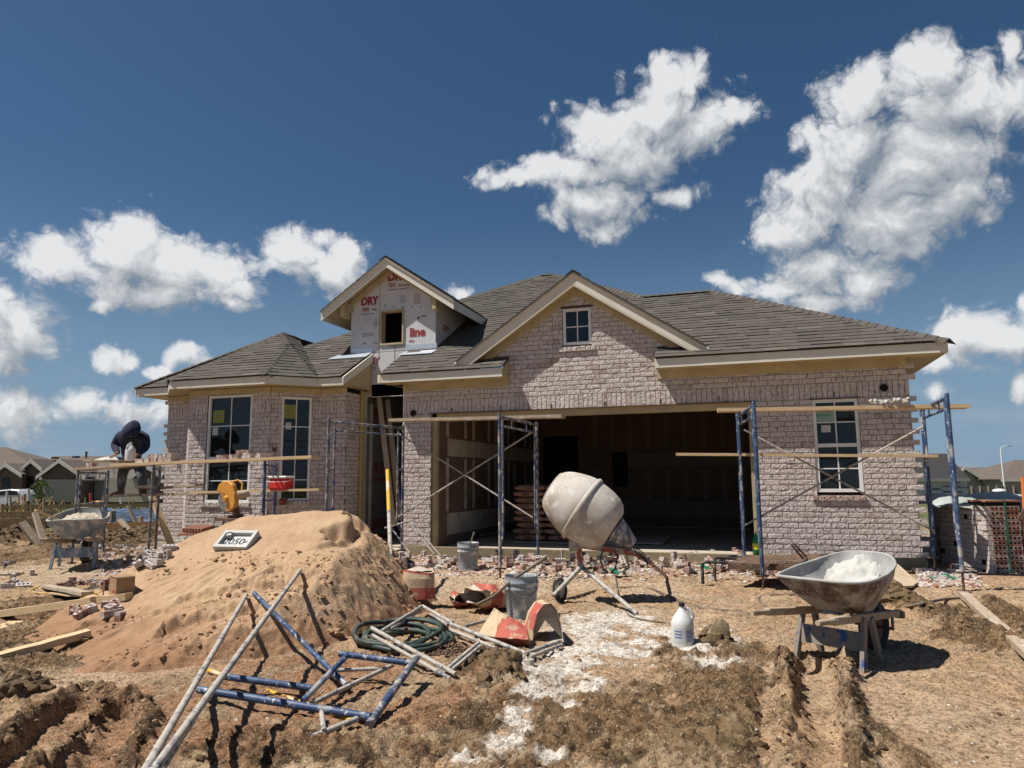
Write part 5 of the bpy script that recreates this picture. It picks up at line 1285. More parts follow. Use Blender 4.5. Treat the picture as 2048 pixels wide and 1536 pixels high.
# full bag
t = thing('paper_bag', 'half full red and brown sand bag standing right of the yellow pole', 'paper bag', hit(838, 1196), R_(15)); t.scale = (.78, .78, .82)
b = MB(); rows = []
for k in range(13):
    v = k/12; row = []
    for i in range(24):
        a = 2*math.pi*i/24; ca, sa = math.cos(a), math.sin(a); r1 = 1+.05*math.sin(3*a+4*v)+.04*math.sin(7*a+9*v)
        tw = 1-.35*max(0, v-.75)*2
        row.append(Vector((.19*math.copysign(abs(ca)**.6, ca)*r1, .12*math.copysign(abs(sa)**.7, sa)*r1*tw, v*.32+.02*math.sin(2*a)*(v > .8))))
    rows.append(row)
for k in range(12):
    bb = rows[k:k+2]; b.sheet(bb, closed_u=True, mi=1 if (k < 5 or k > 10) else 0)
b.add(rows[-1], [tuple(range(24))]); b.build('paper_shell', [M_['paper'], M_['paperred']], t)
b = MB(); b.sheet([[Vector((.17*math.cos(a)*r, .10*math.sin(a)*r, .325+.05*(1-r)+random.uniform(-.006, .006))) for a in np.linspace(0, 2*math.pi, 20, endpoint=False)] for r in (1, .75, .5, .25, .02)], closed_u=True); b.build('sand_fill', M_['stone'] if False else M_['paperin'], t)

# --- gallon jugs ---
def jug(loc, rz, label, capm, lab=True, s=1.0, dirty=False):
    t = thing('jug', label, 'jug', loc, rz, 'white gallon jugs'); t.scale = (s, s, s)
    b = MB(); pr = [(0, .070), (.006, .076), (.02, .078), (.155, .078), (.17, .077), (.20, .066), (.235, .040), (.262, .021), (.268, .018), (.285, .018)]
    b.tube([(0, 0, z_) for z_, r in pr], [r for z_, r in pr], 24); b.build('bottle', M_['white'], t)
    b = MB(); b.tube([(.058, 0, .185), (.074, 0, .20), (.070, 0, .225), (.045, 0, .262), (.025, 0, .268)], .010, 8, flat=1.3); b.build('handle', M_['white'], t)
    b = MB(); b.tube([(0, 0, .280), (0, 0, .302)], [.021, .0205], 16); b.build('cap', M_[capm], t)
    if lab:
        b = MB(); rows = []
        for z_ in (.04, .14): rows.append([Vector((.0787*math.cos(a), .0787*math.sin(a), z_)) for a in np.linspace(-2.6, -.3, 14)])
        b.sheet(rows); lb = b.build('label', M_['wpaper'] if not dirty else M_['white'], t)
        b = MB()
        for r_ in range(9):
            z_ = .05+r_*.009; a0 = -1.35+random.uniform(-.02, .02); a1 = -.55+random.uniform(-.2, 0)
            b.sheet([[Vector((.0793*math.cos(a), .0793*math.sin(a), z_+d)) for a in np.linspace(a0, a1, 6)] for d in (0, .0045)])
        for r_ in range(3):
            z_ = .075+r_*.02; b.sheet([[Vector((.0793*math.cos(a), .0793*math.sin(a), z_+d)) for a in np.linspace(-2.4, -1.7, 6)] for d in (0, .008)])
        b.build('label_print', M_['drkink'] if dirty else mat('label_blue', (.08, .12, .30), .6), lb)
    return t
jl = hit(1365, 1298); jug(jl+Vector((0, .06, 0)), R_(10), 'white gallon jug with a black cap standing on the mud', 'blkink', s=1.08)
p = P(262, 921, Y=8.62); jug(Vector((p.x, 8.6, p.z-.005)), R_(-95), 'white jug standing on the plank in front of the worker', 'white', dirty=True, s=.95)

# --- address stone on the sand ---
q0, q1, q2, q3 = (hit(*q) for q in ((416, 1103), (503, 1106), (525, 1072), (443, 1069)))
U = Vector((1, .06, 0)).normalized(); aw_ = Z3.cross(U); V = (aw_*.80+Z3*.60).normalized(); Nn = U.cross(V); Wd, Hd = .37, .235
ctr = (q0+q1)/2+V*Hd*.5+Nn*.03-U*.0+aw_*.03
M = Matrix((U, V, Nn)).transposed().to_4x4(); M.translation = ctr
t = thing('address_stone', 'grey cast stone address block with number 20504 lying on the sand heap', 'address stone'); t.matrix_world = M
b = MB(); bt = .035
b.box((0, 0, -.02), (Wd, Hd, .03))
for sx in (-1, 1): b.box((sx*(Wd/2-bt/2), 0, .015), (bt, Hd, .04))
for sy in (-1, 1): b.box((0, sy*(Hd/2-bt/2), .015), (Wd-2*bt, bt, .04))
b.box((-Wd/2+.065, Hd/2-.055, .014), (.07, .055, .038)); b.build('stone_block', M_['stone'], t)
b = MB(); b.box((0, 0, -.0035), (Wd-2*bt, Hd-2*bt, .003)); b.build('stone_face', M_['stonein'], t)
OFF[t.name] = Vector((0, 0, 0))
text('20504', .12, (-.145, -.045, -.001), (1, 0, 0), (0, 1, 0), 'blkink', t, ext=.0012, sx=.98, bold=.0015); text('C', .085, (-Wd/2+.025, Hd/2-.088, .035), (1, 0, 0), (0, 1, 0), 'blkink', t, ext=.0012, bold=.003, sx=1.3)

# --- cut-off saw on its stand ---
sc_ = P(463, 1000, Y=7.6); t = world_thing('masonry_saw', 'yellow masonry cut off saw tilted up on a rusty stand behind the sand heap', 'saw', Vector((sc_.x, 7.6, sc_.z)))
c = Vector((0, 0, 0))+Vector((sc_.x, 7.6, sc_.z)); rt = Vector(rr_); up = Z3; aw = Vector((-.312, .95, 0))
# disc plane turned a little from the view
du = (rt*.92-aw*.39).normalized(); dn = du.cross(up).normalized(); dn = dn if dn.dot(aw) < 0 else -dn
S_ = 7.9/1420
def pp(px, py, o_=0.0): return c+du*((px-463)*S_/.92)+up*((1000-py)*S_)+dn*o_
bl = MB(); bc = pp(450, 1000); 
ring = [bc+du*(.145*math.cos(a))+up*(.145*math.sin(a)) for a in np.linspace(0, 2*math.pi, 36, endpoint=False)]; bl.prism([r-dn*.002 for r in ring], dn*.004); bl.build('cutting_disc', M_['steel'], t)
g = MB(); outl = [(424, 980), (428, 966), (440, 957), (455, 956), (468, 965), (476, 985), (478, 1005), (474, 1018), (458, 1028), (450, 1020), (455, 1005), (452, 992), (440, 985)]
g.prism([pp(x, y, .03) for x, y in outl], dn*-.075); g.build('blade_guard', M_['saw'], t, bevel=.012)
g = MB(); g.tube([pp(452, 998, .03), pp(452, 998, .062)], [.048, .03], 18); g.tube([pp(452, 998, .05), pp(445, 985, .055)], .018, 8); g.build('arbor_cover', M_['saw'], t)
g = MB(); g.tube([pp(456, 958, -.05), pp(466, 955, -.08), pp(475, 962, -.1), pp(478, 978, -.08), pp(470, 984, -.06)], .013, 8); g.build('grip_handle', M_['saw'], t)
g = MB(); g.tube([pp(474, 990, -.02), pp(487, 985, -.14)], [.055, .05], 14); g.build('motor', M_['woodo'], t)
g = MB(); g.beam(pp(468, 1005, -.03), pp(472, 1045, -.05), .05, .07, up=dn); g.beam(pp(452, 1040, -.02), pp(480, 1036, -.10), .05, .05); g.build('pivot_arm', M_['rust'], t)
g = MB(); base_c = pp(466, 1044, -.06)
for a, b_ in ((-1, -1), (-1, 1), (1, -1), (1, 1)): g.tube([base_c+rt*.10*a+aw*.1*b_, base_c+rt*.25*a+aw*.25*b_-Z3*(base_c.z-.02)], .014, 6)
g.box(base_c, (.4, .3, .03)); g.build('stand', M_['rust'], t)
# --- cooler ---
p = P(562, 980, Y=9.12); t = world_thing('cooler', 'small red cooler with a white lid on the lower plank', 'cooler', Vector((p.x, 9.12, p.z)))
c = Vector((p.x, 9.12, p.z)); b = MB(); b.prism([c+Vector((x, y, 0)) for x, y in ((-.15, -.1), (.15, -.1), (.15, .1), (-.15, .1))], (0, 0, .17)); b.build('body', M_['redpl'], t, bevel=.015)
b = MB(); b.box(c+Z3*.19, (.33, .23, .035)); b.build('lid', M_['white'], t, bevel=.01)
b = MB(); b.tube([c+Vector((-.17, 0, .15)), c+Vector((-.17, -.13, .12)), c+Vector((.17, -.13, .12)), c+Vector((.17, 0, .15))], .006, 6); b.build('handle', M_['white'], t)
p = P(567, 1003, Y=9.3); t = world_thing('junction_box', 'small dark box with a red button under the red cooler', 'box', p); b = MB(); b.box(p, (.10, .08, .10)); b.build('body', M_['rust'], t, bevel=.006); b = MB(); b.box(p+Vector((0, -.045, 0)), (.04, .015, .04)); b.build('button', M_['redpl'], t)

# --- cardboard box ---
p = hit(243, 1190); t = world_thing('cardboard_box', 'brown cardboard box with bricks of debris around it left of the sand heap', 'box', p); 
M = rmat(rz=R_(-28)); b = MB(); b.box(p+Z3*.115, (.30, .22, .25), M)
BXS = .68; b.build('carton', M_['card'], t, bevel=.004)
b = MB(); b.box(p+M @ Vector((-.03, 0, .242)), (.33, .235, .006), M); t.scale = (BXS,)*3; b.box(p+M @ Vector((0, -.112, .19)), (.3, .003, .004), M); b.build('flap', M_['card'], t)
b = MB(); b.box(p+M @ Vector((.06, -.1115, .06)), (.13, .002, .03), M); b.box(p+M @ Vector((-.151, -.02, .10)), (.002, .06, .08), M); b.build('printing', M_['redink'], t)
# --- green bottle ---
p = P(1514, 1112, Y=10.45); t = world_thing('soda_bottle', 'green plastic soda bottle standing by the right garage jamb', 'bottle', p)
b = MB(); pr = [(0, .04), (.01, .05), (.20, .052), (.26, .03), (.29, .014), (.31, .014)]; b.tube([p+Z3*z_ for z_, r in pr], [r for z_, r in pr], 14); b.build('bottle', M_['gbott'], t)
b = MB(); b.tube([p+Z3*.09, p+Z3*.17], .0535, 14, caps=False); b.build('label', M_['yel'], t); b = MB(); b.tube([p+Z3*.31, p+Z3*.325], .015, 10); b.build('cap', M_['yel'], t)
# ---------------- mixer ----------------
RT = Vector(rr_); FW = Vector((-math.sin(YAW), math.cos(YAW), 0)); RT.z = 0; RT.normalize()
mc = P(1165, 1017, Y=7.35)
mx = world_thing('cement_mixer', 'caked white drum cement mixer on a rusty orange stand in front of the garage', 'cement mixer', Vector((mc.x, mc.y, 0)))
ax = (RT*-.80+Z3*.56+FW*.20).normalized()            # towards the mouth
prof = [(-.395, .0), (-.39, .14), (-.37, .225), (-.33, .285), (-.27, .325), (-.18, .350), (-.08, .362), (.0, .368), (.05, .366), (.12, .350), (.20, .322), (.27, .292), (.32, .262), (.355, .232), (.375, .205), (.38, .19)]
b = MB(); pts = []; rs = []
for i in range(len(prof)-1):
    for k in range(2): t_ = k/2; pts.append(mc+ax*(prof[i][0]*(1-t_)+prof[i+1][0]*t_)); rs.append((prof[i][1]*(1-t_)+prof[i+1][1]*t_)*.93)
pts.append(mc+ax*prof[-1][0]); rs.append(prof[-1][1])
b.tube(pts, rs, 40, caps=False); b.tube([mc+ax*.38, mc+ax*.36, mc+ax*.0, mc+ax*-.3], [.178, .17, .31, .2], 32, caps=False)
b.build('drum', M_['drum'], mx)
b = MB(); b.tube([mc+ax*-.025, mc+ax*-.012, mc+ax*.012, mc+ax*.025], [.352, .362, .362, .352], 40, caps=False); b.build('drum_band', M_['drum'], mx)
b = MB(); b.tube([mc+ax*.372, mc+ax*.388], [.190, .182], 32, caps=False); b.build('drum_lip', M_['drum'], mx)
def mp(px, py, dy=0.0): return P(px, py, Y=7.35+.33*(px-1165)*7.8/1420+dy)
b = MB(); yk0 = mp(1222, 1035); yk1 = mp(1192, 1092); b.beam(mp(1228, 1030, -.08), mp(1188, 1095, -.08), .05, .07, up=FW); b.beam(mp(1228, 1030, .22), mp(1188, 1095, .22), .05, .07, up=FW); b.build('yoke', M_['redmix'], mx)
b = MB(); bx = mc-ax*.43; b.tube([bx+ax*.03, bx-ax*.12], [.16, .09], 16); b.tube([bx-ax*.12, bx-ax*.2], [.09, .05], 12); b.build('gear_housing', M_['greyp'], mx)
b = MB(); mo = mp(1248, 1078, -.05); b.tube([mo-ax*-.11, mo-ax*.11], .075, 14)
for k in range(-3, 4): b.tube([mo+ax*(k*.03), mo+ax*(k*.03+.01)], .083, 14)
b.build('motor', M_['greyp'], mx)
b = MB(); b.box(mp(1232, 1068, -.13), (.12, .10, .10), rmat(ry=R_(35))); b.build('switch_box', M_['galv'], mx, bevel=.01)
b = MB(); b.beam(mp(1142, 1088), mp(1268, 1106), .09, .055); b.build('main_rail', M_['redmix'], mx)
b = MB(); b.box(mp(1147, 1090), (.09, .11, .12), rmat(rz=.3)); b.build('rail_bracket', M_['galv'], mx, bevel=.01)
def foot(px, py): return hit(px, py)
hub = mp(1161, 1132)
b = MB(); b.tube([mp(1158, 1092), hub], .030, 10); b.build('post', M_['redmix'], mx)
b = MB(); b.tube([mp(1166, 1130, -.02), mp(1107, 1192, -.22)], .024, 10); b.build('leg', M_['galv'], mx)
b = MB(); b.tube([hub, foot(1274, 1231)+Z3*.015], .021, 10); b.build('leg', M_['galv'], mx)
b = MB(); b.tube([hub, mp(1215, 1180, .35)], .018, 8); b.build('leg', M_['galv'], mx)
b = MB(); b.tube([mp(1258, 1100), mp(1300, 1125, .1)], .024, 8); b.tube([mp(1300, 1125, .1), foot(1334, 1155)], .020, 8); b.build('leg', M_['redmix'], mx)
b = MB(); b.tube([mp(1252, 1105), mp(1258, 1135), mp(1250, 1140)], .014, 6); b.build('leg', M_['galv'], mx)
for dx in (0, .30):
    wc = foot(1122, 1205)+Vector((0, 0, .105))+FW*dx
    b = MB(); ring = [wc+(RT*.55+FW*.83)*(.085*math.cos(a))+Z3*(.085*math.sin(a)) for a in np.linspace(0, 2*math.pi, 20, endpoint=False)]; b.tube(ring, .027, 8, closed=True); w_ = b.build('wheel', M_['rubber'], mx)
    b = MB(); nn = (RT*.83-FW*.55); b.tube([wc-nn*.015, wc+nn*.015], .06, 14); b.build('hub', M_['galv'], w_)
b = MB(); fc = mp(1218, 1118, -.1)
for s_ in (-1, 1):
    b.tube([fc+RT*(s_*.05)+Z3*.10, fc+RT*(s_*.09)+Z3*.02, fc+RT*(s_*.06)-Z3*.10, fc+RT*(s_*.01)-Z3*.14], .008, 6)
b.build('tilt_pedal', M_['rubber'], mx)
b = MB()
for k in range(3): b.tube(arc(mp(1258, 1090, -.05), mp(1270+k*12, 1098, -.1), mp(1296, 1128+k*4, .05), 8), .006, 6)
b.build('power_cable', M_['rubber'], mx)

# ---------------- wheelbarrows ----------------
def barrow(name, label, loc, rz, mats, pitch=0.0, handle=1.0, heap=None, zl=.0, legs_w=.50, shovel=False, sc=1.0):
    """local frame: +x forward (wheel), z up, origin on the ground under the legs"""
    t = thing('wheelbarrow', label, 'wheelbarrow', loc, rz); t.scale = (sc, sc, sc); t.rotation_euler = (0, pitch, rz)
    tin, tout, rail, legm = mats
    hr = .35
    for s_ in (-1, 1):
        b = MB(); a0 = Vector((-.62*handle, s_*.235, hr+.07)); a1 = Vector((-.42*handle, s_*.235, hr+.055)); a2 = Vector((.80, s_*.15, hr-.05))
        b.beam(a1, a2, .038, .052); b.tube([a0, a0.lerp(a1, .3), a0.lerp(a1, .75), a1+Vector((.03, 0, 0))], [.017, .022, .020, .026], 10); b.build('handle_rail', rail, t, bevel=.004)
        b = MB(); b.beam((-.06, s_*.245, .0), (.05, s_*.225, hr+.02), .05, .03, up=(0, 1, 0)); b.beam((.28, s_*.22, .02), (.19, s_*.21, hr+.0), .05, .03, up=(0, 1, 0)); b.build('leg', legm, t)
    b = MB(); b.box((.0, 0, .21), (.02, .46, .13), rmat(ry=.18)); b.build('brace_plate', legm, t)
    b = MB(); b.beam((.80, -.19, hr-.06), (.80, .19, hr-.06), .04, .05); b.build('nose_bar', legm, t)
    # wheel
    wx, wr = .70, .195; b = MB(); ring = [Vector((wx+.145*math.cos(a), 0, wr-.0+.145*math.sin(a))) for a in np.linspace(0, 2*math.pi, 28, endpoint=False)]; b.tube(ring, .052, 10, closed=True); w_ = b.build('wheel', M_['rubber'], t)
    b = MB(); b.tube([(wx, -.03, wr), (wx, .03, wr)], .105, 18); b.tube([(wx, -.15, wr), (wx, .15, wr)], .012, 8); b.build('rim', M_['rust'], w_)
    for s_ in (-1, 1): b = MB(); b.beam((wx, s_*.14, wr), (wx-.06, s_*.17, hr-.02), .03, .012, up=(0, 1, 0)); b.build('axle_bracket', legm, t)
    # tray: rings from rim down to floor
    nr = 40
    def ringp(k, grow=0.0):
        out = []
        # k 0 rim .. 1 floor ; (x centre, half length, half width, z back, z front)
        rimL = (.20, .475, .34, hr+.27, hr+.39); flo = (.25, .22, .17, hr+.035, hr-.0)
        c_ = [rimL[i]*(1-k)+flo[i]*k for i in range(5)]; e = .62
        for i in range(nr):
            a = 2*math.pi*i/nr; ca, sa = math.cos(a), math.sin(a); ex = math.copysign(abs(ca)**e, ca); ey = math.copysign(abs(sa)**e, sa)
            nar = 1-.18*max(0, ex)*1.0
            x = c_[0]+(c_[1]+grow)*ex; y = (c_[2]+grow)*ey*nar; zf = (ex+1)/2; z_ = c_[3]*(1-zf)+c_[4]*zf+(.02*math.cos(2*a) if k < .3 else 0)
            out.append(Vector((x, y, z_)))
        return out
    ks = [0, .12, .3, .5, .7, .85, .95, 1.0]
    curve = lambda k: k**1.25
    b = MB(); R2 = []
    for k in ks:
        r_ = ringp(curve(k)); 
        R2.append([Vector((p.x, p.y, p.z)) for p in r_])
    # bulge sides
    for j, k in enumerate(ks):
        bul = .045*math.sin(math.pi*k); cx = .24
        R2[j] = [Vector((cx+(p.x-cx)*(1+bul*1.5), p.y*(1+bul*2.5), p.z)) for p in R2[j]]
    b.sheet(R2, closed_u=True); b.add(R2[-1], [tuple(range(nr))]); tr = b.build('tray', tout, t)
    b = MB(); I2 = [[Vector((.24+(p.x-.24)*.972, p.y*.97, p.z+.006)) for p in row] for row in R2]; b.sheet([row[::-1] for row in I2], closed_u=True); b.add(I2[-1], [tuple(range(nr))]); b.build('tray_lining', tin, tr)
    b = MB(); b.tube(R2[0], .0115, 8, closed=True); b.build('rim', tin, tr)
    if heap:
        b = MB(); rows = []; N2 = 34; xs_ = np.linspace(-1, 1, N2); g = []
        for i, u in enumerate(xs_):
            row = []
            for v in xs_:
                # square to disc
                x = u*math.sqrt(1-v*v/2); y = v*math.sqrt(1-u*u/2); r = math.hypot(x, y)
                e = .68; X = .225+.365*x; Yv = .262*y*(1-.16*max(0, x))
                zf = (x+1)/2; rimz = (hr+.27)*(1-zf)+(hr+.39)*zf
                h = heap(x, y)
                n_ = float(fbm(np.array([X*1.0+3]), np.array([Yv+5]), 7, 4, .6)[0])*.03+float(billow(np.array([X+1.]), np.array([Yv]), 16, 2)[0])*.006
                dpt = max(0, -h-.02); sk = 1-.62*dpt/.36; X = .225+(X-.225)*sk+.03*dpt; Yv *= sk
                row.append(Vector((X, Yv, rimz+h*(1)+(-.03)*r+n_*(1 if r < .93 else .2))))
            g.append(row)
        b.sheet(g); b.build('mortar_load', M_['cake'] if name == 'big' else M_['concrete'], t)
    if shovel:
        b = MB(); b.tube([(.1, .05, hr+.26), (-.45, .42, hr+.52)], .016, 8); b.tube([(.1, .05, hr+.26), (.28, -.06, hr+.18)], .02, 8); o = b.build('shovel', M_['woodn'], None); o.matrix_world = Matrix.Translation(loc) @ Matrix.Rotation(rz, 4, 'Z'); tag(o, 'wooden shovel handle sticking out of the blue wheelbarrow', 'shovel')
    return t
l1, l2 = hit(1614, 1322), hit(1727, 1346)
bl = (l1+l2)/2
# forward heading so that the handles come back to the left
fwd = math.atan2(.86, .50)
hd = Vector((math.cos(fwd), math.sin(fwd), 0))
print('barrow legs', l1, l2, 'handles', P(1467, 1232, z=.45), P(1597, 1250, z=.45), 'railend', P(1795, 1240, z=.4))
def heapbig(x, y):
    s_ = 1/(1+math.exp(-(x*.9-y*.35+.05)*5)); return -.225+.235*s_-.03*abs(y)+.03*math.sin(x*9+y*5)*s_
def heapsm(x, y): return -.035+.05*(1-min(1, math.hypot(x, y)))
BW = barrow('big', 'big caked wheelbarrow heaped with white mortar at the lower right', bl+Vector((-.01, .02, -.01)), math.radians(58), (M_['tray_in'], M_['tray_out'], M_['woodo'], M_['legblue']), heap=heapbig, sc=.94)
lw1 = hit(146, 1138)
barrow('small', 'blue grey wheelbarrow full of grey mortar at the left by the form boards', Vector((lw1.x, lw1.y, lw1.z)), R_(128), (M_['tray_in'], M_['tray_blue'], M_['woodo'], M_['tray_blue']), heap=heapsm, shovel=True, sc=1.12)

# ---------------- rusty steel stand ----------------
sp_ = hit(1404, 1174); t = world_thing('steel_stand', 'low rusty steel stand with a slotted plate and bent pipe legs near the slab', 'steel stand', sp_)
zt_ = .27; e0 = P(1420, 1124, z=zt_); e1 = P(1668, 1128, z=zt_+.02)
q = [P(1455, 1128, z=zt_), P(1640, 1134, z=zt_), P(1700, 1108, z=zt_), P(1495, 1113, z=zt_)]
b = MB(); b.prism(q, (0, 0, .012)); pl_ = b.build('top_plate', M_['rust'], t)
b = MB(); 
for i in range(6):
    for j in range(2):
        c = P(1538+i*9+j*5, 1123-j*5, z=zt_+.014); b.box(c, (.030, .018, .002), rmat(rz=.3))
b.build('slot', M_['black'], pl_)
b = MB(); b.beam(q[0]-Z3*.03, q[1]-Z3*.03, .03, .05); b.beam(q[3]-Z3*.03, q[2]-Z3*.03, .03, .05); b.build_each('side_rail', M_['rust'], t)
for (a, c_) in (((1404, 1124), (1404, 1174)), ((1428, 1116), (1426, 1155))):
    top = P(*a, z=zt_-.0); bot = hit(*c_); b = MB(); b.tube([P(a[0]+60, a[1]+2, z=zt_-.01), P(a[0]+14, a[1], z=zt_)]+arc(P(a[0]+6, a[1], z=zt_), top, top-Z3*.06, 4)+[Vector((top.x, top.y, bot.z))], .019, 9); b.build('leg', M_['rubber'], t)
b = MB(); c = P(1605, 1140, z=.13); b.box(c, (.10, .06, .26)); b.box(P(1650, 1130, z=.12), (.06, .06, .25)); b.build_each('leg', M_['rust'], t)
for k, a in enumerate((((1583, 1090), (1607, 1118)), ((1588, 1088), (1613, 1114)))):
    b = MB(); b.beam(P(*a[0], z=.5), P(*a[1], z=.3), .02, .012); tag(b.build('steel_bar', M_['rust'], None), 'thin rusty bars leaning on the steel stand' , 'steel bar', 'rusty bars on the steel stand')

# ---------------- bricks ----------------
def brick_proto():
    b = MB(); nx, ny = 5, 3; L, W, H = .194, .07, .058
    # rough top/front via jittered grid box
    def face(o, u, v, nu, nv, j):
        rows = []
        for k in range(nv+1): rows.append([o+u*(i/nu)+v*(k/nv)+(u.cross(v).normalized()*random.uniform(-j, j*.3) if 0 < i < nu and 0 < k < nv else Vector()) for i in range(nu+1)])
        b.sheet(rows, sm=False, col=cur)
    A = Vector((-L/2, -W/2, 0)); X, Y, Zz = Vector((L, 0, 0)), Vector((0, W, 0)), Vector((0, 0, H)); cur = (1, 1, 1)
    face(A, X, Zz, 5, 3, .004); face(A+Y+X, -X, Zz, 4, 2, .002); face(A+Zz, X, Y, 2, 2, .001); face(A+Y, X, -Y, 2, 2, .001); face(A+X, Y, Zz, 2, 2, .002); face(A+Y, -Y, Zz, 2, 2, .002)
    return b
def brick(col, seed):
    random.seed(seed); b = brick_proto(); b.c = [(col[0]*(.9+.2*random.random()),)*0 or col for _ in b.c]
    o = b.build('brick', M_['brickmix'], None)
    h = MB()
    for x in (-.055, 0, .055): h.box((x, 0, .0581), (.030, .030, .0006))
    h.build('core_hole', M_['black'], o); return o
BR = [brick((.46, .40, .37), 1), brick((.26, .115, .08), 2), brick((.36, .27, .23), 3)]
first = [True]*3
def put_brick(k, p, rz, rx=0, ry=0, s=(1, 1, 1), label='', group='', cat='brick'):
    if first[k]: o = BR[k]; first[k] = False
    else: o = copy_tree(BR[k])
    o.location = p; o.rotation_euler = (rx, ry, rz); o.scale = s; tag(o, label, cat, group); return o
# on the long plank in front of the bay
random.seed(5)
def zpl(PLa, px):
    a, b_ = PLa; t_ = (P(px, 920, Y=a.y).x-a.x)/(b_.x-a.x); return a.lerp(b_, t_)+Z3*.021
for i, px in enumerate((444, 452, 460, 470, 478, 488, 497, 507, 517, 527)):
    q = zpl(PL1, px); up = i in (2, 5, 8)
    k = 1 if i in (1, 3) else (0 if i % 2 else 2)
    put_brick(k, q+Vector((0, random.uniform(-.03, .03), .0)), R_(90+random.uniform(-12, 12)) if not up else R_(10), 0, 0, (1, 1, 1), 'loose bricks set out on the long plank before the bay window', 'bricks on the plank before the bay window')
q = zpl(PL1, 486); put_brick(1, q+Z3*.06, R_(5), 0, 0, (1, 1, 1), 'brown brick topmost on the row before the bay window', 'bricks on the plank before the bay window')
for i, px in enumerate((300, 308, 316, 324, 332, 340)):
    q = zpl(PL1, px)+Vector((0, .05, 0))
    for j in range(2): put_brick((i+j) % 3, q+Z3*(.0585*j)+Vector((random.uniform(-.01, .01), 0, 0)), R_(90+random.uniform(-8, 8)), 0, 0, (1, 1, 1), 'bricks stacked two high on the plank right of the worker', 'bricks stacked beside the worker')
for i, px in enumerate((282, 290)):
    q = zpl(PL1, px); put_brick(2, q, R_(random.uniform(-20, 20)), 0, 0, (.9, 1, 1), 'bricks lying next to the white jug on the plank', 'bricks beside the white jug')
for i, px in enumerate((174, 181)):
    q = P(px, 936, Y=8.6)+Z3*.02; put_brick(1, q, R_(80), 0, R_(90), (.6, 1, 1), 'brown brick ends upright at the left end of the plank', 'brick ends on the left plank')
# on the right upper plank
q = P(1779, 812, Y=9.9); 
for dx, k in ((0, 1), (.1, 0), (-.12, 0)): put_brick(k, Vector((q.x+dx, q.y, 2.165)), R_(random.uniform(-30, 30)), 0, 0, (.6, .9, .7), 'broken caked brick pieces on the upper right plank', 'brick pieces on the upper right plank')
b = MB(); 
for i in range(9): b.box(Vector((q.x-.2+i*.05+random.uniform(-.02, .02), q.y-.08, 2.17+random.uniform(0, .02))), (.05, .05, .03), rmat(random.random(), random.random(), random.random()))
tag(b.build('mortar_crumbs', M_['cake'], None), 'white mortar crumbs spilled on the upper right plank', 'mortar', kind='stuff')
# mortar board with putty by the worker
p = P(222, 922, Y=9.2); t = world_thing('mortar_board', 'square mortar board heaped with pale mortar at the worker hands', 'mortar board', p)
b = MB(); b.box(p, (.62, .5, .02), rmat(rz=.2)); b.build('board', M_['woodn'], t)
b = MB(); g = []
for i in range(15):
    row = []
    for j in range(15):
        u, v = (i/7-1), (j/7-1); r = min(1, math.hypot(u, v)); row.append(p+Vector((u*.27, v*.22, .01+.06*(1-r*r)+random.uniform(-.008, .008))))
    g.append(row)
b.sheet(g); b.build('mortar_heap', M_['cake'], t)
# flat things on the low plank
p = P(290, 976, Y=9.35); b = MB(); b.beam(p+Vector((-.15, 0, .02)), p+Vector((.25, 0, .02)), .12, .05); tag(b.build('tool_bag', M_['paperin'], None), 'dusty cloth tool roll on the plank right of the worker boots', 'tool roll')

# rubble along the slab: individual bricks, plus uncountable fragments
random.seed(9); nb = 0
def scat(n, pxr, pyr, label, group, kk=(0, 0, 1, 2, 2), smin=.45, hmax=.07):
    for i in range(n):
        px, py = random.uniform(*pxr), random.uniform(*pyr); g = hit(px, py)
        s_ = (random.uniform(smin, 1), random.uniform(.8, 1.05), random.uniform(.8, 1.05))
        put_brick(random.choice(kk), g+Z3*random.uniform(0, hmax), random.uniform(0, 6.28), random.uniform(-.5, .5), random.choice((0, 0, 1.57, random.uniform(-.6, .6))), s_, label, group)
random.seed(10)
scat(112, (985, 1520), (1114, 1152), 'broken whitewashed bricks in the rubble line below the garage slab', 'rubble bricks below the garage slab', kk=(0, 1, 1, 2, 2), hmax=.09)
scat(26, (1500, 1700), (1130, 1160), 'broken bricks under and around the rusty steel stand', 'rubble bricks by the steel stand', hmax=.05)
scat(20, (800, 985), (1108, 1140), 'broken bricks around the bucket at the brick pier', 'rubble bricks by the brick pier', hmax=.04)
scat(14, (1835, 1935), (1140, 1165), 'broken bricks at the right corner scaffold', 'rubble bricks at the right corner', hmax=.02)
scat(34, (190, 345), (1095, 1140), 'broken bricks scattered under the low scaffold', 'rubble bricks under the low scaffold', hmax=.02)
scat(14, (130, 225), (1165, 1180), 'red and brown bricks beside the cardboard box', 'bricks beside the cardboard box', kk=(1, 1, 2), hmax=.0, smin=.6)
scat(9, (150, 260), (1215, 1240), 'dark bricks half buried behind the sand heap edge', 'bricks left of the sand heap', kk=(1, 1, 2), hmax=.0, smin=.6)
scat(12, (0, 60), (1130, 1180), 'bricks scattered at the left edge', 'bricks at the left edge', hmax=.0, smin=.6)
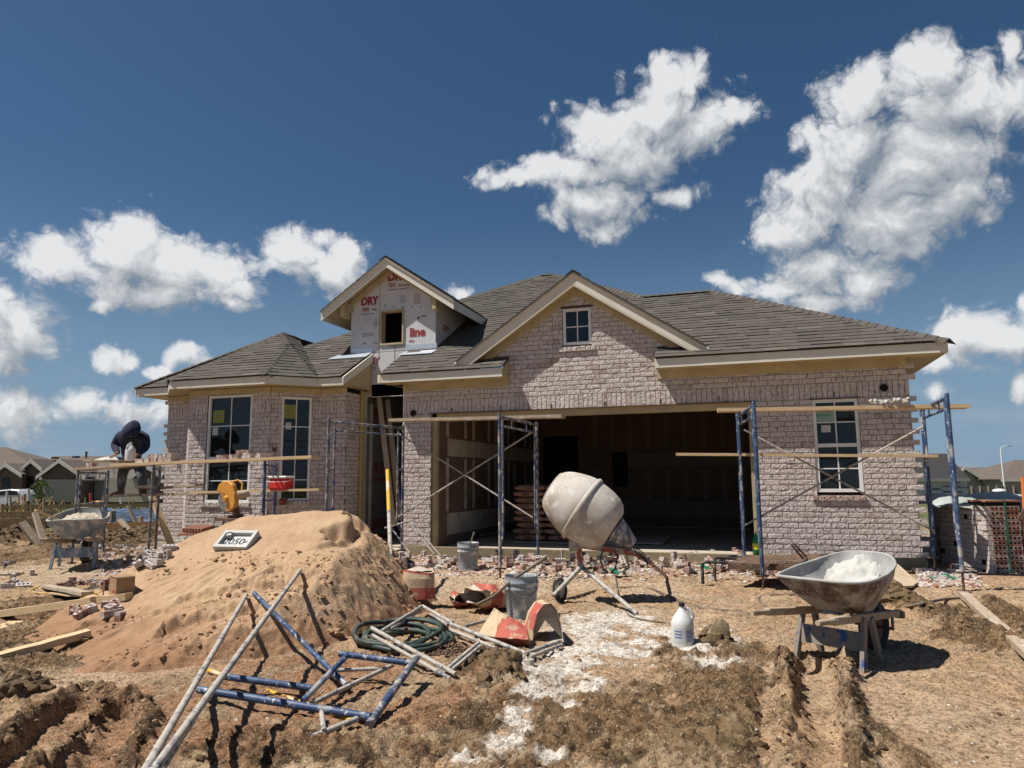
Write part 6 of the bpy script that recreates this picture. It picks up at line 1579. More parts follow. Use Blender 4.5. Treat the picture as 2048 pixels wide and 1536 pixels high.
def fragments(name, n, regs, cols, label, smin, smax):
    pts = []; sz = []; cc = []
    for i in range(n):
        r = random.choice(regs); px, py = random.uniform(r[0], r[1]), random.uniform(r[2], r[3]); g = P(px, py, z=.03); pts.append((g.x, g.y, 0)); sz.append(random.uniform(smin, smax)); c = random.choice(cols); k = random.uniform(.7, 1.2); cc.append(tuple(v*k for v in c))
    A = np.array(pts); A[:, 2] = ghs(A[:, 0], A[:, 1], False)[0]+np.array(sz)*.3; ins = pile_h(A[:, 0], A[:, 1], False) > A[:, 2]+.02
    A, sz, cc = A[~ins], np.array(sz)[~ins], np.array(cc)[~ins]
    return tag(clods(name, A, sz, cc, M_['clod'], .6, lod=0), label, kind='stuff')
fragments('brick_fragments', 4200, [(795, 1000, 1105, 1150), (985, 1700, 1116, 1158), (1000, 1500, 1120, 1150), (190, 350, 1095, 1150), (1830, 1960, 1140, 1170)], [(.48, .43, .39), (.26, .12, .085), (.40, .30, .25), (.55, .51, .47)], 'small brick and mortar fragments along the foundation', .01, .04)
fragments('pebbles', 5200, [(0, 2048, 1150, 1536), (880, 1600, 1180, 1536)], [(.45, .37, .27), (.50, .46, .40), (.20, .13, .08), (.13, .085, .05)], 'small pebbles and crumbs strewn over the lot', .004, .011)
fragments('mortar_droppings', 500, [(800, 1400, 1140, 1200), (1000, 1500, 1240, 1330)], [(.62, .58, .53)], 'white mortar droppings on the dirt', .005, .02)
# plastic scraps
for (px, py, lb) in ((1405, 1140, 'dark green strap scrap in the rubble left of the steel stand'), (1500, 1142, 'green strap scrap under the steel stand'), (1230, 1148, 'green strap scrap behind the mixer'), (1888, 1160, 'green strap scrap at the right corner scaffold')):
    g = hit(px, py, .05); b = MB(); rows = []
    for i in range(9): x = -.18+.045*i; rows.append([g+Vector((x, -.04+.03*math.sin(i), .04+.03*math.sin(i*1.3+px))), g+Vector((x, .03+.02*math.sin(i+1), .05+.03*math.sin(i*1.1+px)))])
    b.sheet(rows); tag(b.build('plastic_strap', M_['green'], None), lb, 'strap')
# grooved bricks on a board behind the pile
p = P(395, 1068, Y=7.9); t = world_thing('brick_stack', 'stack of raw red grooved bricks on a board left of the saw', 'brick stack', p)
b = MB(); b.box(p, (.42, .25, .03)); b.build('board', M_['brickred'], t)
for i in range(7):
    b = MB(); b.beam(p+Vector((-.16+i*.05, -.1, .05)), p+Vector((-.12+i*.05, .1, .09)), .035, .055); b.build('brick', M_['brickred'], t)
# boulder by the jug
b = MB(); b.sheet([[Vector((.085*math.sin(th)*math.cos(a)*(1+.25*math.sin(3*a+th*2)), .07*math.sin(th)*math.sin(a)*(1+.2*math.cos(2*a)), .15*math.cos(th)*(1+.15*math.sin(4*a)*math.sin(th)))) for a in np.linspace(0, 2*math.pi, 16, endpoint=False)] for th in np.linspace(.02, 2.4, 10)], closed_u=True, sm=False)
o = b.build('mud_lump', M_['clod'], None); 
for cl in o.data.color_attributes['Col'].data: cl.color = (.21, .155, .09, 1)
g = hit(1440, 1272); o.location = g+Z3*.02; o.scale = (.8, .8, .72); tag(o, 'standing lump of dried clay right of the white jug', 'clay lump')

# ---------------- brick cubes on the right ----------------
def cube(p, rz, w_, d_, h_, label, cm='brickred', tarp=False, red=True):
    t = thing('brick_cube', label, 'brick pallet', p, rz, 'strapped cubes of bricks')
    core = MB(); core.box((0, 0, h_/2), (w_-.03, d_-.03, h_-.02)); core.build('core_stack', M_['black'], t)
    b = MB(); c1 = .062; nz = int(h_/c1)
    # -x face : whitewashed brick ends / faces
    for k in range(nz):
        for j in range(int(d_/.09)):
            y = -d_/2+.045+j*.09; o_ = random.uniform(-.008, .008)
            if random.random() < .03: continue
            tall = (k//2) % 2
            b.box((-w_/2+.03+o_, y, (k+.5)*c1), (.07, .084, c1-.006), rmat(rz=random.uniform(-.04, .04)), bcol())
    b.build('whitewashed_face', M_['brickmix'], t)
    b = MB(); bh = MB(); nx = int(w_/.20)
    for k in range(nz):
        for j in range(nx):
            x = -w_/2+.10+j*.2+(w_-nx*.2)/2; o_ = random.uniform(-.005, .005); z_ = (k+.5)*c1
            b.box((x, -d_/2+.03+o_, z_), (.193, .06, c1-.005), None, random.choice(((.36, .15, .095), (.42, .19, .12), (.30, .12, .08))))
            for q in (-.055, 0, .055): b.box((x+q, -d_/2-.0006+o_, z_), (.032, .002, .024), None, (1, 1, 1), 1)
    f = b.build('cored_face', [M_['brickmix'], M_['black']], t)
    b = MB(); b.box((0, 0, h_+.006), (w_, d_, .02)); b.build('top_layer', M_['brickred'], t)
    b = MB(); q = w_*.02
    b.box((q, -d_/2-.006, h_/2), (.022, .004, h_)); b.box((q, 0, h_+.02), (.022, d_+.02, .004)); b.build('strap', M_['green'], t)
    return t
cp = P(1984, 1152, z=.0); print('cube corner', cp)
rzc = R_(20)
cu_, cv_ = Vector((math.cos(rzc), math.sin(rzc), 0)), Vector((-math.sin(rzc), math.cos(rzc), 0))
random.seed(3)
cube(cp+cu_*.24+cv_*.52, rzc, .48, 1.04, .92, 'nearest cube of bricks with a red cored face and a green strap', )
cube(cp+cu_*.86+cv_*.80, rzc, .42, .9, .84, 'cube of red bricks partly hidden at the right edge behind the strapped one')
q = P(1900, 1140, Y=12.0); cube(Vector((3.05, 12.3, .0)), R_(12), .50, 1.0, .90, 'shaded cube of bricks just right of the house corner', )
cube(Vector((3.75, 12.9, .0)), R_(15), .6, 1.0, .92, 'cube of bricks at the back of the group under the plastic')
b = MB(); g = []; o_ = cp+Vector((0, 0, .94))
for i in range(19):
    row = []
    for j in range(13):
        u, v = i/18, j/12; x = -.45+u*2.0; y = .25+v*1.7
        edge = min(u, 1-u, v, 1-v); z_ = .0+.035*math.sin(u*9+v*3)+.03*math.sin(v*8-u*4)+.025*math.sin(u*23+v*17)-(.10*(1-edge/.08) if edge < .08 else 0)
        row.append(o_+cu_*x*1.0+cv_*y+Z3*z_)
    g.append(row)
b.sheet(g); tag(b.build('plastic_sheet', M_['poly'], None), 'crumpled clear plastic sheet over the brick cubes at the right', 'plastic sheet')

# ---------------- mortar bags in the garage ----------------
def mbag():
    t = thing('mortar_bag', 'x', 'mortar bag', (0, 0, 0)); b = MB(); rows = []
    for k in range(9):
        v = k/8; row = []
        for i in range(16):
            a = 2*math.pi*i/16; ca, sa = math.cos(a), math.sin(a); f = math.sin(math.pi*(v*.86+.07))**.35
            row.append(Vector((-.27+.54*v, .19*math.copysign(abs(ca)**.6, ca)*f, .055+.055*math.copysign(abs(sa)**.8, sa)*f)))
        rows.append(row)
    b.sheet(rows, closed_u=True); b.add(rows[0], [tuple(range(16))]); b.add(rows[-1], [tuple(range(16))]); b.build('sack', M_['bagdark'], t)
    b = MB(); b.box((0, -.1925, .055), (.14, .004, .05)); b.build('red_panel', M_['rust'], t); return t
mb0 = mbag(); fst = True; random.seed(4)
bp = P(1027, 1083, z=SL+.02)
for lay in range(9):
    for j in range(3):
        for r_ in range(2):
            if lay == 8 and j == 2: continue
            o = mb0 if fst else copy_tree(mb0); fst = False
            o.location = (bp.x+.28+j*.56+random.uniform(-.02, .02)-(.05 if lay % 2 else 0), bp.y+.2+r_*.4+random.uniform(-.02, .02), SL+.03+lay*.107); o.rotation_euler = (0, 0, random.uniform(-.05, .05))
            tag(o, 'brown bags of mortar stacked inside the garage behind the mixer', 'mortar bag', 'mortar bags stacked in the garage')
b = MB(); b.box((bp.x+.85, bp.y+.4, SL+.015), (1.7, .9, .02)); tag(b.build('pallet', M_['woodo'], None), 'flat pallet under the mortar bags in the garage', 'pallet')
b = MB(); q = [P(1120, 1082, z=SL+.016), P(1325, 1089, z=SL+.016), P(1345, 1072, z=SL+.016), P(1200, 1074, z=SL+.016)]; b.prism(q, (0, 0, .012)); tag(b.build('drywall_sheet', M_['joint'], None), 'sheet of drywall lying flat on the garage floor', 'drywall sheet')
b = MB(); b.beam(P(915, 1078, z=SL+.04), P(1000, 1063, z=SL+.04), .1, .04); tag(b.build('board', M_['woodo'], None), 'dark board lying along the left garage wall', 'board')
# ---------------- worker ----------------
def skin_obj(name, verts, edges, radii, m, parent, root=0, sub=2):
    me = bpy.data.meshes.new(name); off = OFF.get(parent.name, Vector((0, 0, 0)))
    me.from_pydata([tuple(Vector(v)-off) for v in verts], edges, []); me.materials.append(m)
    o = bpy.data.objects.new(name, me); COL.objects.link(o); o.parent = parent; OFF[o.name] = off
    md = o.modifiers.new('skin', 'SKIN'); md.use_smooth_shade = True
    sv = me.skin_vertices[0].data if me.skin_vertices else None
    if sv is None:
        bm = __import__('bmesh').new(); bm.from_mesh(me); bm.verts.layers.skin.verify(); bm.to_mesh(me); bm.free(); sv = me.skin_vertices[0].data
    for i, r in enumerate(radii): sv[i].radius = r if isinstance(r, tuple) else (r, r); sv[i].use_root = (i == root)
    sb = o.modifiers.new('sub', 'SUBSURF'); sb.levels = sub; sb.render_levels = sub
    return o
WY = 9.38
def W(px, py, dy=0): return P(px, py, Y=WY+dy)
J = dict(pel=W(264, 922, .25), sp=W(264, 896, .18), ch=W(264, 876, -.02), nk=W(263, 868, -.18), hd=W(261, 860, -.32), hd2=W(261, 872, -.37),
 sl=W(240, 874, -.08), sr=W(288, 875, -.08), el=W(229, 893, -.1), er=W(292, 895, -.1), wl=W(236, 906, -.28), wr=W(276, 909, -.32),
 hl=W(252, 926, .22), hr=W(277, 926, .22), kl=W(244, 951, -.02), kr=W(284, 951, -.02), al=W(242, 980, .05), ar=W(286, 980, .05), tl=W(232, 989, -.08), tr=W(290, 988, -.08))
wk = world_thing('person', 'person in a navy hoodie and grey jeans bending over the mortar board on the scaffold', 'person', W(262, 989, 0))
names = ['pel', 'sp', 'ch', 'nk', 'hd', 'hd2', 'sl', 'sr', 'el', 'er', 'wl', 'wr', 'hl', 'hr', 'kl', 'kr', 'al', 'ar', 'tl', 'tr']
ed = [('pel', 'sp'), ('sp', 'ch'), ('ch', 'nk'), ('nk', 'hd'), ('hd', 'hd2'), ('ch', 'sl'), ('ch', 'sr'), ('sl', 'el'), ('sr', 'er'), ('el', 'wl'), ('er', 'wr'), ('pel', 'hl'), ('pel', 'hr'), ('hl', 'kl'), ('hr', 'kr'), ('kl', 'al'), ('kr', 'ar'), ('al', 'tl'), ('ar', 'tr')]
rad = dict(pel=.12, sp=.115, ch=.13, nk=.055, hd=.085, hd2=.07, sl=.06, sr=.06, el=.04, er=.04, wl=.028, wr=.028, hl=.085, hr=.085, kl=.055, kr=.055, al=.038, ar=.038, tl=.035, tr=.035)
V = [J[n] for n in names]; E_ = [(names.index(a), names.index(b_)) for a, b_ in ed]; Rr = [rad[n] for n in names]
for h, dx in (('wl', -1), ('wr', 1)):
    wi = names.index(h); p = J[h]; palm = p+Vector((.0, -.07, -.03)); V.append(palm); Rr.append((.032, .016)); E_.append((wi, len(V)-1)); pi = len(V)-1
body = skin_obj('body', V, E_, Rr, M_['skin'], wk)
for h in ('wl', 'wr'):
    palm = J[h]+Vector((0, -.07, -.03)); b = MB()
    for k in range(4):
        o_ = Vector((-.027+.018*k, 0, 0)); L_ = (.07, .08, .075, .06)[k]
        b.tube([palm+o_, palm+o_+Vector((0, -L_*.5, -.012)), palm+o_+Vector((0, -L_*.8, -.035)), palm+o_+Vector((0, -L_*.85, -.06))], [.0095, .009, .0085, .007], 6)
    s_ = 1 if h == 'wl' else -1
    b.tube([palm+Vector((s_*.028, .03, 0)), palm+Vector((s_*.055, 0, -.015)), palm+Vector((s_*.052, -.03, -.035))], [.012, .010, .008], 6); b.build('fingers', M_['skin'], body)
n2 = ['pel', 'sp', 'ch', 'nk', 'sl', 'sr', 'el', 'er', 'wl', 'wr']; r2 = dict(pel=(.17, .13), sp=(.19, .15), ch=(.20, .16), nk=.10, sl=.105, sr=.105, el=.072, er=.072, wl=.042, wr=.042)
e2 = [('pel', 'sp'), ('sp', 'ch'), ('ch', 'nk'), ('ch', 'sl'), ('ch', 'sr'), ('sl', 'el'), ('sr', 'er'), ('el', 'wl'), ('er', 'wr')]
skin_obj('hoodie', [J[n] for n in n2], [(n2.index(a), n2.index(b_)) for a, b_ in e2], [r2[n] for n in n2], M_['jacket'], wk, root=2)
b = MB(); hc = J['hd']+Vector((0, .02, .0)); rows = []
for th in np.linspace(.03, 2.35, 12):
    rows.append([hc+Vector((.112*math.sin(th)*math.cos(a)*(1+.06*math.sin(5*a)+.12*th*(th > 1.2)), .14*math.sin(th)*math.sin(a)+.05*math.cos(th), .16*math.cos(th)*(1+.04*math.sin(4*a)))) for a in np.linspace(0, 2*math.pi, 20, endpoint=False)])
b.sheet(rows, closed_u=True); b.build('hood', M_['hood'], wk)
n3 = ['pel', 'hl', 'hr', 'kl', 'kr', 'al', 'ar']; r3 = dict(pel=(.15, .12), hl=.115, hr=.115, kl=.082, kr=.082, al=.068, ar=.068)
e3 = [('pel', 'hl'), ('pel', 'hr'), ('hl', 'kl'), ('hr', 'kr'), ('kl', 'al'), ('kr', 'ar')]
skin_obj('jeans', [J[n] for n in n3], [(n3.index(a), n3.index(b_)) for a, b_ in e3], [r3[n] for n in n3], M_['jeans'], wk)
for a, t_ in (('al', 'tl'), ('ar', 'tr')):
    A, T = J[a], J[t_]; b = MB(); d = (T-A); b.tube([A+Z3*.08, A, A-Z3*.02], [.06, .058, .055], 12); b.tube([A+Vector((0, .05, -.045)), A+Vector((0, 0, -.035)), A+d*.6+Z3*-.01, T+Vector((0, -.04, .0)), T+Vector((0, -.10, -.01))], [.04, .056, .052, .048, .028], 12, flat=.8); b.build('boot', M_['boot'], wk)

# ---------------- formwork of the next lot ----------------
def gpt(px, py):
    z_ = 0
    for _ in range(6): p = P(px, py, z=z_); z_ = gh(p.x, p.y)
    return Vector((p.x, p.y, z_))
def stake(x0, y0, x1, y1, w_, label, group, m='woodx', thick=.05, D=None):
    w_ = w_*1.6; y1 = y1-(y0-y1)*.12
    """board from the ground pixel (x0,y0) up to the pixel (x1,y1) at about the same depth"""
    g = gpt(x0, y0); t_ = P(x1, y1, Y=g.y+random.uniform(-.15, .15)); b = MB(); b.beam(g-Z3*.03, t_, thick, w_, up=(random.uniform(-.2, .2), 1, .1)); return tag(b.build('form_stake', M_[m], None), label, 'wooden stake', group)
random.seed(21)
SV = [(4, 1045, 5, 1012, .10), (22, 1034, 21, 998, .08), (50, 1036, 50, 993, .11), (87, 1034, 88, 1000, .08), (38, 1028, 38, 992, .06), (63, 1030, 62, 1008, .06), (183, 1020, 183, 1004, .06), (145, 1044, 145, 1030, .07), (225, 1060, 227, 1025, .10), (281, 1066, 283, 1036, .07), (30, 1052, 29, 1034, .07), (184, 1046, 184, 1037, .07), (213, 1068, 215, 1048, .10), (118, 1018, 117, 1006, .06), (265, 1020, 266, 1000, .06), (308, 1022, 309, 998, .07), (14, 1066, 12, 1040, .08)]
SV += [(random.randint(0, 330), 1008+random.randint(0, 10), 0, 0, .06) for _ in range(16)]; SV = [(a, b_, c_ or a+random.randint(-3, 3), d_ or b_-random.randint(12, 20), e_) for a, b_, c_, d_, e_ in SV]
for x0, y0, x1, y1, w_ in SV: stake(x0, y0, x1, y1, w_, 'upright wooden stakes holding the form boards on the next lot', 'upright form stakes')
KV = [(18, 1040, 36, 1022, .10), (32, 1039, 54, 1005, .09), (92, 1030, 108, 1010, .07), (95, 1028, 104, 997, .07), (110, 1027, 124, 1008, .06), (172, 1014, 160, 1000, .05), (230, 1012, 222, 998, .06), (136, 1018, 128, 1007, .06), (245, 1008, 252, 996, .05)]
KV += [(a, 1022+random.randint(-8, 14), a+random.choice((-1, 1))*random.randint(9, 20), 1000+random.randint(-2, 8), .08) for a in range(6, 120, 11)]
for x0, y0, x1, y1, w_ in KV: stake(x0, y0, x1, y1, w_, 'slanting wooden kickers behind the near form board', 'slanting form kickers')
stake(82, 1094, 43, 1050, .085, 'wide pale board slanting down left of the blue grey wheelbarrow', None, 'woodo'); stake(90, 1090, 70, 1033, .07, 'weathered board slanting behind the blue grey wheelbarrow', None, 'woodo')
stake(270, 1072, 238, 1043, .09, 'wide pale board slanting down right of the blue grey wheelbarrow', None, 'woodo'); stake(281, 1060, 256, 1016, .08, 'yellow kicker crossing the blue sheet', None, 'woodn')
stake(222, 1072, 192, 1046, .08, 'pale board slanting just behind the right handle of the blue grey barrow', None, 'woodo')
stake(353, 1112, 303, 1004, .07, 'long yellow kicker leaning against the low scaffold', None, 'woodn')
def fboard(a, b_, z_, h_, label):
    p, q = P(*a, z=z_), P(*b_, z=z_); b = MB(); b.beam(p, q, .04, h_); return tag(b.build('form_board', M_['woodx'], None), label, 'form board', 'horizontal form boards')
fboard((-40, 1049), (112, 1043), .02, .28, 'near form board at the left edge behind the earth mounds')
fboard((112, 1062), (335, 1052), .02, .30, 'near form board below the blue sheet')
fboard((-40, 1030), (110, 1027), -.05, .22, 'second form board behind the stakes at the left edge')
fboard((-30, 1015), (335, 1010), -.35, .25, 'farthest form board beyond the blue sheet')
b = MB(); g = []
c4_ = [P(112, 1049, z=.03), P(335, 1047, z=.03), P(335, 1018, z=.0), P(140, 1018, z=.0)]
for i in range(25):
    row = []
    for j in range(17):
        u, v = i/24, j/16; p = (c4_[0]*(1-u)+c4_[1]*u)*(1-v)+(c4_[3]*(1-u)+c4_[2]*u)*v; row.append(p+Z3*(.05*math.sin(v*40+u*3)+.04*math.sin(u*31+v*9)))
    g.append(row)
b.sheet(g); tag(b.build('vapour_sheet', M_['bluepoly'], None), 'wrinkled blue plastic sheet laid inside the forms at the left', 'plastic sheet')
b = MB()
p0, p1 = P(-40, 1046, z=-.06), P(1, 1, z=3)
# conduit stubs
for (x0, y0, y1, m1, m2, lb) in ((14, 1012, 983, 'white', 'rubber', 'white pipe stub with a black base at the left edge'), (57, 1010, 977, 'white', 'rubber', 'thick white pipe stub with a black base in front of the small tree'), (181, 1014, 986, 'redp', 'rubber', 'red pipe stub with a black base beside the green bin'), (242, 1012, 996, 'white', 'rubber', 'short white pipe stub below the worker plank')):
    g = gpt(x0, y0+14); t = world_thing('pipe_stub', lb, 'pipe', g); tp = P(x0, y1, Y=g.y); md = g.lerp(tp, .45)
    r_ = .13 if x0 == 57 else .09
    pipe('lower_sleeve', [g, md], r_*.8, M_[m2], t); pipe('upper_pipe', [md, tp], r_*.85, M_[m1], t)

# ---------------- far houses ----------------
FWv = Vector((-math.sin(YAW), math.cos(YAW), 0))
def Q(px, py, D):
    d = Vector(ray(px, py)); return Vector(EYE)+d*(D/d.dot(FWv))
def hz_(D, px):  # ground z at depth D
    p = Q(px, 960, D); return gh(p.x, p.y)
def wallbox(b, x0, x1, yt, D, dep, zb, yb=None):
    a, c = Q(x0, yt, D), Q(x1, yt, D); zt_ = (a.z+c.z)/2; zb_ = zb if yb is None else Q((x0+x1)/2, yb, D).z
    q = [Vector((a.x, a.y, zb_)), Vector((c.x, c.y, zb_)), Vector((c.x, c.y, zt_)), Vector((a.x, a.y, zt_))]; b.prism(q, FWv*dep)
def hiproof(house_, eL, eR, rL, rR, D, dr=5.0, back=11.0, m='farroof', nm='roof', fas=True):
    """eave points on depth D, ridge on D+dr"""
    a, c = Q(*eL, D), Q(*eR, D); z0 = (a.z+c.z)/2; a.z = c.z = z0; r1, r2 = Q(*rL, D+dr), Q(*rR, D+dr); zr = (r1.z+r2.z)/2; r1.z = r2.z = zr
    a2, c2 = a+FWv*back, c+FWv*back; b = MB(); b.add([a, c, r2, r1, a2, c2], [(0, 1, 2, 3), (1, 5, 2), (5, 4, 3, 2), (4, 0, 3), (0, 4, 5, 1)])
    o = b.build(nm, M_[m], house_)
    if fas: b = MB(); b.beam(a-FWv*.05-Z3*.12, c-FWv*.05-Z3*.12, .08, .25); b.build('fascia', M_['cream'] if m == 'farroof' else M_['farwall'], o)
    return o
def gable(house_, ap, fl, fr, yb, D, dep, m='farbrick', roofm='farroof', ov=10):
    A, L_, R2_ = Q(*ap, D), Q(*fl, D), Q(*fr, D); zb = gh(A.x, A.y)-.3; b = MB(); s1 = Vector((L_.x, L_.y, zb)); s2 = Vector((R2_.x, R2_.y, zb))
    b.prism([s1, s2, R2_, A, L_], FWv*dep); w_ = b.build('gable_wall', M_[m], house_); b = MB()
    dl = (A-L_)*.12; 
    for e_ in (L_, R2_):
        o_ = e_-(A-e_)*.14; b.prism([o_-FWv*.4, A-FWv*.4, A+FWv*dep, o_+FWv*dep], Z3*.12)
    b.build('roof', M_[roofm], house_); b = MB()
    for e_ in (L_, R2_): o_ = e_-(A-e_)*.14; b.prism([o_-FWv*.48-Z3*.22, A-FWv*.48-Z3*.22, A-FWv*.48+Z3*.10, o_-FWv*.48+Z3*.10], FWv*.08)
    b.build_each('rake_board', M_['cream'], w_)
def panel(house_, nm, x0, x1, y0, y1, D, m, th=.08):
    a, b_, c, d = Q(x0, y0, D-.06), Q(x1, y0, D-.06), Q(x1, y1, D-.06), Q(x0, y1, D-.06); b = MB(); b.prism([d, c, b_, a], FWv*th); return b.build(nm, M_[m], house_)
DL = 64
h1 = world_thing('house', 'brown roofed brick house at the far left edge behind the white car', 'house', Q(20, 1000, DL+3))
b = MB(); wallbox(b, -70, 84, 948, DL+2, 9, hz_(DL, 20)-.4); b.build('wall', M_['farbrick'], h1)
hiproof(h1, (-90, 952), (92, 948), (-40, 892), (10, 897), DL+1.6, 6)
gable(h1, (17, 929), (-14, 950), (46, 948), 1003, DL+.6, 5); gable(h1, (68, 921), (50, 936), (88, 938), 1003, DL+1.2, 5)
panel(h1, 'window', 3, 19, 956, 975, DL+.6, 'carglass'); panel(h1, 'porch_opening', 53, 66, 953, 1000, DL+1.2, 'black')
h2 = world_thing('house', 'wide brick house with a beige garage door and roof vents left of the worker', 'house', Q(150, 1000, DL+3))
b = MB(); wallbox(b, 84, 212, 956, DL+1, 10, hz_(DL, 150)-.4); b.build('siding_wall', M_['farwall'], h2)
hiproof(h2, (80, 955), (228, 955), (104, 913), (218, 911), DL+.5, 6)
gable(h2, (124, 921), (84, 950), (170, 952), 1003, DL-.6, 6)
panel(h2, 'garage_door', 84, 157, 959, 1004, DL-.6, 'gdoor')
b = MB(); q = Q(172, 916, DL+5); b.tube([q, q+Z3*.55], .09, 8); b.tube([q+Z3*.55, q+Z3*.62], .16, 8); b.build('vent_pipe', M_['rubber'], h2)
for x, y in ((110, 916), (152, 914)): b = MB(); b.box(Q(x, y, DL+4), (.5, .4, .18)); b.build('roof_vent', M_['rubber'], h2)
h3 = world_thing('house', 'house with an olive garage door seen between the worker and the bay', 'house', Q(260, 1000, DL+3))
b = MB(); wallbox(b, 214, 345, 956, DL+1, 10, hz_(DL, 270)-.4); b.build('wall', M_['farbrick'], h3)
hiproof(h3, (208, 955), (360, 955), (240, 925), (345, 918), DL+.5, 6)
gable(h3, (300, 934), (268, 952), (326, 950), 1003, DL-.4, 6); panel(h3, 'garage_door', 217, 300, 957, 1004, DL-.45, 'gdoor')
# small tree
tb = Q(82, 1005, 58); tb.z = gh(tb.x, tb.y); t = world_thing('tree', 'small feathery green tree in front of the far left houses', 'tree', tb)
b = MB(); b.tube([tb, tb+Z3*1.0+Vector((.05, 0, 0)), tb+Z3*2.0], [.06, .045, .02], 6)
for k in range(9): a = random.uniform(0, 6.28); z_ = random.uniform(.6, 1.7); b.tube([tb+Z3*z_, tb+Z3*(z_+.5)+Vector((math.cos(a)*.6, math.sin(a)*.6, 0))], [.02, .006], 4)
b.build('trunk', M_['bark'], t)
b = MB()
for i in range(1500):
    a = random.uniform(0, 6.28); r = random.random()**.6; z_ = random.uniform(-1, 1); w_ = 1.0*math.sqrt(max(0, 1-z_*z_))*(.75+.25*math.sin(3*a+z_*4)); c = tb+Vector((w_*r*math.cos(a), w_*r*math.sin(a), 1.65+z_*.95-.25*r))
    if math.sin(c.x*5)+math.sin(c.z*6+1)+math.sin(c.y*4) < -1.0: continue
    n = Vector((random.gauss(0, 1), random.gauss(0, 1), random.gauss(0, 1))).normalized(); u = n.orthogonal().normalized(); v = n.cross(u); s_ = random.uniform(.04, .09); k = random.uniform(.6, 1.6)
    b.add([c-u*s_, c-v*s_*.5, c+u*s_, c+v*s_*.5], [(0, 1, 2, 3)], (k, k, k*.9))
b.build('crown', M_['leaf'], t)
# white car
DC = 59; cb = Q(20, 1006, DC); cb.z = gh(cb.x, cb.y); t = world_thing('parked_car', 'white parked car cut by the left edge in front of the houses', 'car', cb)
uR = Vector(rr_); uR.z = 0; uR.normalize()
def cp_(x, z_, y=0): return cb+uR*x+Z3*z_+FWv*y
prof = [(-2.2, .35), (-2.2, .85), (-1.9, 1.05), (-1.1, 1.15), (-.6, 1.55), (.6, 1.66), (1.25, 1.58), (1.6, 1.2), (1.68, .8), (1.62, .35)]
b = MB(); b.prism([cp_(x, z_, -.85) for x, z_ in prof], FWv*1.7); b.build('body', M_['carwhite'], t, bevel=.06)
b = MB(); b.prism([cp_(x, z_, -.87) for x, z_ in ((-1.0, 1.17), (-.52, 1.5), (.6, 1.6), (1.05, 1.5), (1.25, 1.18))], FWv*1.74); b.build('window', M_['carglass'], t)
for x in (-1.35, 1.05):
    b = MB(); b.tube([cp_(x, .36, -.9), cp_(x, .36, -.7)], .35, 20); w_ = b.build('wheel', M_['rubber'], t); b = MB(); b.tube([cp_(x, .36, -.915), cp_(x, .36, -.89)], .2, 14); b.build('rim', M_['steel'], w_)
b = MB(); b.box(cp_(1.55, 1.0, -.87), (.2, .06, .12)); b.build('tail_light', M_['redp'], t); b = MB(); b.box(cp_(-.7, 1.15, -.95), (.2, .15, .14)); b.build('mirror', M_['carwhite'], t)
# bin
DB = 50; g = Q(198, 1004, DB); g.z = gh(g.x, g.y); t = world_thing('wheelie_bin', 'dark green bin with a yellow lid in front of the wide brick house', 'bin', g)
b = MB(); b.box(g+Z3*.42, (.62, .55, .75)); b.build('body', M_['green'], t, bevel=.04); b = MB(); b.box(g+Z3*.84, (.7, .62, .08)); b.build('lid', M_['yelp'], t, bevel=.03)

# right side
DR = 58; h4 = world_thing('house', 'unfinished house with a dark roof and pale wrapped walls right of the brick corner', 'house', Q(1890, 990, DR+3))
b = MB(); wallbox(b, 1830, 1933, 958, DR, 10, hz_(DR, 1900)-.4); b.build('wrapped_wall', M_['sheath'], h4)
hiproof(h4, (1800, 957), (1938, 957), (1820, 907), (1893, 908), DR-.5, 5, 11, 'farroofd')
b = MB()
for i in range(10): q = Q(random.uniform(1868, 1928), random.uniform(965, 990), DR-.05); b.box(q, (random.uniform(.5, 1.2), .02, .08), rmat(rz=YAW))
b.build('wrap_print', M_['drkink'], h4)
h5 = world_thing('house', 'low brown roofed house with small windows right of the dark roofed one', 'house', Q(1980, 975, 84))
b = MB(); wallbox(b, 1930, 2042, 960, 84, 10, hz_(84, 1980)-.4); b.build('wall', M_['farwall'], h5)
hiproof(h5, (1915, 960), (2030, 960), (1920, 934), (1995, 936), 83.5, 6)
gable(h5, (1925, 935), (1905, 958), (1962, 958), 975, 83, 4, 'farwall')
for x in (1955, 1978, 1996, 2006): panel(h5, 'window', x, x+8, 963, 973, 84, 'carglass')
h6 = world_thing('house', 'brown hip roofed house at the far right edge', 'house', Q(2050, 975, 78))
b = MB(); wallbox(b, 2012, 2140, 958, 79, 10, hz_(78, 2050)-.4); b.build('wall', M_['farwall'], h6); hiproof(h6, (2002, 958), (2150, 958), (2030, 921), (2120, 918), 78.5, 6)
t = world_thing('wooden_fence', 'grey wooden privacy fence across the field at the right', 'fence', Q(1990, 990, 70))
pr = [Q(x, 972.5, 70) for x in np.linspace(1925, 2110, 12)]
for a, c in zip(pr[:-1], pr[1:]):
    zb = gh(a.x, a.y)-.1; b = MB(); b.prism([Vector((a.x, a.y, zb)), Vector((c.x, c.y, zb)), c, a], FWv*.04); b.build('panel', M_['fence'] if 'fence' in M_ else M_['farroof'], t)
    b = MB(); b.box(Vector((a.x, a.y, (zb+a.z)/2))-FWv*.05, (.1, .1, a.z-zb+.1)); b.build('fence_post', M_['woodo'], t)
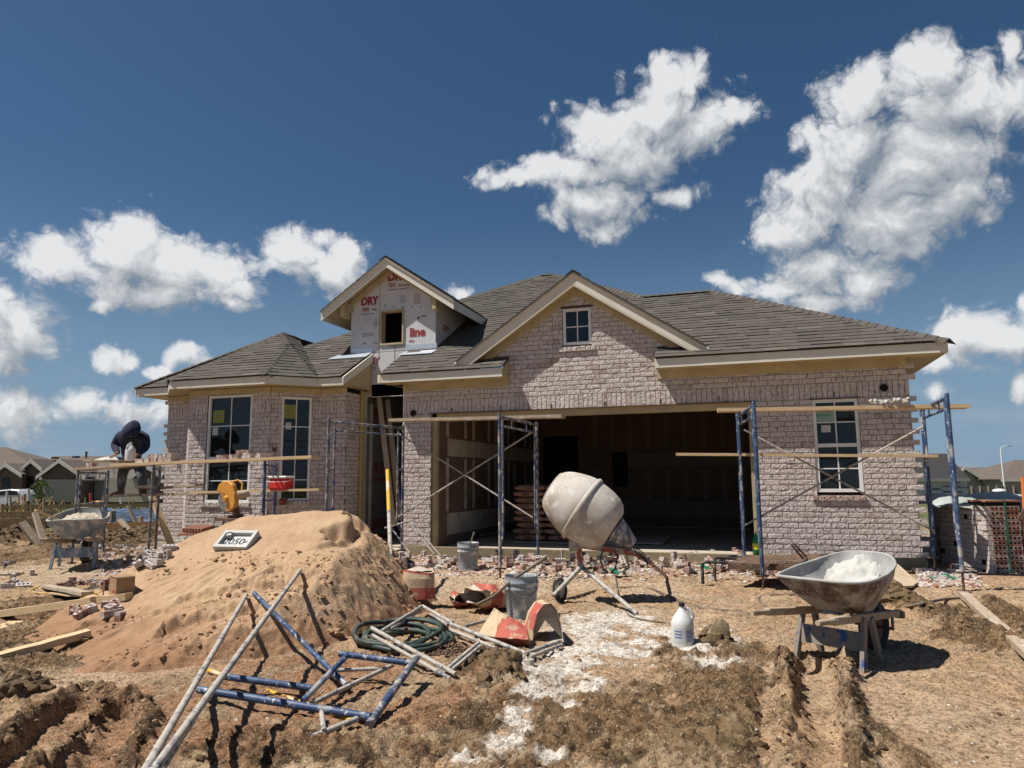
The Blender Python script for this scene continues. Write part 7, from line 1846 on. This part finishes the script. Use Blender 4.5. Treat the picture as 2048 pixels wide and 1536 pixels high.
# street lamp
g = Q(2010, 985, 72); g.z = gh(g.x, g.y); tp = Q(2001, 899, 72); t = world_thing('street_lamp', 'tall slim street lamp above the far right roofs', 'street lamp', g)
b = MB(); b.tube([g, tp], [.09, .06], 6); b.build('pole', M_['vinyl'], t); b = MB(); b.tube(arc(tp, tp+Z3*.5+uR*.2, tp+Z3*.35+uR*.85), .025, 5); b.build('arm', M_['vinyl'], t); b = MB(); b.box(tp+Z3*.33+uR*.95, (.3, .15, .08)); b.build('lamp_head', M_['steel'], t)
# green shed with white dome
g = Q(2000, 996, 56); g.z = gh(g.x, g.y); t = world_thing('utility_shed', 'small dark green shed with a white dome on top in the field', 'shed', g)
b = MB(); b.box(g+Z3*.35, (1.2, .9, .7), rmat(rz=YAW)); b.build('body', M_['green2'] if 'green2' in M_ else M_['farroofd'], t); b = MB(); w_ = .8
b.add([g+uR*-w_-FWv*.6+Z3*.7, g+uR*w_-FWv*.6+Z3*.7, g+uR*w_+FWv*.6+Z3*.7, g-uR*w_+FWv*.6+Z3*.7, g+Z3*1.0], [(0, 1, 4), (1, 2, 4), (2, 3, 4), (3, 0, 4)]); b.build('roof', M_['farroofd'], t)
b = MB(); b.tube([g+Z3*.95, g+Z3*1.05, g+Z3*1.15, g+Z3*1.2], [.48, .5, .35, .02], 16); b.build('dome', M_['white'], t)
# orange post at the right edge
g = P(2046, 1045, Y=9.0); t = world_thing('marker_post', 'orange painted post at the right edge above the plastic sheet', 'post', Vector((g.x, 9.0, 0)))
pipe('post', [Vector((g.x, 9.0, 0)), P(2046, 955, Y=9.0)], .022, M_['cordo'], t); b = MB(); b.beam(P(2050, 1018, Y=8.98), P(2036, 1042, Y=8.98), .03, .03); b.build('bracket', M_['rust'], t)
# grass tufts across the field (uncountable)
n = 9000; D_ = rng.uniform(19, 55, n); pxs = np.where(rng.uniform(0, 1, n) < .6, rng.uniform(1850, 2200, n), rng.uniform(-100, 330, n)); D_ = np.where(pxs < 400, rng.uniform(30, 60, n), D_)
lat = (pxs-1024)/1420*D_; gxp = FWv.x*D_+uR.x*lat; gyp = FWv.y*D_+uR.y*lat; gzp = ghs(gxp, gyp, False)[0]
k = 3; hh_ = rng.uniform(.10, .30, n); a = rng.uniform(0, 6.28, n); w_ = .05
V_ = np.stack([np.stack([gxp+np.cos(a)*w_, gyp+np.sin(a)*w_, gzp], 1), np.stack([gxp-np.cos(a)*w_, gyp-np.sin(a)*w_, gzp], 1), np.stack([gxp+rng.uniform(-.12, .12, n), gyp+rng.uniform(-.12, .12, n), gzp+hh_], 1)], 1).reshape(-1, 3)
C_ = np.repeat(np.array([[.10, .135, .035]])*rng.uniform(.6, 1.5, (n, 1)), 3, 0)
tag(np_mesh('grass', V_, np.arange(n*3).reshape(-1, 3), C_, mat('grass_blades', (1, 1, 1), .9, attr=True), 3), 'rough green grass on the vacant ground beyond the lot', kind='stuff')
print('OBJECTS', len(bpy.data.objects))
